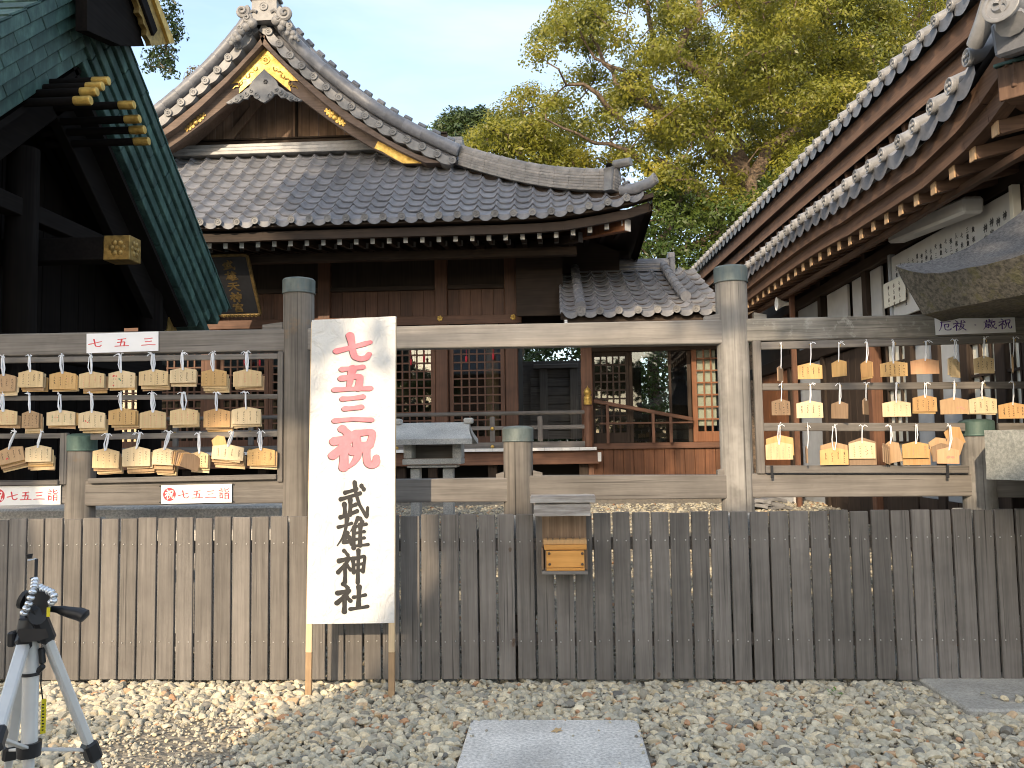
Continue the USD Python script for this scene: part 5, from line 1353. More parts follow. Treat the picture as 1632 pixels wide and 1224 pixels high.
# --- front wall
WY = 14.3
def zpx(py, Y, px=700): return at(px, py, Y)[2]
zn1, zn0 = zpx(504, WY - 0.06), zpx(518, WY - 0.06)
zfl = zpx(716, 13.1)
colx = [at(p, 600, WY)[0] for p in (816, 705, 518)]
colx += [colx[-1] - 1.95, colx[-1] - 3.9, colx[-1] - 5.8]
for i, x in enumerate(colx):
    put(hall, 'column', cbox((x - 0.105, WY - 0.09, 0.5), (x + 0.105, WY + 0.12, 4.75), 0.012), 'brown_wood_z')
xw0, xw1 = colx[-1], colx[0]
put(hall, 'tie_beam', cbox((xw0 - 0.3, WY - 0.115, zn0), (xw1 + 0.18, WY - 0.092, zn1), 0.005), 'brown_wood_x')
put(hall, 'upper_tie_beam', cbox((xw0, WY - 0.05, zpx(462, WY)), (xw1 - 0.11, WY + 0.05, zpx(455, WY)), 0.005), 'dark_wood_x')
for a, b in zip(colx[1:], colx[:-1]):
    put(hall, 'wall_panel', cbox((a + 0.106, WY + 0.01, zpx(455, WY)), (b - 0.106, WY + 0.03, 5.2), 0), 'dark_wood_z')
    m_ = max(3, int((b - a) / 0.2))
    for i in range(m_):
        x0_, x1_ = a + 0.106 + (b - a - 0.212) * i / m_, a + 0.106 + (b - a - 0.212) * (i + 1) / m_ - 0.004
        put(hall, 'wall_plank', cbox((x0_, WY + r.uniform(-0.003, 0.003), zn0 + 0.02), (x1_, WY + 0.025, zpx(462, WY) - 0.002), 0.003), 'brown_wood_z')
for px, py in ((701, 507.5), (818, 505.5)):
    q = at(px, py, WY - 0.118)
    fl = MB()
    for a in np.arange(6) * np.pi / 3 + 0.3: fl.lathe([(0.021, 0), (0.017, 0.012), (0.001, 0.016)], q + 0.03 * np.array([math.cos(a), 0, math.sin(a)]), 9, '-y')
    fl.lathe([(0.018, 0), (0.012, 0.02), (0.001, 0.024)], q, 10, '-y')
    put(hall, 'nail_cover', smooth(fl.vf, 45), 'brass')
# gold nail cover far left under the copper roof
q = at(65, 521, WY - 0.118)
put(hall, 'nail_cover', smooth(lathe([(0.05, 0), (0.045, 0.016), (0.001, 0.024)], q, 12, '-y'), 45), 'brass')
# lattice doors with glass between the columns
def lattice_door(xa, xb, z0, z1, y, nv_, nh_, frame_m='brown_wood_z', bar_m='brown_wood_x', par=None, fw=0.07):
    dr = put(par or hall, 'lattice_door', (lambda mb: mb.vf)(MB().box((xa, y, z0), (xa + fw, y + 0.04, z1), 0.004).box((xb - fw, y, z0), (xb, y + 0.04, z1), 0.004)
             .box((xa + fw, y, z1 - 0.07), (xb - fw, y + 0.04, z1), 0.004).box((xa + fw, y, z0), (xb - fw, y + 0.04, z0 + 0.16), 0.004)), frame_m)
    mb = MB()
    for i in range(1, nv_):
        x = xa + fw + (xb - xa - 2 * fw) * i / nv_; mb.box((x - 0.012, y + 0.006, z0 + 0.16), (x + 0.012, y + 0.03, z1 - 0.07))
    for i in range(1, nh_):
        z = z0 + 0.16 + (z1 - z0 - 0.23) * i / nh_; mb.box((xa + fw, y + 0.004, z - 0.012), (xb - fw, y + 0.032, z + 0.012))
    put(dr, 'lattice', mb.vf, bar_m)
    put(dr, 'pane', cbox((xa + fw, y + 0.034, z0 + 0.16), (xb - fw, y + 0.037, z1 - 0.07)), 'pane')
    return dr
zd0, zd1 = zfl + 0.04, zn0 - 0.01
for a, b in zip(colx[1:], colx[:-1]):
    m = (a + b) / 2
    if b - a < 1.5:
        lattice_door(a + 0.12, b - 0.12, zd0, zd1, WY - 0.01, 6, 13)
    else:
        lattice_door(a + 0.12, m - 0.01, zd0, zd1, WY + 0.02, 6, 13); lattice_door(m + 0.01, b - 0.12, zd0, zd1, WY - 0.02, 6, 13)
# dark room behind, with a pale pillar seen through the glass
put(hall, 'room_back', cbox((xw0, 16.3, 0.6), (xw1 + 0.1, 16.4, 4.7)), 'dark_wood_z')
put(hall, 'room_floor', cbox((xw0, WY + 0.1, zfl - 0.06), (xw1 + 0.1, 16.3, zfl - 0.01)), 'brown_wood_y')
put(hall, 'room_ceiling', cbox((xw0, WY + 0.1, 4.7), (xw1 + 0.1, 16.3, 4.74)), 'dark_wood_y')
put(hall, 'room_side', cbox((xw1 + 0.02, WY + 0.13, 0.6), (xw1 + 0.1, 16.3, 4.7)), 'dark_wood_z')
q = at(785, 620, 15.2)
put(hall, 'inner_pillar', lathe([(0.11, zfl), (0.11, 4.6)], (q[0], 15.2, 0), 14), 'plaque_tan')

# veranda: boards with white ends, railing, brass knobs, finial post
VY = 13.02
xv1 = at(951, 716, VY)[0]; xv0 = -8.2
nb = int((xv1 - xv0) / 0.262)
for i in range(nb):
    a = xv1 - 0.262 * (i + 1) + 0.003; b = xv1 - 0.262 * i
    p = put(hall, 'veranda_board', cbox((a, VY + 0.012, zfl - 0.045), (b, WY - 0.1, zfl), 0.003), 'grey_wood_y')
    put(p, 'painted_end', cbox((a, VY, zfl - 0.047), (b, VY + 0.0115, zfl + 0.001), 0.002), 'white_paint')
put(hall, 'veranda_beam', cbox((xv0, VY + 0.10, zpx(740, VY + 0.1, 880)), (at(955, 728, VY + 0.1)[0], VY + 0.22, zfl - 0.05), 0.006), 'brown_wood_x')
a = at(957, 728, VY + 0.1)
put(hall, 'beam_end', cbox((a[0] - 0.04, VY + 0.092, a[2] - 0.07), (a[0] + 0.012, VY + 0.225, a[2] + 0.07), 0.004), 'white_paint')
for px in (690, 785, 930, 640, 540, 420, 300, 180, 60):
    x = at(px, 735, VY + 0.3)[0]
    put(hall, 'veranda_post', cbox((x - 0.07, VY + 0.24, 0.4), (x + 0.07, VY + 0.38, zfl - 0.05), 0.006), 'dark_wood_z')
RYd = VY + 0.10
xg = at(937, 650, RYd)[0]
zr = lambda py: at(800, py, RYd)[2]
put(hall, 'handrail', smooth(tube([(xv0, RYd, zr(659)), (xg - 0.02, RYd, zr(659))], 0.032, 10), 40), 'grey_wood_x')
put(hall, 'middle_rail', cbox((xv0, RYd - 0.025, zr(685)), (xg - 0.05, RYd + 0.025, zr(679)), 0.004), 'grey_wood_x')
put(hall, 'bottom_rail', cbox((xv0, RYd - 0.035, zr(714)), (xg - 0.05, RYd + 0.035, zr(705)), 0.004), 'grey_wood_x')
for px in (861, 785, 633, 520, 400, 280, 160, 40):
    x = at(px, 690, RYd)[0]
    p = put(hall, 'railing_post', cbox((x - 0.038, RYd - 0.03, zr(704)), (x + 0.038, RYd + 0.03, zr(664)), 0.004), 'grey_wood_z')
    if px != 861:
        for py in (683, 712):
            put(p, 'brass_knob', smooth(lathe([(0.026, 0), (0.03, 0.01), (0.02, 0.03), (0.001, 0.034)], (x, RYd - 0.031, zr(py)), 12, '-y'), 45), 'brass')
p = put(hall, 'finial_post', smooth(lathe([(0.068, zfl), (0.06, zr(650))], (xg, RYd, 0), 18), 40), 'brown_wood_z')
zb_ = zr(645); zt_ = zr(619); H_ = zt_ - zb_
prof = [(0.062, zb_ - 0.02), (0.064, zb_ + 0.12 * H_), (0.058, zb_ + 0.14 * H_), (0.064, zb_ + 0.30 * H_), (0.058, zb_ + 0.38 * H_), (0.042, zb_ + 0.45 * H_), (0.045, zb_ + 0.5 * H_), (0.062, zb_ + 0.62 * H_), (0.060, zb_ + 0.74 * H_), (0.036, zb_ + 0.88 * H_), (0.012, zb_ + 0.95 * H_), (0.001, zt_ + 0.02)]
put(p, 'brass_finial', smooth(lathe(prof, (xg, RYd, 0), 18), 50), 'brass')
put(hall, 'skirting', cbox((xv0, VY + 0.9, 0.4), (xv1 - 0.2, VY + 0.95, zfl - 0.06)), 'near_black')

put(hall, 'rear_wall', cbox((xw1 + 0.11, 15.3, zpx(556, 15.3)), (1.35, 15.4, 5.0)), 'dark_wood_x')
put(hall, 'rear_wall', cbox((xw1 + 0.11, 13.9, zpx(503, 13.9, 860)), (at(898, 500, 13.9)[0], 13.96, 4.95)), 'dark_wood_x')
# name board hung under the eaves
B_R = at(416, 500, 13.55); T_R = at(391, 405, 12.92); W_ = 0.66; T_R[0] = B_R[0]
nbd = thing('name_board', 'black name board with gilt characters leaning out under the hall eaves', 'sign', B_R)
up = T_R - B_R; Hb = np.linalg.norm(up); up /= Hb
O = B_R - UX * W_
put(nbd, 'board', prism([(0.03, 0.03), (W_ - 0.03, 0.03), (W_ - 0.03, Hb - 0.03), (0.03, Hb - 0.03)], 0.03, O, UX, up), 'black_plastic')
nn = np.cross(UX, up)
fr = MB()
for a, b, w_ in (((0, 0), (W_, 0), 0.06), ((0, Hb), (W_, Hb), 0.045), ((0, 0), (0, Hb), 0.045), ((W_, 0), (W_, Hb), 0.045)):
    A_, B_ = O + UX * a[0] + up * a[1] + nn * 0.02, O + UX * b[0] + up * b[1] + nn * 0.02
    fr.bar(A_, B_, 0.05, w_, 0.008, up=nn)
put(nbd, 'gilt_frame', fr.vf, 'dim_gilt')
cv = MB()
for k in range(9):
    q = O + UX * (W_ * (0.1 + 0.1 * k)) - up * 0.01 + nn * 0.045
    th = np.linspace(0, 5, 10); R = 0.03 * (1 - 0.14 * th)
    cv.tube([q + UX * (R_ * math.cos(t_)) + up * (R_ * math.sin(t_)) for R_, t_ in zip(R, th)], 0.011, 5)
put(nbd, 'carving', cv.vf, 'old_brass')
for k, g in enumerate(('mu', 'o', 'heaven', 'god', 'palace')):
    put(nbd, 'character', lay(g, O + UX * (W_ * 0.36) + up * (Hb * (0.77 - 0.178 * k)) + nn * 0.031, UX, up, 0.19, 0.155, 0.006, 7.0, 0.3), 'dim_gilt')

# red tassels hung along the hall front
for px, py in ((655, 577), (676, 572), (743, 572), (786, 568), (390, 577), (414, 578), (112, 586), (208, 588)):
    q = at(px, py, WY - 0.16)
    solo('red_tassel', MB().lathe([(0.003, 0.30), (0.003, 0.05), (0.016, 0.045), (0.02, 0.02), (0.014, -0.05), (0.001, -0.055)], q, 8).vf, 'red_cloth', 'small red tassel hung on a string before the hall lattice', 'tassel', 'red tassels along the hall front')
# ================================================================ connecting corridor
cor = thing('corridor', 'low tiled corridor with glass doors and plank skirting joining the hall to the right', 'shrine building', (1.4, 13.3, 0.6))
CY0, CY1 = 12.2, 14.8
ca = [at(x, y, CY0) for x, y in ((895, 503), (925.5, 501), (1133, 495.5))]
cz0 = at(1000, 498, CY0)[2] ; cz1 = at(1000, 432, CY1)[2]
xL, xR = at(895, 503, CY0)[0], at(1146, 496, CY0)[0]
def csurf(x, s):
    dx = 0.10 * s * (x - xL) / (xR - xL)
    return np.array([x - dx, CY0 + (CY1 - CY0) * s, cz0 + (cz1 - cz0) * s - 0.05 * math.sin(math.pi * min(1, s))])
CN = np.array([0, -(cz1 - cz0), CY1 - CY0]); CN /= np.linalg.norm(CN)
xc0 = at(956, 498, CY0)[0] - 0.10 * PW - 2 * PW
r = np.random.default_rng(5)
nc = int((xR - xc0) / PW) + 1
for k in range(nc):
    for j in range(9):
        put(cor, 'roof_tile', pan_tile(csurf, CN, xc0 + k * PW, xc0 + (k + 1) * PW, j / 9, (j + 1) / 9, lift=0.03 + r.normal(0, 0.002), pend=0.085 if j == 0 else 0), 'roof_tile')
    if k:
        c = csurf(xc0 + (k + 0.10) * PW, 0) + CN * 0.052 + np.array([0, -0.028, -0.02])
        put(cor, 'eave_cap', tomoe(c, (0, -1, -0.08), 0.056 if k != 1 else 0.075), 'cap_tile')
for px0, px1 in (((925.5, 498), (919, 455)), ((1103, 481), (1064, 431))):
    a = np.array([at(*px0, CY0 + 0.1)[0], CY0 + 0.02, 0]); 
    x0_ = a[0]
    pts = [csurf(x0_, s) + CN * 0.10 for s in np.linspace(0.0 if px0[0] < 1000 else 0.22, 1.0, 9)]
    for p_, q_ in zip(pts[:-1], pts[1:]):
        put(cor, 'ridge_roll', smooth(tube([p_, p_ + (q_ - p_) * 0.1, q_], [0.082, 0.076, 0.072], 10), 45), 'roof_tile')
nn_ = xc0 + nc * PW
G = np.array([[csurf(x, s) - CN * 0.015 for x in (xc0 + 0.01, nn_ - 0.01)] for s in (0.02, 0.5, 1.0)])
put(cor, 'roof_deck', grid_mesh(G), 'dark_wood_x')
G = np.array([[csurf(x, s) - CN * 0.10 for x in (xc0 + 0.01, nn_ - 0.01)] for s in (0.02, 0.5, 1.0)])
put(cor, 'soffit', grid_mesh(G, True), 'dark_wood_x')
G2 = np.array([[np.array([x, CY1 + (CY1 - CY0) * 0.7 * s, cz1 - (cz1 - cz0) * 0.7 * s]) for x in (xc0, nn_ - 0.1)] for s in (0, 1.0)])
put(cor, 'rear_roof', grid_mesh(G2), 'roof_tile')
xa_, xb_ = at(912, 440, CY1)[0], at(1066, 432, CY1)[0]
for q in range(5):
    zz = at(1000, 434, CY1)[2] + 0.035 * q - 0.02
    put(cor, 'ridge_course', cbox((xa_, CY1 - 0.16 + 0.012 * q, zz), (xb_, CY1 + 0.16 - 0.012 * q, zz + 0.031), 0.006), 'ridge_tile' if q % 2 else 'roof_tile')
zz += 0.035
L_ = xb_ - xa_
for i in range(6):
    a = np.array([xa_ + L_ * i / 6, CY1, zz + 0.01])
    put(cor, 'ridge_cap', smooth(tube([a, a + UX * 0.04, a + UX * (L_ / 6)], [0.075, 0.068, 0.065], 10), 45), 'roof_tile')
e_ = MB().box((xb_, CY1 - 0.17, zz - 0.22), (xb_ + 0.09, CY1 + 0.17, zz + 0.05), 0.01).box((xb_ - 0.02, CY1 - 0.12, zz + 0.05), (xb_ + 0.1, CY1 + 0.12, zz + 0.16), 0.02)
put(cor, 'ridge_end_tile', e_.vf, 'roof_tile')
put(cor, 'fascia', cbox((xc0 + 0.05, CY0 + 0.08, cz0 - 0.16), (nn_ - 0.05, CY0 + 0.13, cz0 - 0.03), 0.004), 'dark_wood_x')
q = at(902, 512, CY0 + 0.03)
put(cor, 'painted_end', cbox((q[0] - 0.02, CY0 + 0.02, q[2] - 0.04), (q[0] + 0.02, CY0 + 0.076, q[2] + 0.02), 0.003), 'white_paint')
for i in range(8):
    x = xc0 + 0.1 + i * 0.29
    put(cor, 'rafter', bar((x, CY0 + 0.14, cz0 - 0.10), (x, 13.5, cz0 + 0.28), 0.06, 0.08), 'dark_wood_y')
# wall
KY = 13.35
def cpx(px, py, Y=KY): return at(px, py, Y)
put(cor, 'corner_post', cbox((cpx(926, 600)[0], KY - 0.06, 0.5), (cpx(944, 600)[0], KY + 0.08, cz0 + 0.25), 0.008), 'brown_wood_z')
zs1, zs0 = cpx(1000, 706)[2], cpx(1000, 715.5)[2]
xA, xB = cpx(945, 700)[0], cpx(1156, 700)[0]
put(cor, 'sill', cbox((xA, KY - 0.07, zs0), (xB, KY + 0.08, zs1), 0.005), 'brown_wood_x')
n_ = 13
for i in range(n_):
    a, b = xA + (xB - xA) * i / n_, xA + (xB - xA) * (i + 1) / n_ - 0.005
    put(cor, 'skirting_plank', cbox((a, KY - 0.02 + r.uniform(-0.006, 0.004), 0.64), (b, KY + 0.02, zs0 - 0.001), 0.003), 'red_plank')
put(cor, 'lintel', cbox((xA, KY - 0.05, cpx(1000, 560)[2]), (xB, KY + 0.06, cz0 + 0.2), 0.005), 'dark_wood_x')
zl = cpx(1000, 560)[2]
xm = cpx(1002, 600)[0]
lattice_door(xA, xm, zs1 + 0.002, zl - 0.002, KY + 0.0, 5, 9, 'dark_wood_z', 'dark_wood_x', par=cor, fw=0.05)
xm2 = cpx(1102, 600)[0]
fr_ = MB().box((xm + 0.004, KY + 0.03, zs1 + 0.002), (xm + 0.06, KY + 0.07, zl - 0.002), 0.004).box((xm2 - 0.06, KY + 0.03, zs1 + 0.002), (xm2 - 0.004, KY + 0.07, zl - 0.002), 0.004).box((cpx(1068, 600)[0] - 0.02, KY + 0.03, zs1 + 0.002), (cpx(1068, 600)[0] + 0.02, KY + 0.07, zl - 0.002), 0.004)
gd = put(cor, 'glass_door', fr_.vf, 'dark_wood_z')
put(gd, 'pane', cbox((xm + 0.06, KY + 0.046, zs1 + 0.002), (xm2 - 0.06, KY + 0.05, zl - 0.002)), 'pane')
lattice_door(xm2, cpx(1152, 600)[0], zs1 + 0.002, zl + 0.12, KY - 0.045, 3, 7, 'orange_frame', 'orange_frame', par=cor, fw=0.075)
put(cor, 'paper_blind', cbox((xm2 + 0.09, KY + 0.02, zs1 + 0.25), (cpx(1150, 600)[0] - 0.09, KY + 0.025, zl + 0.0)), 'cream_paper')
# sloping handrail in front of the glass
a, b = cpx(946, 639, KY - 0.16), cpx(1104, 668, KY - 0.16)
put(cor, 'handrail', bar(a, b, 0.05, 0.055, 0.008), 'brown_wood_x')
a2, b2 = cpx(956, 675, KY - 0.16), cpx(1104, 673, KY - 0.16)
put(cor, 'lower_rail', bar(a2, b2, 0.03, 0.025, 0.004), 'brown_wood_x')
for px in (968, 1041, 1069):
    t_ = (px - 946) / 158
    top = a + (b - a) * t_
    put(cor, 'baluster', cbox((top[0] - 0.022, KY - 0.18, zs1), (top[0] + 0.022, KY - 0.14, top[2] - 0.02), 0.003), 'brown_wood_z')
xo0, xo1 = at(1022, 620, 15.2)[0], at(1070, 620, 15.2)[0]
put(cor, 'rear_wall', cbox((xA - 0.1, 15.2, 0.6), (xo0, 15.25, zl + 0.4)), 'dark_wood_z')
put(cor, 'rear_wall', cbox((xo1, 15.2, 0.6), (xB, 15.25, zl + 0.4)), 'dark_wood_z')
put(cor, 'rear_wall', cbox((xo0 + 0.002, 15.2, 0.6), (xo1 - 0.002, 15.25, zs1 + 0.5)), 'dark_wood_z')
put(cor, 'corridor_floor', cbox((xA - 0.1, KY + 0.1, zs0 - 0.1), (xB + 0.4, 15.2, zs1 - 0.04)), 'brown_wood_y')
put(cor, 'end_wall', cbox((xB, KY + 0.1, 0.6), (xB + 0.06, 15.2, cz0 + 0.4)), 'dark_wood_z')
for px in (960, 1088, 1150):
    q = cpx(px, 801, KY - 0.25)
    put(cor, 'footing_stone', cbox((q[0] - 0.16, KY - 0.3, 0.5), (q[0] + 0.16, KY - 0.05, 0.665), 0.015), 'pale_stone')
# grey plank store seen through the gap between hall and corridor
st = thing('store_shed', 'grey wooden plank store behind the gap between hall and corridor', 'shed', (-0.3, 18.0, 0.6))
def stb(name, x0, y0, x1, y1, ya, yb, m):
    a, b = at(x0, y1, 18.0), at(x1, y0, 18.0)
    put(st, name, cbox((a[0], ya, a[2]), (b[0], yb, b[2]), 0.006), m)
stb('corner_post', 862, 588, 872, 700, 17.94, 18.06, 'grey_wood_z'); stb('corner_post', 910, 588, 921, 700, 17.94, 18.06, 'grey_wood_z')
stb('back_panel', 828, 574, 926, 700, 18.04, 18.06, 'grey_wood_x')
stb('top_beam', 850, 580, 921, 588, 17.9, 18.1, 'grey_wood_x')
for i in range(8): stb('plank', 846, 588.5 + i * 14, 862, 602 + i * 14, 17.99, 18.03, 'grey_wood_x'); stb('plank', 872, 588.5 + i * 14, 910, 602 + i * 14, 17.99, 18.03, 'grey_wood_x')

# ================================================================ right hand hall with two tiers of eaves
rh = thing('side_hall', 'side hall with two tiers of tiled eaves running back along the right edge', 'shrine building', (3.6, 9.5, 0.0))
EXR = 2.62
caps = [(1290, 350), (1180, 525), (1065, 650), (955, 770), (865, 865), (760, 945), (678, 1015), (600, 1075), (530, 1130), (465, 1190)]
C = [atx(1212 + a / 3.824, b / 3.824, EXR) for a, b in caps]
while C[-1][1] < 13.0: C.append(np.array([EXR - 0.008 * (C[-1][1] - 8), C[-1][1] + 0.272, C[-1][2] + (3.80 - C[-1][2]) * 0.25]))
C = np.array(C)
EYs, EZs2, EXs2 = C[:, 1], C[:, 2], C[:, 0]
YC = 5.0                                     # the hip corner
def ez(y): return float(np.interp(y, np.r_[YC, EYs], np.r_[EZs2[0] + 0.10, EZs2]))
def ex(y): return float(np.interp(y, EYs, EXs2))
RS = 0.62                                     # roof pitch
rows_ = 5
for i, c in enumerate(C):
    y0_ = c[1] - 0.136; y1_ = c[1] + 0.136
    put(rh, 'eave_cap', tomoe(c + np.array([-0.03, 0, -0.0]), (-1, 0, 0.0), 0.058, three_balls=True), 'pale_tile')
    # cover roll climbing the slope behind its cap, with a collar
    rl = [c + np.array([-0.02, 0, 0.0]), c + np.array([0.10, 0, 0.05]), c + np.array([0.16, 0, 0.10]), c + np.array([0.9, 0, 0.9 * RS + 0.03])]
    put(rh, 'cover_tile', smooth(tube(rl, [0.056, 0.058, 0.072, 0.066], 10), 50), 'pale_tile')
    # pan tile with hanging apron between rolls
    n_ = (C[i + 1] if i + 1 < len(C) else c + np.array([0, 0.272, 0]))
    g = np.linspace(0, 1, 9)
    L = n_ - c
    top = np.array([c + L * t + np.array([0.0, 0, 0.01 - 0.055 * math.sin(math.pi * t)]) for t in g])
    bot = np.array([c + L * t + np.array([0.015, 0, -0.10 - 0.055 * math.sin(math.pi * t)]) for t in g])
    back = top + np.array([0.9, 0, 0.9 * RS])
    put(rh, 'pan_tile', joinn(grid_mesh(np.array([bot, top]), True), grid_mesh(np.array([top, back]), True)), 'roof_tile')
far = C[-1]
# roof deck and soffit follow the eave line
def strip(f0, f1, n=24, y0=YC + 0.02, y1=13.3):
    ys_ = np.linspace(y0, y1, n)
    return grid_mesh(np.array([[f0(y) for y in ys_], [f1(y) for y in ys_]]))
put(rh, 'roof_deck', strip(lambda y: np.array([ex(y) + 0.05, y, ez(y) - 0.05]), lambda y: np.array([4.5, y, 3.72 + 1.9 * RS])), 'roof_tile')
# eave boards: batten, brown fascia, inner fascia
def rail3(name, dx, z0, z1, th, m, y0=YC + 0.1, y1=13.3):
    mb = MB(); ys_ = np.linspace(y0, y1, 26)
    for a, b in zip(ys_[:-1], ys_[1:]):
        mb.bar((ex(a) + dx, a, ez(a) + (z0 + z1) / 2), (ex(b) + dx, b, ez(b) + (z0 + z1) / 2), th, z1 - z0)
    put(rh, name, mb.vf, m)
rail3('eave_batten', 0.10, -0.24, -0.10, 0.06, 'eave_wood_y')
rail3('eave_fascia', 0.17, -0.36, -0.22, 0.09, 'eave_wood_y')
y = YC + 0.42
while y < 13.2:
    z = ez(y) - 0.40
    R_ = put(rh, 'rafter', bar((ex(y) + 0.17, y, z), (3.45, y, z + 0.16), 0.075, 0.085, 0.003), 'eave_wood_x')
    put(R_, 'painted_end', cbox((ex(y) + 0.158, y - 0.039, z - 0.046), (ex(y) + 0.1695, y + 0.039, z + 0.044), 0.002), 'plaque_tan')
    y += 0.30
put(rh, 'rafter_rail', bar((2.98, YC + 0.3, ez(6) - 0.455), (2.95, 13.2, 3.80 - 0.455), 0.05, 0.05), 'eave_wood_y')
put(rh, 'soffit', strip(lambda y: np.array([ex(y) + 0.15, y, ez(y) - 0.22]), lambda y: np.array([3.6, y, ez(y) - 0.12])), 'dark_wood_y')
# corner hip: ridge roll with a large round end, front eave turning right
cc = atx(1595, 8, 2.50)
put(rh, 'corner_cap', tomoe(cc, (-0.75, -0.65, 0.12), 0.1), 'pale_tile')
dirh = np.array([0.72, 0.66, 0.30]); dirh /= np.linalg.norm(dirh)
put(rh, 'hip_roll', smooth(tube([cc + dirh * 0.02, cc + dirh * 0.25, cc + dirh * 0.3, cc + dirh * 2.2], [0.092, 0.09, 0.11, 0.10], 14), 50), 'pale_tile')
mb = MB()
mb.bar(cc + dirh * 0.15 + np.array([0, 0, -0.17]), cc + dirh * 2.2 + np.array([0, 0, -0.2]), 0.22, 0.2, 0.02)
put(rh, 'hip_base', mb.vf, 'roof_tile')
c0 = C[0]
tl = [c0 + np.array([-0.03, -0.10, 0.03]), c0 + np.array([-0.02, -0.22, 0.12]), c0 + np.array([0.0, -0.34, 0.27]), cc + np.array([0.06, 0.02, -0.1])]
put(rh, 'corner_tile', smooth(tube(tl, [0.05, 0.06, 0.07, 0.08], 10), 50), 'pale_tile')
zc_ = ez(YC)
fx = np.linspace(2.75, 5.2, 10)
front = lambda x: YC - 0.02
for i, x in enumerate(np.arange(2.95, 5.0, 0.272)):
    z = zc_ - 0.10 - 0.03 * min(6, i)
    put(rh, 'eave_cap', tomoe((x, YC - 0.03, z), (0, -1, 0), 0.058, three_balls=True), 'pale_tile')
    put(rh, 'pan_tile', cbox((x, YC - 0.01, z - 0.13), (x + 0.272, YC + 0.7, z - 0.01), 0.01), 'roof_tile')
put(rh, 'eave_fascia', bar((2.72, YC + 0.12, zc_ - 0.32), (5.2, YC + 0.12, zc_ - 0.48), 0.12, 0.16, 0.004), 'eave_wood_x')
hr3 = put(rh, 'hip_rafter', bar((3.6, YC + 1.0, 3.62), (2.74, YC + 0.10, zc_ - 0.36), 0.13, 0.18, 0.006), 'eave_wood_x')
d3 = np.array([-0.86, -0.9, zc_ - 0.36 - 3.62]); d3 /= np.linalg.norm(d3)
E3 = np.array([2.74, YC + 0.10, zc_ - 0.36])
put(hr3, 'end_cap', bar(E3 + d3 * 0.001, E3 + d3 * 0.03, 0.15, 0.20, 0.004), 'eave_wood_z')
put(hr3, 'copper_hood', bar(E3 - d3 * 0.12 + UZ * 0.115, E3 + d3 * 0.05 + UZ * 0.115, 0.18, 0.02, 0.004), 'green_copper')
# upper tier
def ux(y): return 3.33 - 0.0438 * (y - 6.9)
UZe = 5.02
def ustrip(dx0, z0, dx1, z1, m, name, y0=5.0, y1=18.6, fl=False):
    ys_ = np.linspace(y0, y1, 12)
    put(rh, name, grid_mesh(np.array([[(ux(y) + dx0, y, UZe + z0) for y in ys_], [(ux(y) + dx1, y, UZe + z1) for y in ys_]]), fl), m)
k = 0
y = 5.4
while y < 18.5:
    c = np.array([ux(y) - 0.02, y, UZe])
    put(rh, 'upper_eave_cap', tomoe(c, (-1, 0, 0), 0.056, three_balls=True), 'pale_tile')
    put(rh, 'upper_cover_tile', smooth(tube([c, c + np.array([0.14, 0, 0.07]), c + np.array([0.19, 0, 0.125]), c + np.array([0.75, 0, 0.42])], [0.052, 0.056, 0.066, 0.06], 8), 50), 'pale_tile')
    g = np.linspace(0, 1, 7)
    top = np.array([c + np.array([0.01, 0.272 * t, 0.01 - 0.05 * math.sin(math.pi * t)]) for t in g]); bot = top + np.array([0.012, 0, -0.10])
    put(rh, 'upper_pan_tile', joinn(grid_mesh(np.array([bot, top]), True), grid_mesh(np.array([top, top + np.array([0.8, 0, 0.48])]), True)), 'roof_tile')
    y += 0.272
ustrip(0.03, -0.03, 3.2, 2.2, 'roof_tile', 'upper_roof_deck')
ustrip(0.08, -0.10, 0.08, -0.30, 'eave_wood_y', 'upper_batten', fl=True)
ustrip(0.17, -0.28, 0.17, -0.48, 'eave_wood_y', 'upper_fascia', fl=True)
ustrip(0.08, -0.30, 0.17, -0.28, 'eave_wood_y', 'upper_fascia_base', fl=True)
ustrip(0.12, -0.32, 1.6, -0.10, 'dark_wood_y', 'upper_soffit', fl=True)
y = 5.5
while y < 18.4:
    R_ = put(rh, 'upper_rafter', bar((ux(y) + 0.22, y, UZe - 0.50), (4.4, y, UZe - 0.30), 0.075, 0.085, 0.003), 'eave_wood_x')
    y += 0.30
put(rh, 'upper_wall', cbox((4.42, 4.9, 3.6), (4.5, 18.6, 5.6)), 'dark_wood_z')
# lower wall: posts, plaster panels, sliding screens
WX = 3.45
def wy(px, py=600): return atx(px, py, WX)[1]
def wz(px, py): return atx(px, py, WX)[2]
put(rh, 'back_wall', cbox((WX + 0.06, 5.6, 0.0), (WX + 0.12, 15.2, 3.95)), 'dark_wood_z')
zt = 3.62
def wpan(name, pa, pb, z0, z1, m, dx=0.0, th=0.03, c=0.003):
    return put(rh, name, cbox((WX - dx, wy(pb), z0), (WX - dx + th, wy(pa), z1), c), m)
for px in (1262, 1316, 1390, 1456, 1500, 1546, 1604, 1650):
    y = wy(px); put(rh, 'column', cbox((WX - 0.05, y - 0.07, 0.2), (WX + 0.05, y + 0.07, zt), 0.006), 'dark_wood_z')
put(rh, 'column', cbox((WX - 0.10, wy(1400) - 0.06, 0.2), (WX + 0.02, wy(1400) + 0.06, 2.5), 0.006), 'brown_wood_z')
put(rh, 'wall_beam', cbox((WX - 0.07, 5.6, 2.52), (WX + 0.03, 15.2, 2.70), 0.006), 'dark_wood_y')
put(rh, 'wall_beam', cbox((WX - 0.07, 5.6, 3.30), (WX + 0.03, 15.2, 3.42), 0.006), 'dark_wood_y')
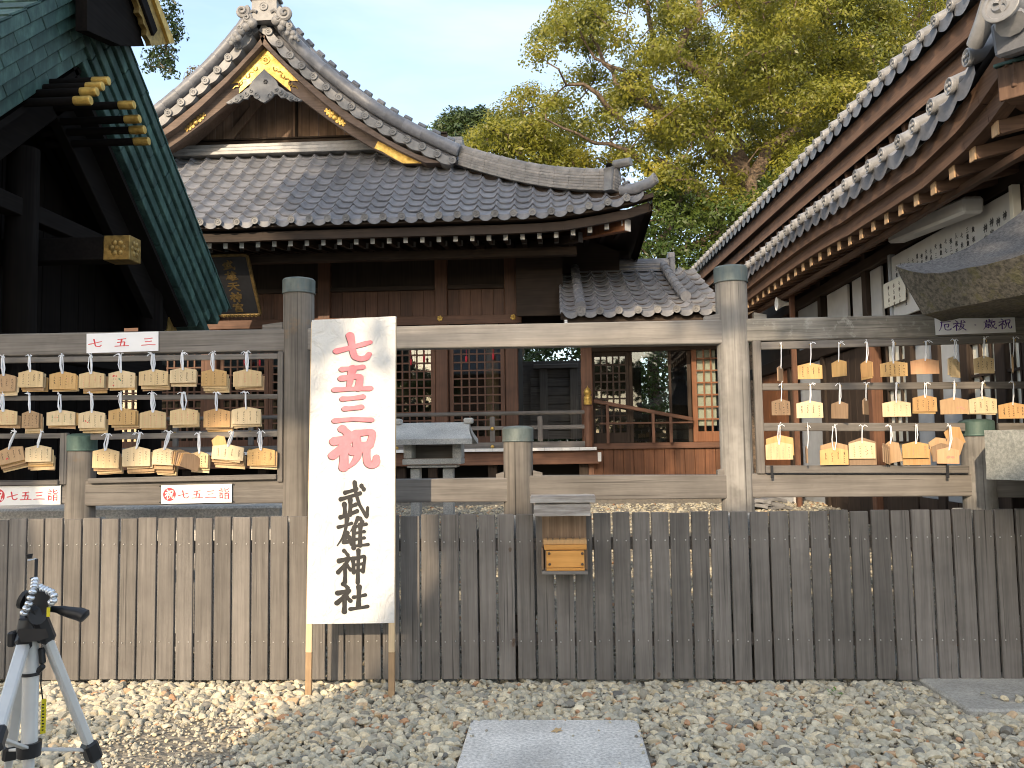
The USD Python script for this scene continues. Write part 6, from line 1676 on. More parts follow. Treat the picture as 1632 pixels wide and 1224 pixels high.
wpan('plaster_panel', 1323, 1356, 2.72, 3.29, 'plaster'); wpan('plaster_panel', 1364, 1411, 2.72, 3.29, 'plaster'); wpan('plaster_panel', 1276, 1312, 2.72, 3.29, 'grey_panel')
ya, yb = wy(1265), wy(1205)
for i in range(5):
    put(rh, 'wall_plank', cbox((WX - 0.02, ya + (yb - ya) * i / 5, 0.3), (WX + 0.01, ya + (yb - ya) * (i + 1) / 5 - 0.006, 2.51), 0.004), 'orange_frame')
wpan('grey_panel', 1275, 1314, 0.3, 2.5, 'grey_panel')
ya, yb = wy(1388), wy(1318)
for i in range(7):
    put(rh, 'shutter_plank', cbox((WX - 0.015, ya + (yb - ya) * i / 7, 0.3), (WX + 0.01, ya + (yb - ya) * (i + 1) / 7 - 0.006, 2.5), 0.004), 'dark_wood_z')
def shoji(pa, pb):
    p = wpan('paper_screen', pa, pb, 1.15, 2.5, 'cream_paper', th=0.02)
    y0_, y1_ = wy(pb), wy(pa)
    mb = MB()
    for t in np.linspace(0, 1, 4): mb.box((WX - 0.03, y0_ + (y1_ - y0_) * t - 0.011, 1.15), (WX - 0.008, y0_ + (y1_ - y0_) * t + 0.011, 2.5))
    for z in np.linspace(1.15, 2.5, 6): mb.box((WX - 0.028, y0_, z - 0.011), (WX - 0.007, y1_, z + 0.011))
    put(p, 'screen_lattice', mb.vf, 'dark_wood_z')
shoji(1418, 1452); shoji(1552, 1602); shoji(1608, 1648)
wpan('grey_panel', 1458, 1497, 0.9, 2.5, 'grey_panel'); wpan('grey_panel', 1503, 1543, 0.9, 2.5, 'grey_panel', dx=0.02)
for i in range(12):
    y0_ = 6.0 + i * 0.4
    put(rh, 'skirting_plank', cbox((WX - 0.03, y0_, 0.05), (WX, y0_ + 0.39, 0.9), 0.004), 'dark_wood_z')
wpan('low_wall', 1212, 1300, 0.3, 0.95, 'plaster', dx=0.35)
# white bracket lamp box over the notice board
lb = thing('lamp_box', 'long white lamp housing above the notice board on the side hall wall', 'lamp', (3.2, 7.6, 3.3))
a, b = atx(1428, 377, 3.2), atx(1552, 326, 3.2)
put(lb, 'housing', bar(a, b, 0.16, 0.13, 0.02), 'plaster')
put(lb, 'bracket', bar((3.28, (a[1] + b[1]) / 2, a[2]), (3.5, (a[1] + b[1]) / 2, a[2] + 0.02), 0.05, 0.05), 'plaster')
# notice board
nb = thing('notice_board', 'large white notice board with columns of black characters above the right rack', 'notice board', (3.3, 7.4, 2.6))
NX = 3.34
a, b = atx(1420, 402, NX), atx(1612, 314, NX)
yA, yB_ = a[1], b[1]; zt_ = (a[2] + b[2]) / 2; zb_ = zt_ - 0.62
put(nb, 'panel', cbox((NX, yB_, zb_), (NX + 0.03, yA, zt_), 0.004), 'plaster')
put(nb, 'edge_strip', cbox((NX - 0.02, yB_ - 0.05, zb_ - 0.02), (NX + 0.04, yB_ - 0.001, zt_ + 0.03), 0.004), 'cream_paper')
put(nb, 'edge_strip', cbox((NX - 0.02, yA + 0.001, zb_ - 0.02), (NX + 0.04, yA + 0.05, zt_ + 0.03), 0.004), 'grey_panel')
q = np.random.default_rng(9)
names = ['god', 'palace', 'big', 'person', 'heaven', 'shrine', 'mu', 'o', 'five', 'three', 'seven', 'year', 'celebrate']
W_ = yA - yB_
head = [['god'], ['god', 'palace'], ['god', 'palace', 'person'], ['god', 'palace', 'big']]
colsN = 22
wr = MB()
U_ = np.array([0, -1.0, 0])
for c in range(colsN):
    y = yB_ + W_ * (0.045 + 0.043 * c)
    if c == 4: continue
    seq = head[c] if c < 4 else [names[q.integers(0, len(names))] for _ in range(q.integers(3, 8))]
    sz = 0.062 if c < 4 else 0.046
    stp = 0.085 if c < 4 else q.uniform(0.055, 0.085)
    z = zt_ - (0.13 if c < 4 else 0.10) - (0.02 if c % 2 else 0)
    for g in seq:
        if z < zb_ + 0.02: break
        v, f = lay(g, np.array([NX - 0.0005, y + sz / 2, z - sz]), U_, UZ, sz * 0.95, sz, 0.001, 6.0, 0.3)
        wr.add(v, f); z -= stp
put(nb, 'lettering', wr.vf, 'ink_black', kind='stuff')
# sunlit sheet below the board
a, b = atx(1419, 492, 3.36), atx(1452, 440, 3.36)
ps = thing('paper_notice', 'cream paper notice in the sun below the left end of the notice board', 'notice', (3.36, b[1], a[2]))
put(ps, 'sheet', cbox((3.30, b[1], a[2]), (3.305, a[1], b[2] + 0.02), 0.001), 'cream_paper')
wr = MB()
for c in range(3):
    for k in range(4):
        v, f = lay(names[(c * 5 + k * 3) % 13], np.array([3.2995, a[1] - (a[1] - b[1]) * (0.25 + 0.25 * c) + 0.02, b[2] - 0.06 - 0.06 * k]), U_, UZ, 0.04, 0.042, 0.001, 5.0, 0.3); wr.add(v, f)
put(ps, 'lettering', wr.vf, 'ink_brown')
# small white horn speaker on a post
hs = thing('horn_speaker', 'small white horn speaker on a thin post left of the side hall panels', 'speaker', atx(1262, 500, 3.0))
q = atx(1251, 484, 3.0)
put(hs, 'horn', smooth(lathe([(0.02, 0.06), (0.03, 0.0), (0.05, -0.05), (0.085, -0.10), (0.09, -0.11), (0.05, -0.07), (0.001, -0.03)], q, 14, 'x'), 45), 'white_paint')
q2 = atx(1262, 480, 3.05)
put(hs, 'post', cbox((q2[0] - 0.03, q2[1] - 0.03, 0.3), (q2[0] + 0.03, q2[1] + 0.03, q2[2] + 0.35), 0.004), 'brown_wood_z')
# stacked spare tiles behind the fence
for k, (px, py) in enumerate(((1205, 808), (1208, 801), (1228, 806), (1230, 799), (1238, 811))):
    q = at(px, py, 10.8)
    v, f = cbox((-0.15, -0.12, -0.022), (0.15, 0.12, 0.022), 0.006)
    tm = trimesh.Trimesh(v, f).subdivide().subdivide(); v = np.array(tm.vertices); v[:, 2] += 0.03 * np.cos(v[:, 0] / 0.15 * 1.5)
    a = 0.15 * (k - 2); v[:, :2] = v[:, :2] @ rot2(a).T
    solo('spare_tile', (v + q, np.array(tm.faces)), 'pale_tile', ['lowest grey spare tile by the tall pale post', 'upper grey spare tile by the tall pale post', 'middle grey spare tile in the small pile', 'topmost grey spare tile of the small pile', 'grey spare tile lying askew at the right of the pile'][k], 'roof tile', 'spare tiles piled behind the fence')

# ================================================================ left shrine with green copper roof
ls = thing('copper_roof_shrine', 'shaded timber shrine with thick layered green copper gable roof at the left edge', 'shrine building', (-6.0, 7.18, 0.6))
GX = -4.0
RYy, RZ = 7.18, 5.72
def vn(d): n = np.array([-d[1], d[0]]); return n if n[1] > 0 else -n
r = np.random.default_rng(12)
for nm, (ey, ez_) in (('far', (10.25, 3.19)), ('near', (4.75, 3.65))):
    d = np.array([ey - RYy, ez_ - RZ]); L = np.linalg.norm(d); d /= L; n = vn(d)
    for q in range(6):
        th = 0.105
        segs = 7
        offk = (q % 2) * 0.5
        for i in range(segs + 1):
            s0 = max(0, (i - offk) / segs) * L; s1 = min(1, (i + 1 - offk) / segs) * L
            if s1 - s0 < 0.02: continue
            endcut = -0.05 * q
            p0 = np.array([RYy, RZ]) + d * s0 - n * (th * (q + 0.5)); p1 = np.array([RYy, RZ]) + d * (s1 - 0.004 + (endcut if i == segs else 0)) - n * (th * (q + 0.5))
            xo = GX - 0.030 * q + r.uniform(-0.004, 0.004)
            put(ls, 'copper_sheet', bar((xo - 0.30, p0[0], p0[1]), (xo - 0.30, p1[0], p1[1]), 0.60, th - 0.006, 0.006, up=(0, n[0], n[1])), 'green_copper')
    # roof slope in long overlapping copper courses
    ncs = 14
    for i in range(ncs):
        s0, s1 = L * i / ncs, L * (i + 1) / ncs + 0.04
        p0 = np.array([RYy, RZ]) + d * s0 + n * 0.005; p1 = np.array([RYy, RZ]) + d * s1 + n * 0.018
        put(ls, 'copper_course', bar((-7.4, p0[0], p0[1]), (-7.4, p1[0], p1[1]), 6.82, 0.016, 0, up=(0, n[0], n[1])), 'green_copper')
    # board under the roof, bargeboard, slats
    p0 = np.array([RYy, RZ]) - n * 0.70; p1 = p0 + d * (L - 0.35)
    put(ls, 'roof_soffit', bar((-7.3, p0[0], p0[1]), (-7.3, p1[0], p1[1]), 6.2, 0.05, 0, up=(0, n[0], n[1])), 'shaded_wood_y')
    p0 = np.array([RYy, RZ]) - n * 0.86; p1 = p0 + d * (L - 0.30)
    put(ls, 'bargeboard', bar((GX - 0.42, p0[0], p0[1]), (GX - 0.42, p1[0], p1[1]), 0.10, 0.30, 0.006, up=(0, n[0], n[1])), 'shaded_wood_y')
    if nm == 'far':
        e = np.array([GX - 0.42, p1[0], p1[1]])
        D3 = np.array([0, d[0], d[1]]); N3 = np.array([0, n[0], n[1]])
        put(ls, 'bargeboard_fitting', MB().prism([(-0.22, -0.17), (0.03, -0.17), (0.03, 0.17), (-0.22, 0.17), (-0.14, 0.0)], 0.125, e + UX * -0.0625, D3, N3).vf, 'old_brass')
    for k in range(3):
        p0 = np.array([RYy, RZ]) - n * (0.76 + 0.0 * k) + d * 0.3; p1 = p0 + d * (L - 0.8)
        put(ls, 'eave_slat', bar((GX - 0.75 - 0.22 * k, p0[0], p0[1]), (GX - 0.75 - 0.22 * k, p1[0], p1[1]), 0.06, 0.06, 0, up=(0, n[0], n[1])), 'shaded_wood_y')
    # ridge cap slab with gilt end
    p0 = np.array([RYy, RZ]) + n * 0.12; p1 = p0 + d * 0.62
    put(ls, 'ridge_cover', bar((-6.9, p0[0], p0[1]), (-6.9, p1[0], p1[1]), 6.3, 0.12, 0.006, up=(0, n[0], n[1])), 'green_copper' if nm == 'near' else 'shaded_wood_y')
# the gilt end plate hanging at the ridge end
def lsx(px, py, X): return atx(px, py, X)
pl = [(214, -6), (219, 3), (222, 12), (221, 20), (227, 28), (229, 38), (234, 47), (233, 56), (239, 66), (241, 73), (268, 70), (241, -6)]
P3 = [atx(a, b, -3.78) for a, b in pl]
gp = put(ls, 'gilt_end_plate', prism([(p[1], p[2]) for p in P3], 0.05, (-3.83, 0, 0), (0, 1, 0), (0, 0, 1)), 'old_brass')
P4 = [atx(a, b, -3.77) for a, b in ((241, -6), (268, 70), (276, 69), (247, -6))]
put(gp, 'gilt_edge', prism([(p[1], p[2]) for p in P4], 0.10, (-3.85, 0, 0), (0, 1, 0), (0, 0, 1)), 'brass')
rv = MB()
for px, py, R in ((226, 8, 0.028), (243, 48, 0.028)):
    q = atx(px, py, -3.775); rv.lathe([(R, -0.0), (R, 0.006), (0.001, 0.007)], q, 10, 'x')
put(gp, 'rivet', rv.vf, 'near_black')
P5 = [atx(a, b, -3.8) for a, b in ((150, -14), (150, 48), (203, 72), (240, 73), (213, -6))]
put(ls, 'ridge_end_board', prism([(p[1], p[2]) for p in P5], 0.10, (-3.96, 0, 0), (0, 1, 0), (0, 0, 1)), 'shaded_wood_y')
# whip poles with gilt caps (four on each slope)
for grp, pts in (('a', ((172.6, 129), (163, 137.5), (154, 146), (144, 160))), ('b', ((213, 167), (222, 189.6), (230, 206.6), (236.7, 225)))):
    for px, py in pts:
        q = atx(px, py, -3.66)
        R_ = put(ls, 'gable_pole', smooth(tube([q + np.array([-0.95, 0, 0]), q + np.array([-0.11, 0, 0])], 0.034, 10), 45), 'shaded_wood_y')
        put(R_, 'gilt_cap', smooth(lathe([(0.036, -0.13), (0.038, -0.12), (0.038, 0.0), (0.034, 0.006), (0.001, 0.008)], q, 14, 'x'), 40), 'brass')
# purlin with square gilt end
q = atx(207, 394, -3.62)
put(ls, 'purlin', cbox((-6.5, q[1], q[2] - 0.10), (q[0] - 0.23, q[1] + 0.19, q[2] + 0.10), 0.006), 'shaded_wood_y')
pe = put(ls, 'gilt_purlin_end', cbox((q[0] - 0.23, q[1] - 0.006, q[2] - 0.106), (q[0], q[1] + 0.196, q[2] + 0.106), 0.005), 'old_brass')
fl = MB()
for c, ax in ((np.array([q[0] - 0.11, q[1] - 0.007, q[2]]), '-y'), (np.array([q[0] + 0.001, q[1] + 0.095, q[2]]), 'x')):
    for a in np.arange(6) * np.pi / 3:
        o = 0.05 * (np.array([math.cos(a), 0, math.sin(a)]) if ax == '-y' else np.array([0, math.cos(a), math.sin(a)]))
        fl.lathe([(0.026, 0), (0.02, 0.006), (0.001, 0.009)], c + o, 8, ax)
    fl.lathe([(0.02, 0), (0.015, 0.009), (0.001, 0.011)], c, 8, ax)
put(pe, 'relief', smooth(fl.vf, 45), 'old_brass')
# body
put(ls, 'gable_wall', cbox((-4.95, 5.6, 0.7), (-4.85, 9.3, 5.0)), 'shaded_wood_z')
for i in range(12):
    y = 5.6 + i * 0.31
    put(ls, 'wall_plank', cbox((-4.85, y, 0.7), (-4.83, y + 0.30, 4.2), 0.004), 'shaded_wood_z')
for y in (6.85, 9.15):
    put(ls, 'pillar', smooth(lathe([(0.13, 0.6), (0.125, 4.0)], (-4.45, y, 0), 20), 45), 'shaded_wood_z')
put(ls, 'tie_rail', cbox((-4.52, 5.4, 2.25), (-4.38, 9.4, 2.4), 0.006), 'shaded_wood_y')
put(ls, 'tie_rail', cbox((-4.52, 5.4, 3.4), (-4.38, 9.4, 3.55), 0.006), 'shaded_wood_y')
put(ls, 'front_wall', cbox((-9.5, 9.2, 0.7), (-4.95, 9.3, 4.0)), 'shaded_wood_y')
pb = thing('granite_plinth', 'long granite plinth behind the lower left beam of the shrine fence', 'plinth', (-3, 6.2, 0.2))
a = at(449, 806, 5.9)
put(pb, 'block', cbox((a[0] - 1.45, 5.9, 0.05), (a[0], 6.7, a[2]), 0.015), 'granite')
put(pb, 'block', cbox((a[0] - 2.9, 5.9, 0.05), (a[0] - 1.456, 6.7, a[2] - 0.004), 0.015), 'granite')
# ================================================================ stone lantern at the right edge
ln = thing('stone_lantern', 'mossy old hexagonal stone lantern cut off by the right picture edge', 'stone lantern', (3.35, 4.95, 0))
LC = np.array([3.10, 4.95])
def hexring(R, z, a0=180.0, bulge=0.0):
    g = np.radians(a0 + 60 * np.arange(6))
    return np.stack([LC[0] + R * np.cos(g), LC[1] + R * np.sin(g), np.full(6, z)], 1)
ROTL = 175.0
V1 = at(1428, 424, 5.05); V2 = at(1466, 500, 4.98)
R1 = np.linalg.norm(V1[:2] - LC); 
# roof: curved hexagonal cap; eave corners swept up, thick fascia
def hexpt(R, a): 
    """point on a hexagon of corner radius R at angle a"""
    w = (a - ROTL) % 60.0
    return R * math.cos(math.radians(30)) / math.cos(math.radians(w - 30.0)), w
na = 72
ang = ROTL + np.arange(na) * 360 / na
zt0 = V1[2]; zb0 = V2[2]
rings = []
def ring(R, zf):
    out = []
    for a in ang:
        rr_, w = hexpt(R, a); c = (abs(w - 30) / 30) ** 3.5
        out.append([LC[0] + rr_ * math.cos(math.radians(a)), LC[1] + rr_ * math.sin(math.radians(a)), zf(c)])
    return np.array(out)
rise = 0.11
R0 = 1.12
rings.append(ring(0.30, lambda c: zb0 + 0.03))
rings.append(ring(R0 - 0.24, lambda c: zb0 + 0.03))
rings.append(ring(R0 - 0.14, lambda c: zb0 + 0.012 - 0.012 * c))
rings.append(ring(R0, lambda c: zt0 - rise + rise * c))
rings.append(ring(R0 - 0.05, lambda c: zt0 + 0.014 - rise + rise * c))
for t in np.linspace(0.12, 1, 8):
    R_ = (R0 - 0.05) * (1 - t) + 0.16 * t
    zz = zt0 - rise + 0.62 * t ** 1.5
    rings.append(ring(R_, lambda c, zz=zz, t=t: zz + rise * c * (1 - t) ** 2 + 0.012))
P = np.array(rings); Pw = np.concatenate([P, P[:, :1]], 1)
rg = grid_mesh(Pw)
nlow = 4
def sub(a, b): return smooth((lambda g: (g[0], g[1]))(grid_mesh(Pw[a:b])), 40)
def rough(vfn, amp, sc, seed):
    tm = trimesh.Trimesh(vfn[0], vfn[1], process=True); tm = tm.subdivide()
    v, f = jag((np.array(tm.vertices), np.array(tm.faces)), amp, sc, seed); return smooth((v, f), 40)
rf = put(ln, 'roof_cap', rough(sub(3, len(rings)), 0.006, 12, 3), 'grey_roof_stone')
put(rf, 'eave_band', rough(sub(0, 4), 0.007, 12, 3), 'mossy_stone')
put(ln, 'jewel', smooth(lathe([(0.16, zt0 + 0.50), (0.2, zt0 + 0.58), (0.14, zt0 + 0.66), (0.2, zt0 + 0.78), (0.12, zt0 + 0.95), (0.001, zt0 + 1.05)], (LC[0], LC[1], 0), 20), 50), 'grey_roof_stone')
# fire box, middle platform, shaft, plinth slab
def hexprism(R0_, z0, R1_, z1, m, name, a0=ROTL, amp=0.004):
    g = np.radians(a0 + 60 * np.arange(6))
    lo = np.stack([LC[0] + R0_ * np.cos(g), LC[1] + R0_ * np.sin(g), np.full(6, z0)], 1); hi = np.stack([LC[0] + R1_ * np.cos(g), LC[1] + R1_ * np.sin(g), np.full(6, z1)], 1)
    h = trimesh.convex.convex_hull(np.vstack([lo, hi]))
    tm = trimesh.Trimesh(h.vertices, h.faces)
    for _ in range(4): tm = tm.subdivide()
    return put(ln, name, smooth(jag((np.array(tm.vertices), np.array(tm.faces)), amp, 14, 5), 30), m)
a = at(1569, 686, 5.0); b = at(1571, 764, 5.0)
Rm = LC[0] - a[0] + 0.0
hexprism(0.34, a[2] + 0.002, 0.34, zb0 - 0.10, 'pale_stone', 'fire_box')
hexprism(Rm, b[2], Rm, a[2], 'pale_stone', 'middle_platform')
hexprism(0.30, b[2] - 0.10, 0.33, b[2] - 0.002, 'pale_stone', 'platform_base')
put(ln, 'shaft', smooth(lathe([(0.24, 0.06), (0.22, 0.12), (0.20, 0.6), (0.22, b[2] - 0.101)], (LC[0] + 0.1, LC[1], 0), 24), 45), 'pale_stone')
put(ln, 'plinth', cbox((2.10, 4.675, -0.05), (4.4, 5.9, 0.048), 0.012), 'concrete')

# ================================================================ little roofed lantern of pale granite in the court
sl = thing('granite_lantern', 'small pale granite lantern with a gabled roof on two legs behind the banner', 'stone lantern', (-0.9, 7.2, 0.2))
SYY = 7.2
def sp(px, py, Y=SYY): return at(px, py, Y)
cxp = 689
def sbox(name, x0, y0, x1, y1, ya, yb, c=0.006):
    a, b = sp(x0, y1, ya), sp(x1, y0, ya)
    put(sl, name, cbox((a[0], ya, a[2]), (b[0], yb, b[2]), c), 'granite_lamp')
a, b, c_ = sp(627, 671), sp(746, 671), sp(752, 696)
z_r, z_e = a[2], c_[2]
xa_, xb_ = a[0] + 0.0, b[0]
Rr = []
for s in np.linspace(-1, 1, 13):
    flare = 0.045 * abs(s) ** 2
    yy = SYY + 0.14 + s * 0.27; zz = z_r - 0.015 - (z_r - z_e) * (abs(s) ** 0.9) * 1.0
    Rr.append([(xa_ - flare, yy, zz), (xb_ + flare, yy, zz)])
Rr = np.array(Rr); lo = Rr - np.array([0, 0, 0.045])
g1 = grid_mesh(Rr); g2 = grid_mesh(lo, True)
ends = [grid_mesh(np.stack([Rr[:, k], lo[:, k]], 1), k == 1) for k in (0, 1)]
fb = [grid_mesh(np.stack([Rr[k], lo[k]], 0), k != 0) for k in (0, -1)]
put(sl, 'roof', joinn(g1, g2, *ends, *fb), 'granite_lamp')
put(sl, 'ridge', cbox((xa_ - 0.03, SYY + 0.10, z_r - 0.03), (xa_ + 0.05, SYY + 0.18, z_r + 0.02), 0.01), 'granite_lamp')
put(sl, 'ridge', cbox((xb_ - 0.05, SYY + 0.10, z_r - 0.03), (xb_ + 0.03, SYY + 0.18, z_r + 0.02), 0.01), 'granite_lamp')
sbox('lintel', 638, 693, 735, 701, SYY + 0.02, SYY + 0.26)
sbox('post', 643, 700, 656, 731, SYY + 0.02, SYY + 0.26); sbox('post', 721, 700, 735, 731, SYY + 0.02, SYY + 0.26)
sbox('box_base', 641, 730.5, 735, 741, SYY + 0.0, SYY + 0.28); sbox('box_foot', 648, 741.2, 728, 746, SYY + 0.03, SYY + 0.25)
for x0, x1 in ((655, 669), (707, 722)): sbox('leg', x0, 746.2, x1, 900, SYY + 0.08, SYY + 0.19)
put(sl, 'back_slats', cbox((sp(656, 715)[0], SYY + 0.22, sp(656, 731)[2]), (sp(721, 715)[0], SYY + 0.24, sp(656, 700)[2])), 'grey_wood_x')

# ================================================================ camera tripod in the left foreground
TY_ = 1.95
tr = thing('camera_tripod', 'silver camera tripod with black head, flexible phone holder and yellow tag', 'tripod', at(50, 1224, TY_) * [1, 1, 0])
def tp(px, py, dy=0.0): return at(px, py, TY_ + dy)
hubT, hubB = tp(50, 1000), tp(51, 1020)
foot = []
# three legs: right front, left front (towards the camera), and one behind
legs = [((74, 1016, 0.0), (152, 1212, 0.10)), ((38, 1025, -0.02), (-8, 1180, -0.20)), ((40, 1022, 0.05), (16, 1200, 0.22))]
ends = []
for (ax_, ay_, ad), (bx_, by_, bd) in legs:
    A_ = tp(ax_, ay_, ad); B_ = tp(bx_, by_, bd)
    d = (B_ - A_) / np.linalg.norm(B_ - A_)
    kfac = (A_[2] - 0.0) / (A_[2] - B_[2])
    G_ = A_ + (B_ - A_) * kfac                         # where the leg meets the ground
    mid = A_ + (B_ - A_) * min(0.97, kfac * 0.55) if bd != 0.10 else B_ - d * 0.03
    L = put(tr, 'leg', bar(A_, mid, 0.026, 0.02, 0.004), 'aluminium')
    put(L, 'leg_clamp', bar(mid - d * 0.022, mid + d * 0.028, 0.036, 0.032, 0.006), 'black_plastic')
    put(L, 'lower_leg', bar(mid + d * 0.029, G_ - d * 0.03, 0.018, 0.014, 0.003), 'aluminium')
    put(L, 'rubber_foot', smooth(tube([G_ - d * 0.035, G_ + d * 0.004], [0.012, 0.015], 10), 45), 'black_plastic')
    put(L, 'leg_collar', bar(A_ - d * 0.085, A_ + d * 0.012, 0.034, 0.036, 0.008), 'black_plastic')
    ends.append(mid)
put(tr, 'centre_column', smooth(tube([tp(50, 1015), tp(47, 1182)], 0.0175, 16), 45), 'aluminium')
put(tr, 'column_ring', smooth(tube([tp(49, 1071), tp(49, 1076)], 0.021, 16), 45), 'black_plastic')
cb_ = put(tr, 'brace_hub', smooth(tube([tp(46.5, 1182), tp(46, 1205)], [0.027, 0.025], 14), 45), 'black_plastic')
put(tr, 'lower_column', smooth(tube([tp(46, 1205), tp(45, 1290)], 0.012, 12), 45), 'aluminium')
for e in ends: put(tr, 'brace', bar(tp(46.3, 1194), e + np.array([0, 0, 0.0]), 0.014, 0.006, 0.001), 'aluminium')
hub = trimesh.convex.convex_hull(np.vstack([tp(x, y, dd) for x, y in ((27, 1008), (30, 1002), (73, 1002), (78, 1016), (60, 1022), (34, 1024)) for dd in (-0.045, 0.05)]))
put(tr, 'shoulder', (np.array(hub.vertices), np.array(hub.faces)), 'black_plastic')
put(tr, 'side_lever', cbox(tp(21, 1032, -0.02), tp(27, 1002, 0.02), 0.004), 'black_plastic')
put(tr, 'crank', bar(tp(66, 1032), tp(68, 1058), 0.012, 0.014, 0.003), 'black_plastic')
put(tr, 'crank', bar(tp(70, 1060), tp(59, 1072), 0.012, 0.012, 0.003), 'black_plastic')
mb = MB()
mb.tube([tp(52, 1004), tp(52, 985)], [0.033, 0.029], 14); mb.tube([tp(60, 982, -0.035), tp(60, 982, 0.04)], 0.019, 12)
hh = trimesh.convex.convex_hull(np.vstack([tp(x, y, dd) for x, y in ((40, 948), (46, 942), (80, 944), (82, 952), (76, 970), (64, 985), (44, 988), (41, 975)) for dd in (-0.03, 0.035)]))
mb.add(np.array(hh.vertices), np.array(hh.faces))
mb.tube([tp(36, 955), tp(42, 957)], 0.022, 12)
put(tr, 'pan_head', smooth(mb.vf, 35), 'black_plastic')
put(tr, 'pan_handle', smooth(tube([tp(80, 970), tp(92, 971.5), tp(100, 973), tp(112, 976), tp(128, 979), tp(135, 982), tp(137, 984)], [0.007, 0.008, 0.011, 0.013, 0.0155, 0.016, 0.010], 12), 50), 'black_plastic')
# flexible silver legged phone holder wrapped round the head
def beads(pts, rad, step):
    p = np.array(pts); s = np.r_[0, np.cumsum(np.linalg.norm(np.diff(p, axis=0), axis=1))]
    n = int(s[-1] / step); mb = MB()
    for t in np.linspace(0, s[-1], n):
        c = np.array([np.interp(t, s, p[:, k]) for k in range(3)]); t2 = np.array([np.interp(min(s[-1], t + 0.003), s, p[:, k]) for k in range(3)]) - np.array([np.interp(max(0, t - 0.003), s, p[:, k]) for k in range(3)])
        d, a, b = frame_of(t2)
        mb.tube([c - d * step * 0.42, c - d * step * 0.2, c + d * step * 0.2, c + d * step * 0.42], [rad * 0.7, rad, rad, rad * 0.7], 9)
    return smooth(mb.vf, 50)
fh = thing('flexible_phone_holder', 'flexible silver ringed mini tripod with a phone clamp wound on the tripod head', 'phone holder', tp(57, 935))
put(fh, 'bendy_leg', beads([tp(56, 925, -0.02), tp(54, 938, -0.045), tp(50, 950, -0.055), tp(46, 962, -0.055), tp(41, 972, -0.05), tp(38, 977, -0.05)], 0.0088, 0.0105), 'chrome')
put(fh, 'bendy_leg', beads([tp(58, 930, -0.01), tp(66, 938, -0.01), tp(75, 941, -0.02), tp(83, 945, -0.03), tp(87, 951, -0.035), tp(85, 958, -0.03), tp(78, 962, -0.02)], 0.0088, 0.0105), 'chrome')
put(fh, 'bendy_leg', beads([tp(57, 930, 0.0), tp(62, 940, 0.03), tp(72, 945, 0.045), tp(82, 952, 0.04)], 0.0088, 0.0105), 'chrome')
put(fh, 'neck', beads([tp(57, 935, -0.01), tp(58, 922, -0.01)], 0.012, 0.011), 'chrome')
put(fh, 'clamp_back', cbox(tp(55.5, 922, 0.0), tp(59.5, 890, 0.012), 0.002), 'black_plastic')
put(fh, 'clamp_jaw', cbox(tp(47, 923, -0.012), tp(59, 918, 0.014), 0.003), 'black_plastic')
put(fh, 'clamp_jaw', cbox(tp(43, 894, -0.012), tp(59, 889.5, 0.014), 0.003), 'chrome')
put(fh, 'clamp_screw', smooth(tube([tp(47, 890), tp(46.5, 883)], [0.006, 0.008], 10), 45), 'black_plastic')
# yellow tags
yt = thing('yellow_tag', 'long yellow paper tag hanging from the tripod with printed black marks', 'tag', tp(68, 1170))
q0, q1 = tp(64, 1170, 0.03), tp(74, 1114, 0.03)
put(yt, 'strip', prism([(0, 0), (q1[0] - q0[0], 0.002), (q1[0] - q0[0], q1[2] - q0[2]), (0.002, q1[2] - q0[2])], 0.0008, q0, UX, UZ), 'yellow_tag')
mb = MB(); q = np.random.default_rng(2)
w_, h_ = q1[0] - q0[0], q1[2] - q0[2]
for k in range(9):
    mb.prism([(0.3 * w_, h_ * (0.1 + 0.09 * k)), (0.3 * w_ + w_ * q.uniform(0.2, 0.45), h_ * (0.1 + 0.09 * k)), (0.3 * w_ + w_ * 0.4, h_ * (0.14 + 0.09 * k)), (0.3 * w_, h_ * (0.14 + 0.09 * k))], 0.0004, q0 + np.array([0, -0.001, 0]), UX, UZ)
put(yt, 'print', mb.vf, 'ink_black')
put(yt, 'string', tube([tp(66, 1060, 0.01), tp(65, 1090, 0.02), tp(68, 1114, 0.03)], 0.0016, 5), 'black_plastic')
yt2 = thing('yellow_tag', 'short yellow label dangling under the tripod pan handle', 'tag', tp(77, 978))
q0, q1 = tp(74.5, 983, -0.03), tp(80, 968, -0.03)
put(yt2, 'strip', prism([(0, 0), (q1[0] - q0[0], 0), (q1[0] - q0[0], q1[2] - q0[2]), (0, q1[2] - q0[2])], 0.0008, q0, UX, UZ), 'yellow_tag')
# ================================================================ trees
def leaf_mesh(cent, outward, size, rng, droop=0.35, ratio=0.46):
    """one small four cornered leaf per centre"""
    n = len(cent)
    N = outward * 1.7 + rng.normal(0, 0.5, (n, 3)) + np.array([0, -0.15, 0.5]); N /= np.linalg.norm(N, axis=1, keepdims=True)
    A = rng.normal(size=(n, 3)); A[:, 2] -= droop; A -= N * (A * N).sum(1, keepdims=True); A /= np.linalg.norm(A, axis=1, keepdims=True)
    B = np.cross(N, A)
    L = (size * rng.uniform(0.7, 1.25, n))[:, None]
    W = L * ratio
    v = np.stack([cent - A * L * 0.5, cent + B * W * 0.5 - N * L * 0.04, cent + A * L * 0.5 - N * L * 0.10, cent - B * W * 0.5 - N * L * 0.04], 1).reshape(-1, 3)
    i = np.arange(n)[:, None] * 4
    f = np.vstack([i + [0, 1, 2], i + [0, 2, 3]])
    return v, f
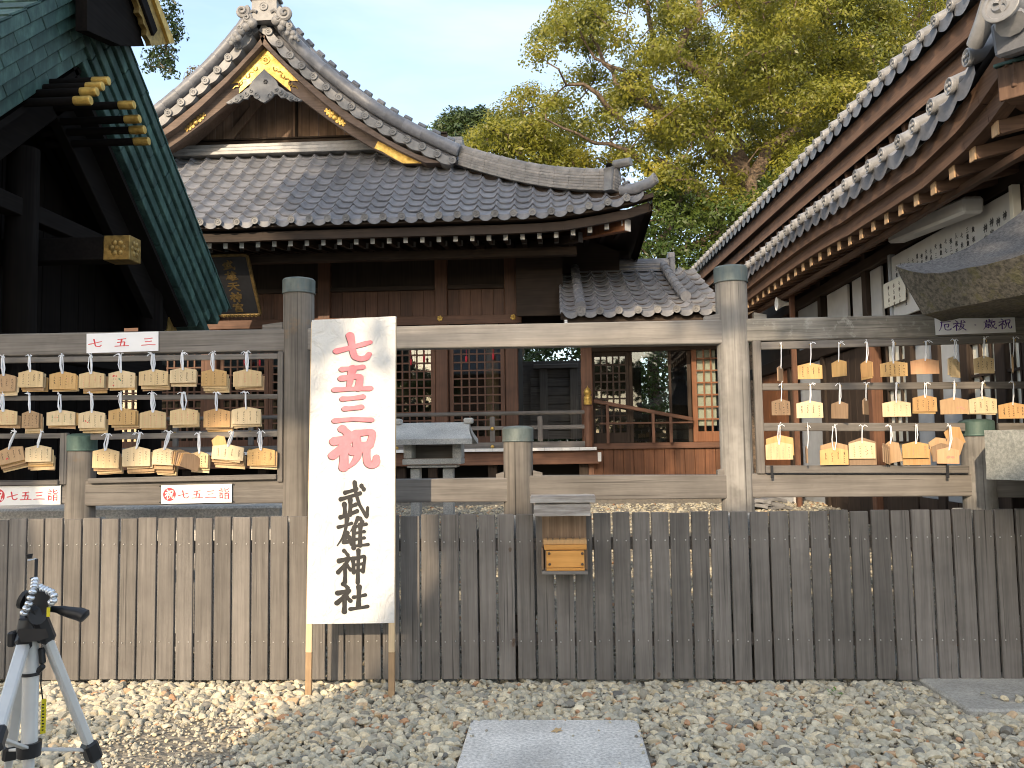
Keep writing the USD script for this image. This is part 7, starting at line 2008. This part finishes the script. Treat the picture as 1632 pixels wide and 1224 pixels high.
def limb(pts, r0, r1, rng, n=8, wob=0.06, sides=8):
    p = np.asarray(pts, float)
    s = np.r_[0, np.cumsum(np.linalg.norm(np.diff(p, axis=0), axis=1))]
    m = max(4, int(s[-1] / 0.35))
    t = np.linspace(0, s[-1], m)
    # smooth through the points
    from scipy.interpolate import CubicSpline, PchipInterpolator
    q = np.stack([PchipInterpolator(s, p[:, k])(t) for k in range(3)], 1)
    q[1:-1] += rng.normal(0, wob, (m - 2, 3)) * np.linspace(0.6, 1, m - 2)[:, None]
    return q, tube(q, np.linspace(r0, r1, m), sides)
def build_tree(name, label, base, limbs, clumps, leaf_mat, leaf, per, rng, cat='tree', group=None, twig_r=0.02, ratio=0.46, droop=0.35, flat=0.7, bark='bark', maxtwig=3.5):
    """limbs: (points, r0, r1); clumps: centres and radii of leaf sprays, each joined to the nearest limb by a twig"""
    t = thing(name, label, cat, base, group)
    nodes = []
    tm = MB()
    for i, (pts, r0, r1) in enumerate(limbs):
        q, m = limb(pts, r0, r1, rng)
        nodes.append(q)
        if i == 0: put(t, 'trunk', smooth(m, 60), bark)
        else: put(t, 'limb', smooth(m, 60), bark)
    nodes = np.vstack(nodes)
    C = np.array([c for c, r_ in clumps]); Rr = np.array([r_ for c, r_ in clumps])
    tw = MB(); k = 0
    order = np.argsort(np.min(np.linalg.norm(C[:, None] - nodes[None, ::2], axis=2), axis=1))
    grown = nodes
    for i in order:
        d = np.linalg.norm(grown - C[i], axis=1); j = int(np.argmin(d))
        if d[j] < maxtwig:
            a = grown[j]; b = C[i]
            mid = (a + b) / 2 + rng.normal(0, 0.10 * d[j], 3) + np.array([0, 0, 0.08 * d[j]])
            tw.tube([a, mid, b], [twig_r * (0.7 + 0.5 * min(2, d[j])), twig_r * 0.8, twig_r * 0.35], 5, caps=False)
            grown = np.vstack([grown, [mid, b]])
        k += 1
    if tw.v: put(t, 'twigs', tw.vf, bark, kind='stuff')
    cen, out = [], []
    for c, r_ in clumps:
        n = int(per * (r_ / 0.6) ** 2)
        d = rng.normal(size=(n, 3)); d /= np.linalg.norm(d, axis=1, keepdims=True)
        rad = r_ * rng.uniform(0.22, 1.0, n) ** 0.75
        p = d * rad[:, None] * [1, 1, flat]
        p[:, 2] += 0.12 * r_ - 0.25 * (p[:, 0] ** 2 + p[:, 1] ** 2) / r_
        cen.append(c + p); out.append(d * 0.6)
    put(t, 'crown', leaf_mesh(np.vstack(cen), np.vstack(out), leaf, rng, droop, ratio), leaf_mat, kind='stuff')
    return t
def T(px, py, Y): return at(px, py, Y)
rng = np.random.default_rng(31)

# --- camphor A: picture-shaped crown: sprays are scattered through its real volume
def inside(poly): 
    pg = Polygon(poly)
    from shapely import contains_xy
    return lambda x, y: contains_xy(pg, x, y)
def scatter(n, poly, holes, Y0, Y1, rmin, rmax, rng, bottom=None):
    ins = inside(poly); out = []
    xs_ = [p[0] for p in poly]; ys_ = [p[1] for p in poly]
    tries = 0
    while len(out) < n and tries < n * 40:
        tries += 1
        x, y = rng.uniform(min(xs_), max(xs_)), rng.uniform(min(ys_), max(ys_))
        if not ins(x, y): continue
        Y = rng.uniform(Y0, Y1)
        if any(((x - hx) / rx) ** 2 + ((y - hy) / ry) ** 2 < 1 for hx, hy, rx, ry in holes): continue
        out.append((T(x, y, Y), rng.uniform(rmin, rmax)))
    return out
YA = 22.0
limbsA = [
    ([T(1186, 470, YA) * [1, 1, 0] + [0, 0, 0.3], T(1188, 400, YA), T(1198, 330, YA), T(1192, 290, YA), T(1150, 250, YA), T(1128, 215, YA)], 0.484, 0.182),
    ([T(1150, 430, YA), T(1135, 330, YA - 0.6), T(1095, 290, YA - 1), T(1070, 268, YA - 1.2), T(1040, 250, YA - 1.4)], 0.265, 0.070),
    ([T(1128, 215, YA), T(1150, 160, YA), T(1105, 110, YA - 1.0), T(1075, 95, YA - 1.4), T(1088, 60, YA - 1.4), T(1112, 20, YA - 1.4), T(1118, -40, YA)], 0.172, 0.042),
    ([T(1128, 215, YA), T(1060, 180, YA - 1.5), T(1000, 140, YA - 2.1), T(960, 90, YA - 1.6), T(940, 55, YA - 1.8)], 0.140, 0.035),
    ([T(1060, 180, YA - 1.5), T(1020, 125, YA - 1), T(985, 112, YA - 2.1), T(940, 75, YA - 2), T(920, 40, YA - 2)], 0.078, 0.021),
    ([T(990, 190, YA - 1.5), T(955, 155, YA - 2.0), T(945, 135, YA - 2.2), T(915, 130, YA - 2.4), T(890, 110, YA - 2.9)], 0.078, 0.021),
    ([T(1192, 290, YA), T(1215, 262, YA), T(1240, 225, YA + 0.5), T(1262, 205, YA + 0.5), T(1300, 160, YA + 1)], 0.218, 0.056),
    ([T(1192, 290, YA), T(1172, 225, YA + 1), T(1148, 190, YA + 1.5), T(1150, 150, YA + 1.5), T(1145, 60, YA + 2)], 0.187, 0.049),
    ([T(1060, 330, YA - 1.4), T(1010, 245, YA - 2), T(930, 215, YA - 2.5), T(870, 190, YA - 2.9)], 0.078, 0.021),
    ([T(1042, 92, YA), T(1048, 60, YA), T(1036, 30, YA), T(1030, -20, YA)], 0.094, 0.035),
]
polyA = [(800, 205), (806, 150), (842, 140), (848, 60), (900, 0), (940, -60), (1420, -80), (1420, 120), (1330, 190), (1290, 300), (1180, 340), (1080, 330), (1030, 275), (950, 262), (860, 238), (815, 235)]
holesA = [(938, 150, 35, 22), (910, 88, 23, 20), (890, 150, 10, 10), (1020, 50, 39, 15), (1150, 28, 26, 13), (1040, 150, 13, 13), (1022, 180, 10, 13), (1108, 148, 11, 11), (1102, 60, 11, 18), (1145, 60, 15, 15), (1190, 245, 39, 33), (985, 95, 13, 10)]
clA = scatter(520, polyA, holesA, YA - 3.0, YA + 4.6, 0.34, 0.75, rng)
build_tree('camphor_tree', 'big sunlit camphor tree with yellow green crown rising behind the hall roof', T(1186, 700, YA) * [1, 1, 0], limbsA, clA, 'camphor_leaf', 0.108, 340, rng, flat=0.6)

# --- camphor B: taller trunks behind the side hall
YBb = 25.0
limbsB = [
    ([T(1215, 500, YBb) * [1, 1, 0] + [2.2, 0, 0.3], T(1300, 240, YBb), T(1318, 150, YBb), T(1330, 100, YBb), T(1322, 40, YBb), T(1330, -60, YBb)], 0.360, 0.130),
    ([T(1300, 240, YBb), T(1280, 190, YBb), T(1265, 205, YBb), T(1268, 225, YBb)], 0.144, 0.039),
    ([T(1318, 150, YBb), T(1298, 110, YBb), T(1275, 100, YBb), T(1250, 92, YBb), T(1230, 60, YBb)], 0.158, 0.033),
    ([T(1385, 150, YBb), T(1402, 60, YBb), T(1412, 35, YBb), T(1420, -30, YBb)], 0.173, 0.078),
    ([T(1395, 100, YBb), T(1370, 60, YBb), T(1355, 20, YBb), T(1350, -30, YBb)], 0.115, 0.039),
    ([T(1405, 110, YBb), T(1440, 70, YBb), T(1462, 20, YBb), T(1475, -40, YBb)], 0.144, 0.065),
]
polyB = [(1190, -80), (1560, -80), (1530, 0), (1430, 110), (1330, 200), (1240, 310), (1170, 330), (1170, 200)]
holesB = [(1298, 112, 20, 28), (1290, 15, 18, 18), (1348, 140, 16, 20), (1385, 30, 13, 18), (1260, 25, 13, 15), (1245, 190, 10, 10), (1310, 60, 10, 13), (1420, 85, 13, 13), (1355, 60, 11, 15), (1440, 25, 11, 15)]
clB = scatter(290, polyB, holesB, YBb - 2.2, YBb + 4.5, 0.36, 0.75, rng)
build_tree('camphor_tree', 'tall camphor tree with bare orange lit trunks behind the side hall roof', T(1300, 700, YBb) * [1, 1, 0], limbsB, clB, 'camphor_leaf', 0.118, 270, rng, flat=0.6)
# --- dark evergreen filling low behind the corridor
YC_ = 20.0
polyC = [(1020, 300), (1060, 285), (1110, 300), (1160, 330), (1215, 300), (1290, 250), (1290, 330), (1110, 450), (1000, 460), (985, 400)]
clC = scatter(210, polyC, [(1165, 345, 16, 9), (1150, 380, 10, 6)], YC_ - 1.0, YC_ + 2.2, 0.30, 0.6, rng)
build_tree('evergreen_tree', 'dark glossy evergreen leaning over the corridor roof', T(1060, 700, YC_) * [1, 1, 0], [([T(1040, 700, YC_) * [1, 1, 0], T(1052, 430, YC_), T(1070, 350, YC_), T(1100, 300, YC_)], 0.2, 0.06), ([T(1052, 430, YC_), T(1120, 380, YC_), T(1180, 350, YC_)], 0.1, 0.04)], clC, 'green_leaf', 0.125, 170, rng, flat=0.7)
# --- bushy mid tree left of the camphor
YD = 21.0
polyD = [(742, 235), (760, 205), (800, 195), (860, 200), (900, 240), (960, 265), (940, 300), (780, 270)]
clD = scatter(120, polyD, [], YD - 1, YD + 2, 0.30, 0.55, rng)
build_tree('camphor_tree', 'rounded yellow green tree just above the hip of the hall roof', T(820, 700, YD) * [1, 1, 0], [([T(820, 700, YD) * [1, 1, 0], T(825, 400, YD), T(835, 280, YD), T(830, 230, YD)], 0.25, 0.08)], clD, 'camphor_leaf', 0.12, 190, rng)
# --- pine behind the gable slope
YP = 27.0
pts = [(698, 212), (710, 200), (722, 190), (735, 184), (728, 205), (745, 195), (715, 220), (735, 215), (757, 208), (765, 190), (768, 182), (775, 200), (785, 205), (780, 220), (760, 225), (745, 228), (790, 195), (795, 215), (770, 212), (752, 188), (726, 232), (705, 228)]
clP = [(T(x, y, YP + rng.uniform(-0.8, 0.8)), rng.uniform(0.30, 0.48)) for x, y in pts for _ in range(2)]
build_tree('pine_tree', 'distant dark pine standing behind the right slope of the hall gable', T(750, 700, YP) * [1, 1, 0], [([T(748, 700, YP) * [1, 1, 0], T(748, 400, YP), T(745, 260, YP), T(742, 195, YP)], 0.25, 0.06), ([T(745, 260, YP), T(770, 225, YP), T(768, 186, YP)], 0.1, 0.04)], clP, 'pine_leaf', 0.20, 420, rng, ratio=0.30, droop=-0.8, flat=1.0)
# --- russet tree top peeping over the left verge
YR = 26.0
pts = [(300, 118), (306, 112), (312, 110), (318, 116), (305, 124), (313, 122), (320, 125), (298, 126), (310, 130), (318, 133), (302, 134)]
clR = [(T(x, y, YR + rng.uniform(-0.4, 0.4)), rng.uniform(0.16, 0.28)) for x, y in pts]
build_tree('maple_tree', 'small russet tree top peeping over the left slope of the hall gable', T(310, 700, YR) * [1, 1, 0], [([T(312, 700, YR) * [1, 1, 0], T(312, 400, YR), T(310, 180, YR), T(309, 118, YR)], 0.2, 0.03)], clR, 'russet_leaf', 0.11, 230, rng)
# --- oak branch hanging beside the gilt ridge end, tree far left
YO = 16.5
pts = [(272, 5), (278, 15), (270, 25), (280, 30), (274, 40), (282, 45), (276, 55), (270, 66), (280, 62), (284, 55), (265, 78), (272, 84), (278, 78), (258, 82), (248, 78), (240, 85), (252, 92), (262, 95), (270, 98), (276, 92), (245, 98), (238, 105), (258, 104), (268, 108), (272, 116), (264, 100), (262, 60), (258, 20), (255, 70), (250, 60), (245, 40)]
clO = [(T(x, y, YO + rng.uniform(-0.4, 0.4)), rng.uniform(0.14, 0.24)) for x, y in pts]
for _ in range(110): clO.append((T(rng.uniform(-150, 255), rng.uniform(-190, 40), YO + rng.uniform(-1.5, 1.5)), rng.uniform(0.35, 0.6)))
build_tree('oak_tree', 'dark leafy oak spray hanging beside the gilt ridge end at upper left', T(60, 700, YO) * [1, 1, 0], [([T(60, 700, YO) * [1, 1, 0], T(80, 300, YO), T(110, 60, YO), T(130, -90, YO)], 0.3, 0.1), ([T(110, 60, YO), T(200, 0, YO), T(255, 30, YO), T(268, 90, YO)], 0.1, 0.015)], clO, 'dark_leaf', 0.09, 420, rng, maxtwig=2.0)
# --- hedge seen through the gap and the glass of the corridor
pts = [(T(rng.uniform(835, 1110), rng.uniform(540, 690), 19.3 + rng.uniform(-0.4, 0.6)), rng.uniform(0.25, 0.45)) for _ in range(90)]
build_tree('hedge', 'green hedge glimpsed behind the corridor glass and above the plank store', T(950, 700, 19.3) * [1, 1, 0], [([T(950, 760, 19.3), T(950, 690, 19.3), T(955, 640, 19.3), T(955, 600, 19.3)], 0.08, 0.03)], pts, 'green_leaf', 0.11, 190, rng, cat='hedge')

q = np.random.default_rng(77)
cl = [(np.array([q.uniform(-3.5, 8.0), 22.3 + q.uniform(-0.6, 0.9), q.uniform(0.6, 5.2)]), q.uniform(0.45, 0.75)) for _ in range(330)]
build_tree('hedge', 'tall dark boundary hedge at the back of the court behind hall and corridor', (2.0, 22.3, 0.5), [([(2.0, 22.3, 0.5), (2.1, 22.3, 2.0), (2.0, 22.3, 3.4), (2.1, 22.3, 4.4)], 0.1, 0.04)], cl, 'dark_leaf', 0.16, 150, q, cat='hedge', maxtwig=2)

# ================================================================ behind the photographer: things added to throw shade
def shade_tree(label, x, y, h, crown, n, seed, leaf=0.30, per=60):  # made-up tree, each crown lobe placed for the shade it casts
    q = np.random.default_rng(seed)
    cl = []
    for cx, cz, rx, rz, ry, m in crown:
        for _ in range(m):
            d = q.normal(size=3); d /= np.linalg.norm(d); d *= q.uniform(0.25, 1) ** 0.5
            cl.append((np.array([cx + d[0] * rx, y + d[1] * ry, cz + d[2] * rz]), q.uniform(0.5, 0.85)))
    build_tree('shade_tree', label, (x, y, 0), [([(x, y, -0.2), (x + 0.1, y, h * 0.3), (x - 0.1, y, h * 0.55), (x + 0.2, y, h * 0.85)], 0.48, 0.10)], cl, 'green_leaf', leaf, per, q, ratio=0.6, maxtwig=4)
shade_tree('tall evergreen added behind the photographer, crown shaped to shade the hall front', -6.98, -5.0, 15.0, [
    (-6.35, 7.0, 1.95, 0.62, 0.9, 42), (-1.3, 7.2, 1.0, 0.25, 0.5, 5), (-9.6, 9.2, 3.0, 3.0, 1.5, 150), (-7.0, 13.9, 2.9, 1.5, 1.3, 80),
    (-7.6, 11.0, 2.6, 1.5, 1.3, 60), (-9.0, 15.8, 1.8, 0.8, 1.0, 12), (-5.0, 12.3, 1.3, 1.0, 0.9, 16), (-4.7, 10.2, 0.9, 0.8, 0.7, 9), (-5.0, 3.75, 1.3, 0.25, 0.6, 5)], 0, 41, per=70)
# made-up office added behind the photographer so its ridge shades the fence foot
of = thing('rear_office', 'small tiled office added behind the photographer to shade the fence foot', 'building', (-2.1, -7.0, 0))
def ob_(name, lo, hi, m, c=0.01): return put(of, name, cbox(lo, hi, c), m)
ob_('wall', (-4.2, -8.6, 0), (0.3, -5.6, 4.4), 'brown_wood_z')
zr_ = 6.28
XA, XB = -4.62, 0.7
put(of, 'roof', (np.array([(XA, -4.9, 4.3), (XB, -4.9, 4.3), (XB, -7.0, zr_), (XA, -7.0, zr_), (XB, -9.1, 4.3), (XA, -9.1, 4.3)]), np.array([[0, 1, 2], [0, 2, 3], [3, 2, 4], [3, 4, 5], [0, 3, 5], [1, 4, 2], [0, 5, 4], [0, 4, 1]])), 'roof_tile')
put(of, 'ridge', cbox((XA - 0.06, -7.15, zr_ - 0.02), (XB + 0.06, -6.85, zr_ + 0.30), 0.05), 'ridge_tile')
for x in (-3.7, -2.2, -0.9):
    w_ = ob_('window', (x, -5.66, 1.0), (x + 0.9, -5.585, 2.3), 'dark_wood_z'); put(w_, 'pane', cbox((x + 0.06, -5.582, 1.06), (x + 0.84, -5.578, 2.24)), 'pane')
# hedge added far behind the photographer to darken reflections in the hall's glass
q = np.random.default_rng(78)
cl = [(np.array([q.uniform(-16, 12), -17 + q.uniform(-0.7, 0.7), q.uniform(0.4, 5.4)]), q.uniform(0.7, 1.1)) for _ in range(300)]
build_tree('hedge', 'long hedge added far behind the photographer to darken the door reflections', (-2, -17, 0), [([(-2, -17, 0), (-2, -17, 1.5), (-2, -17, 3), (-2, -17, 4.5)], 0.1, 0.05)], cl, 'dark_leaf', 0.32, 60, q, cat='hedge', ratio=0.6, maxtwig=2)
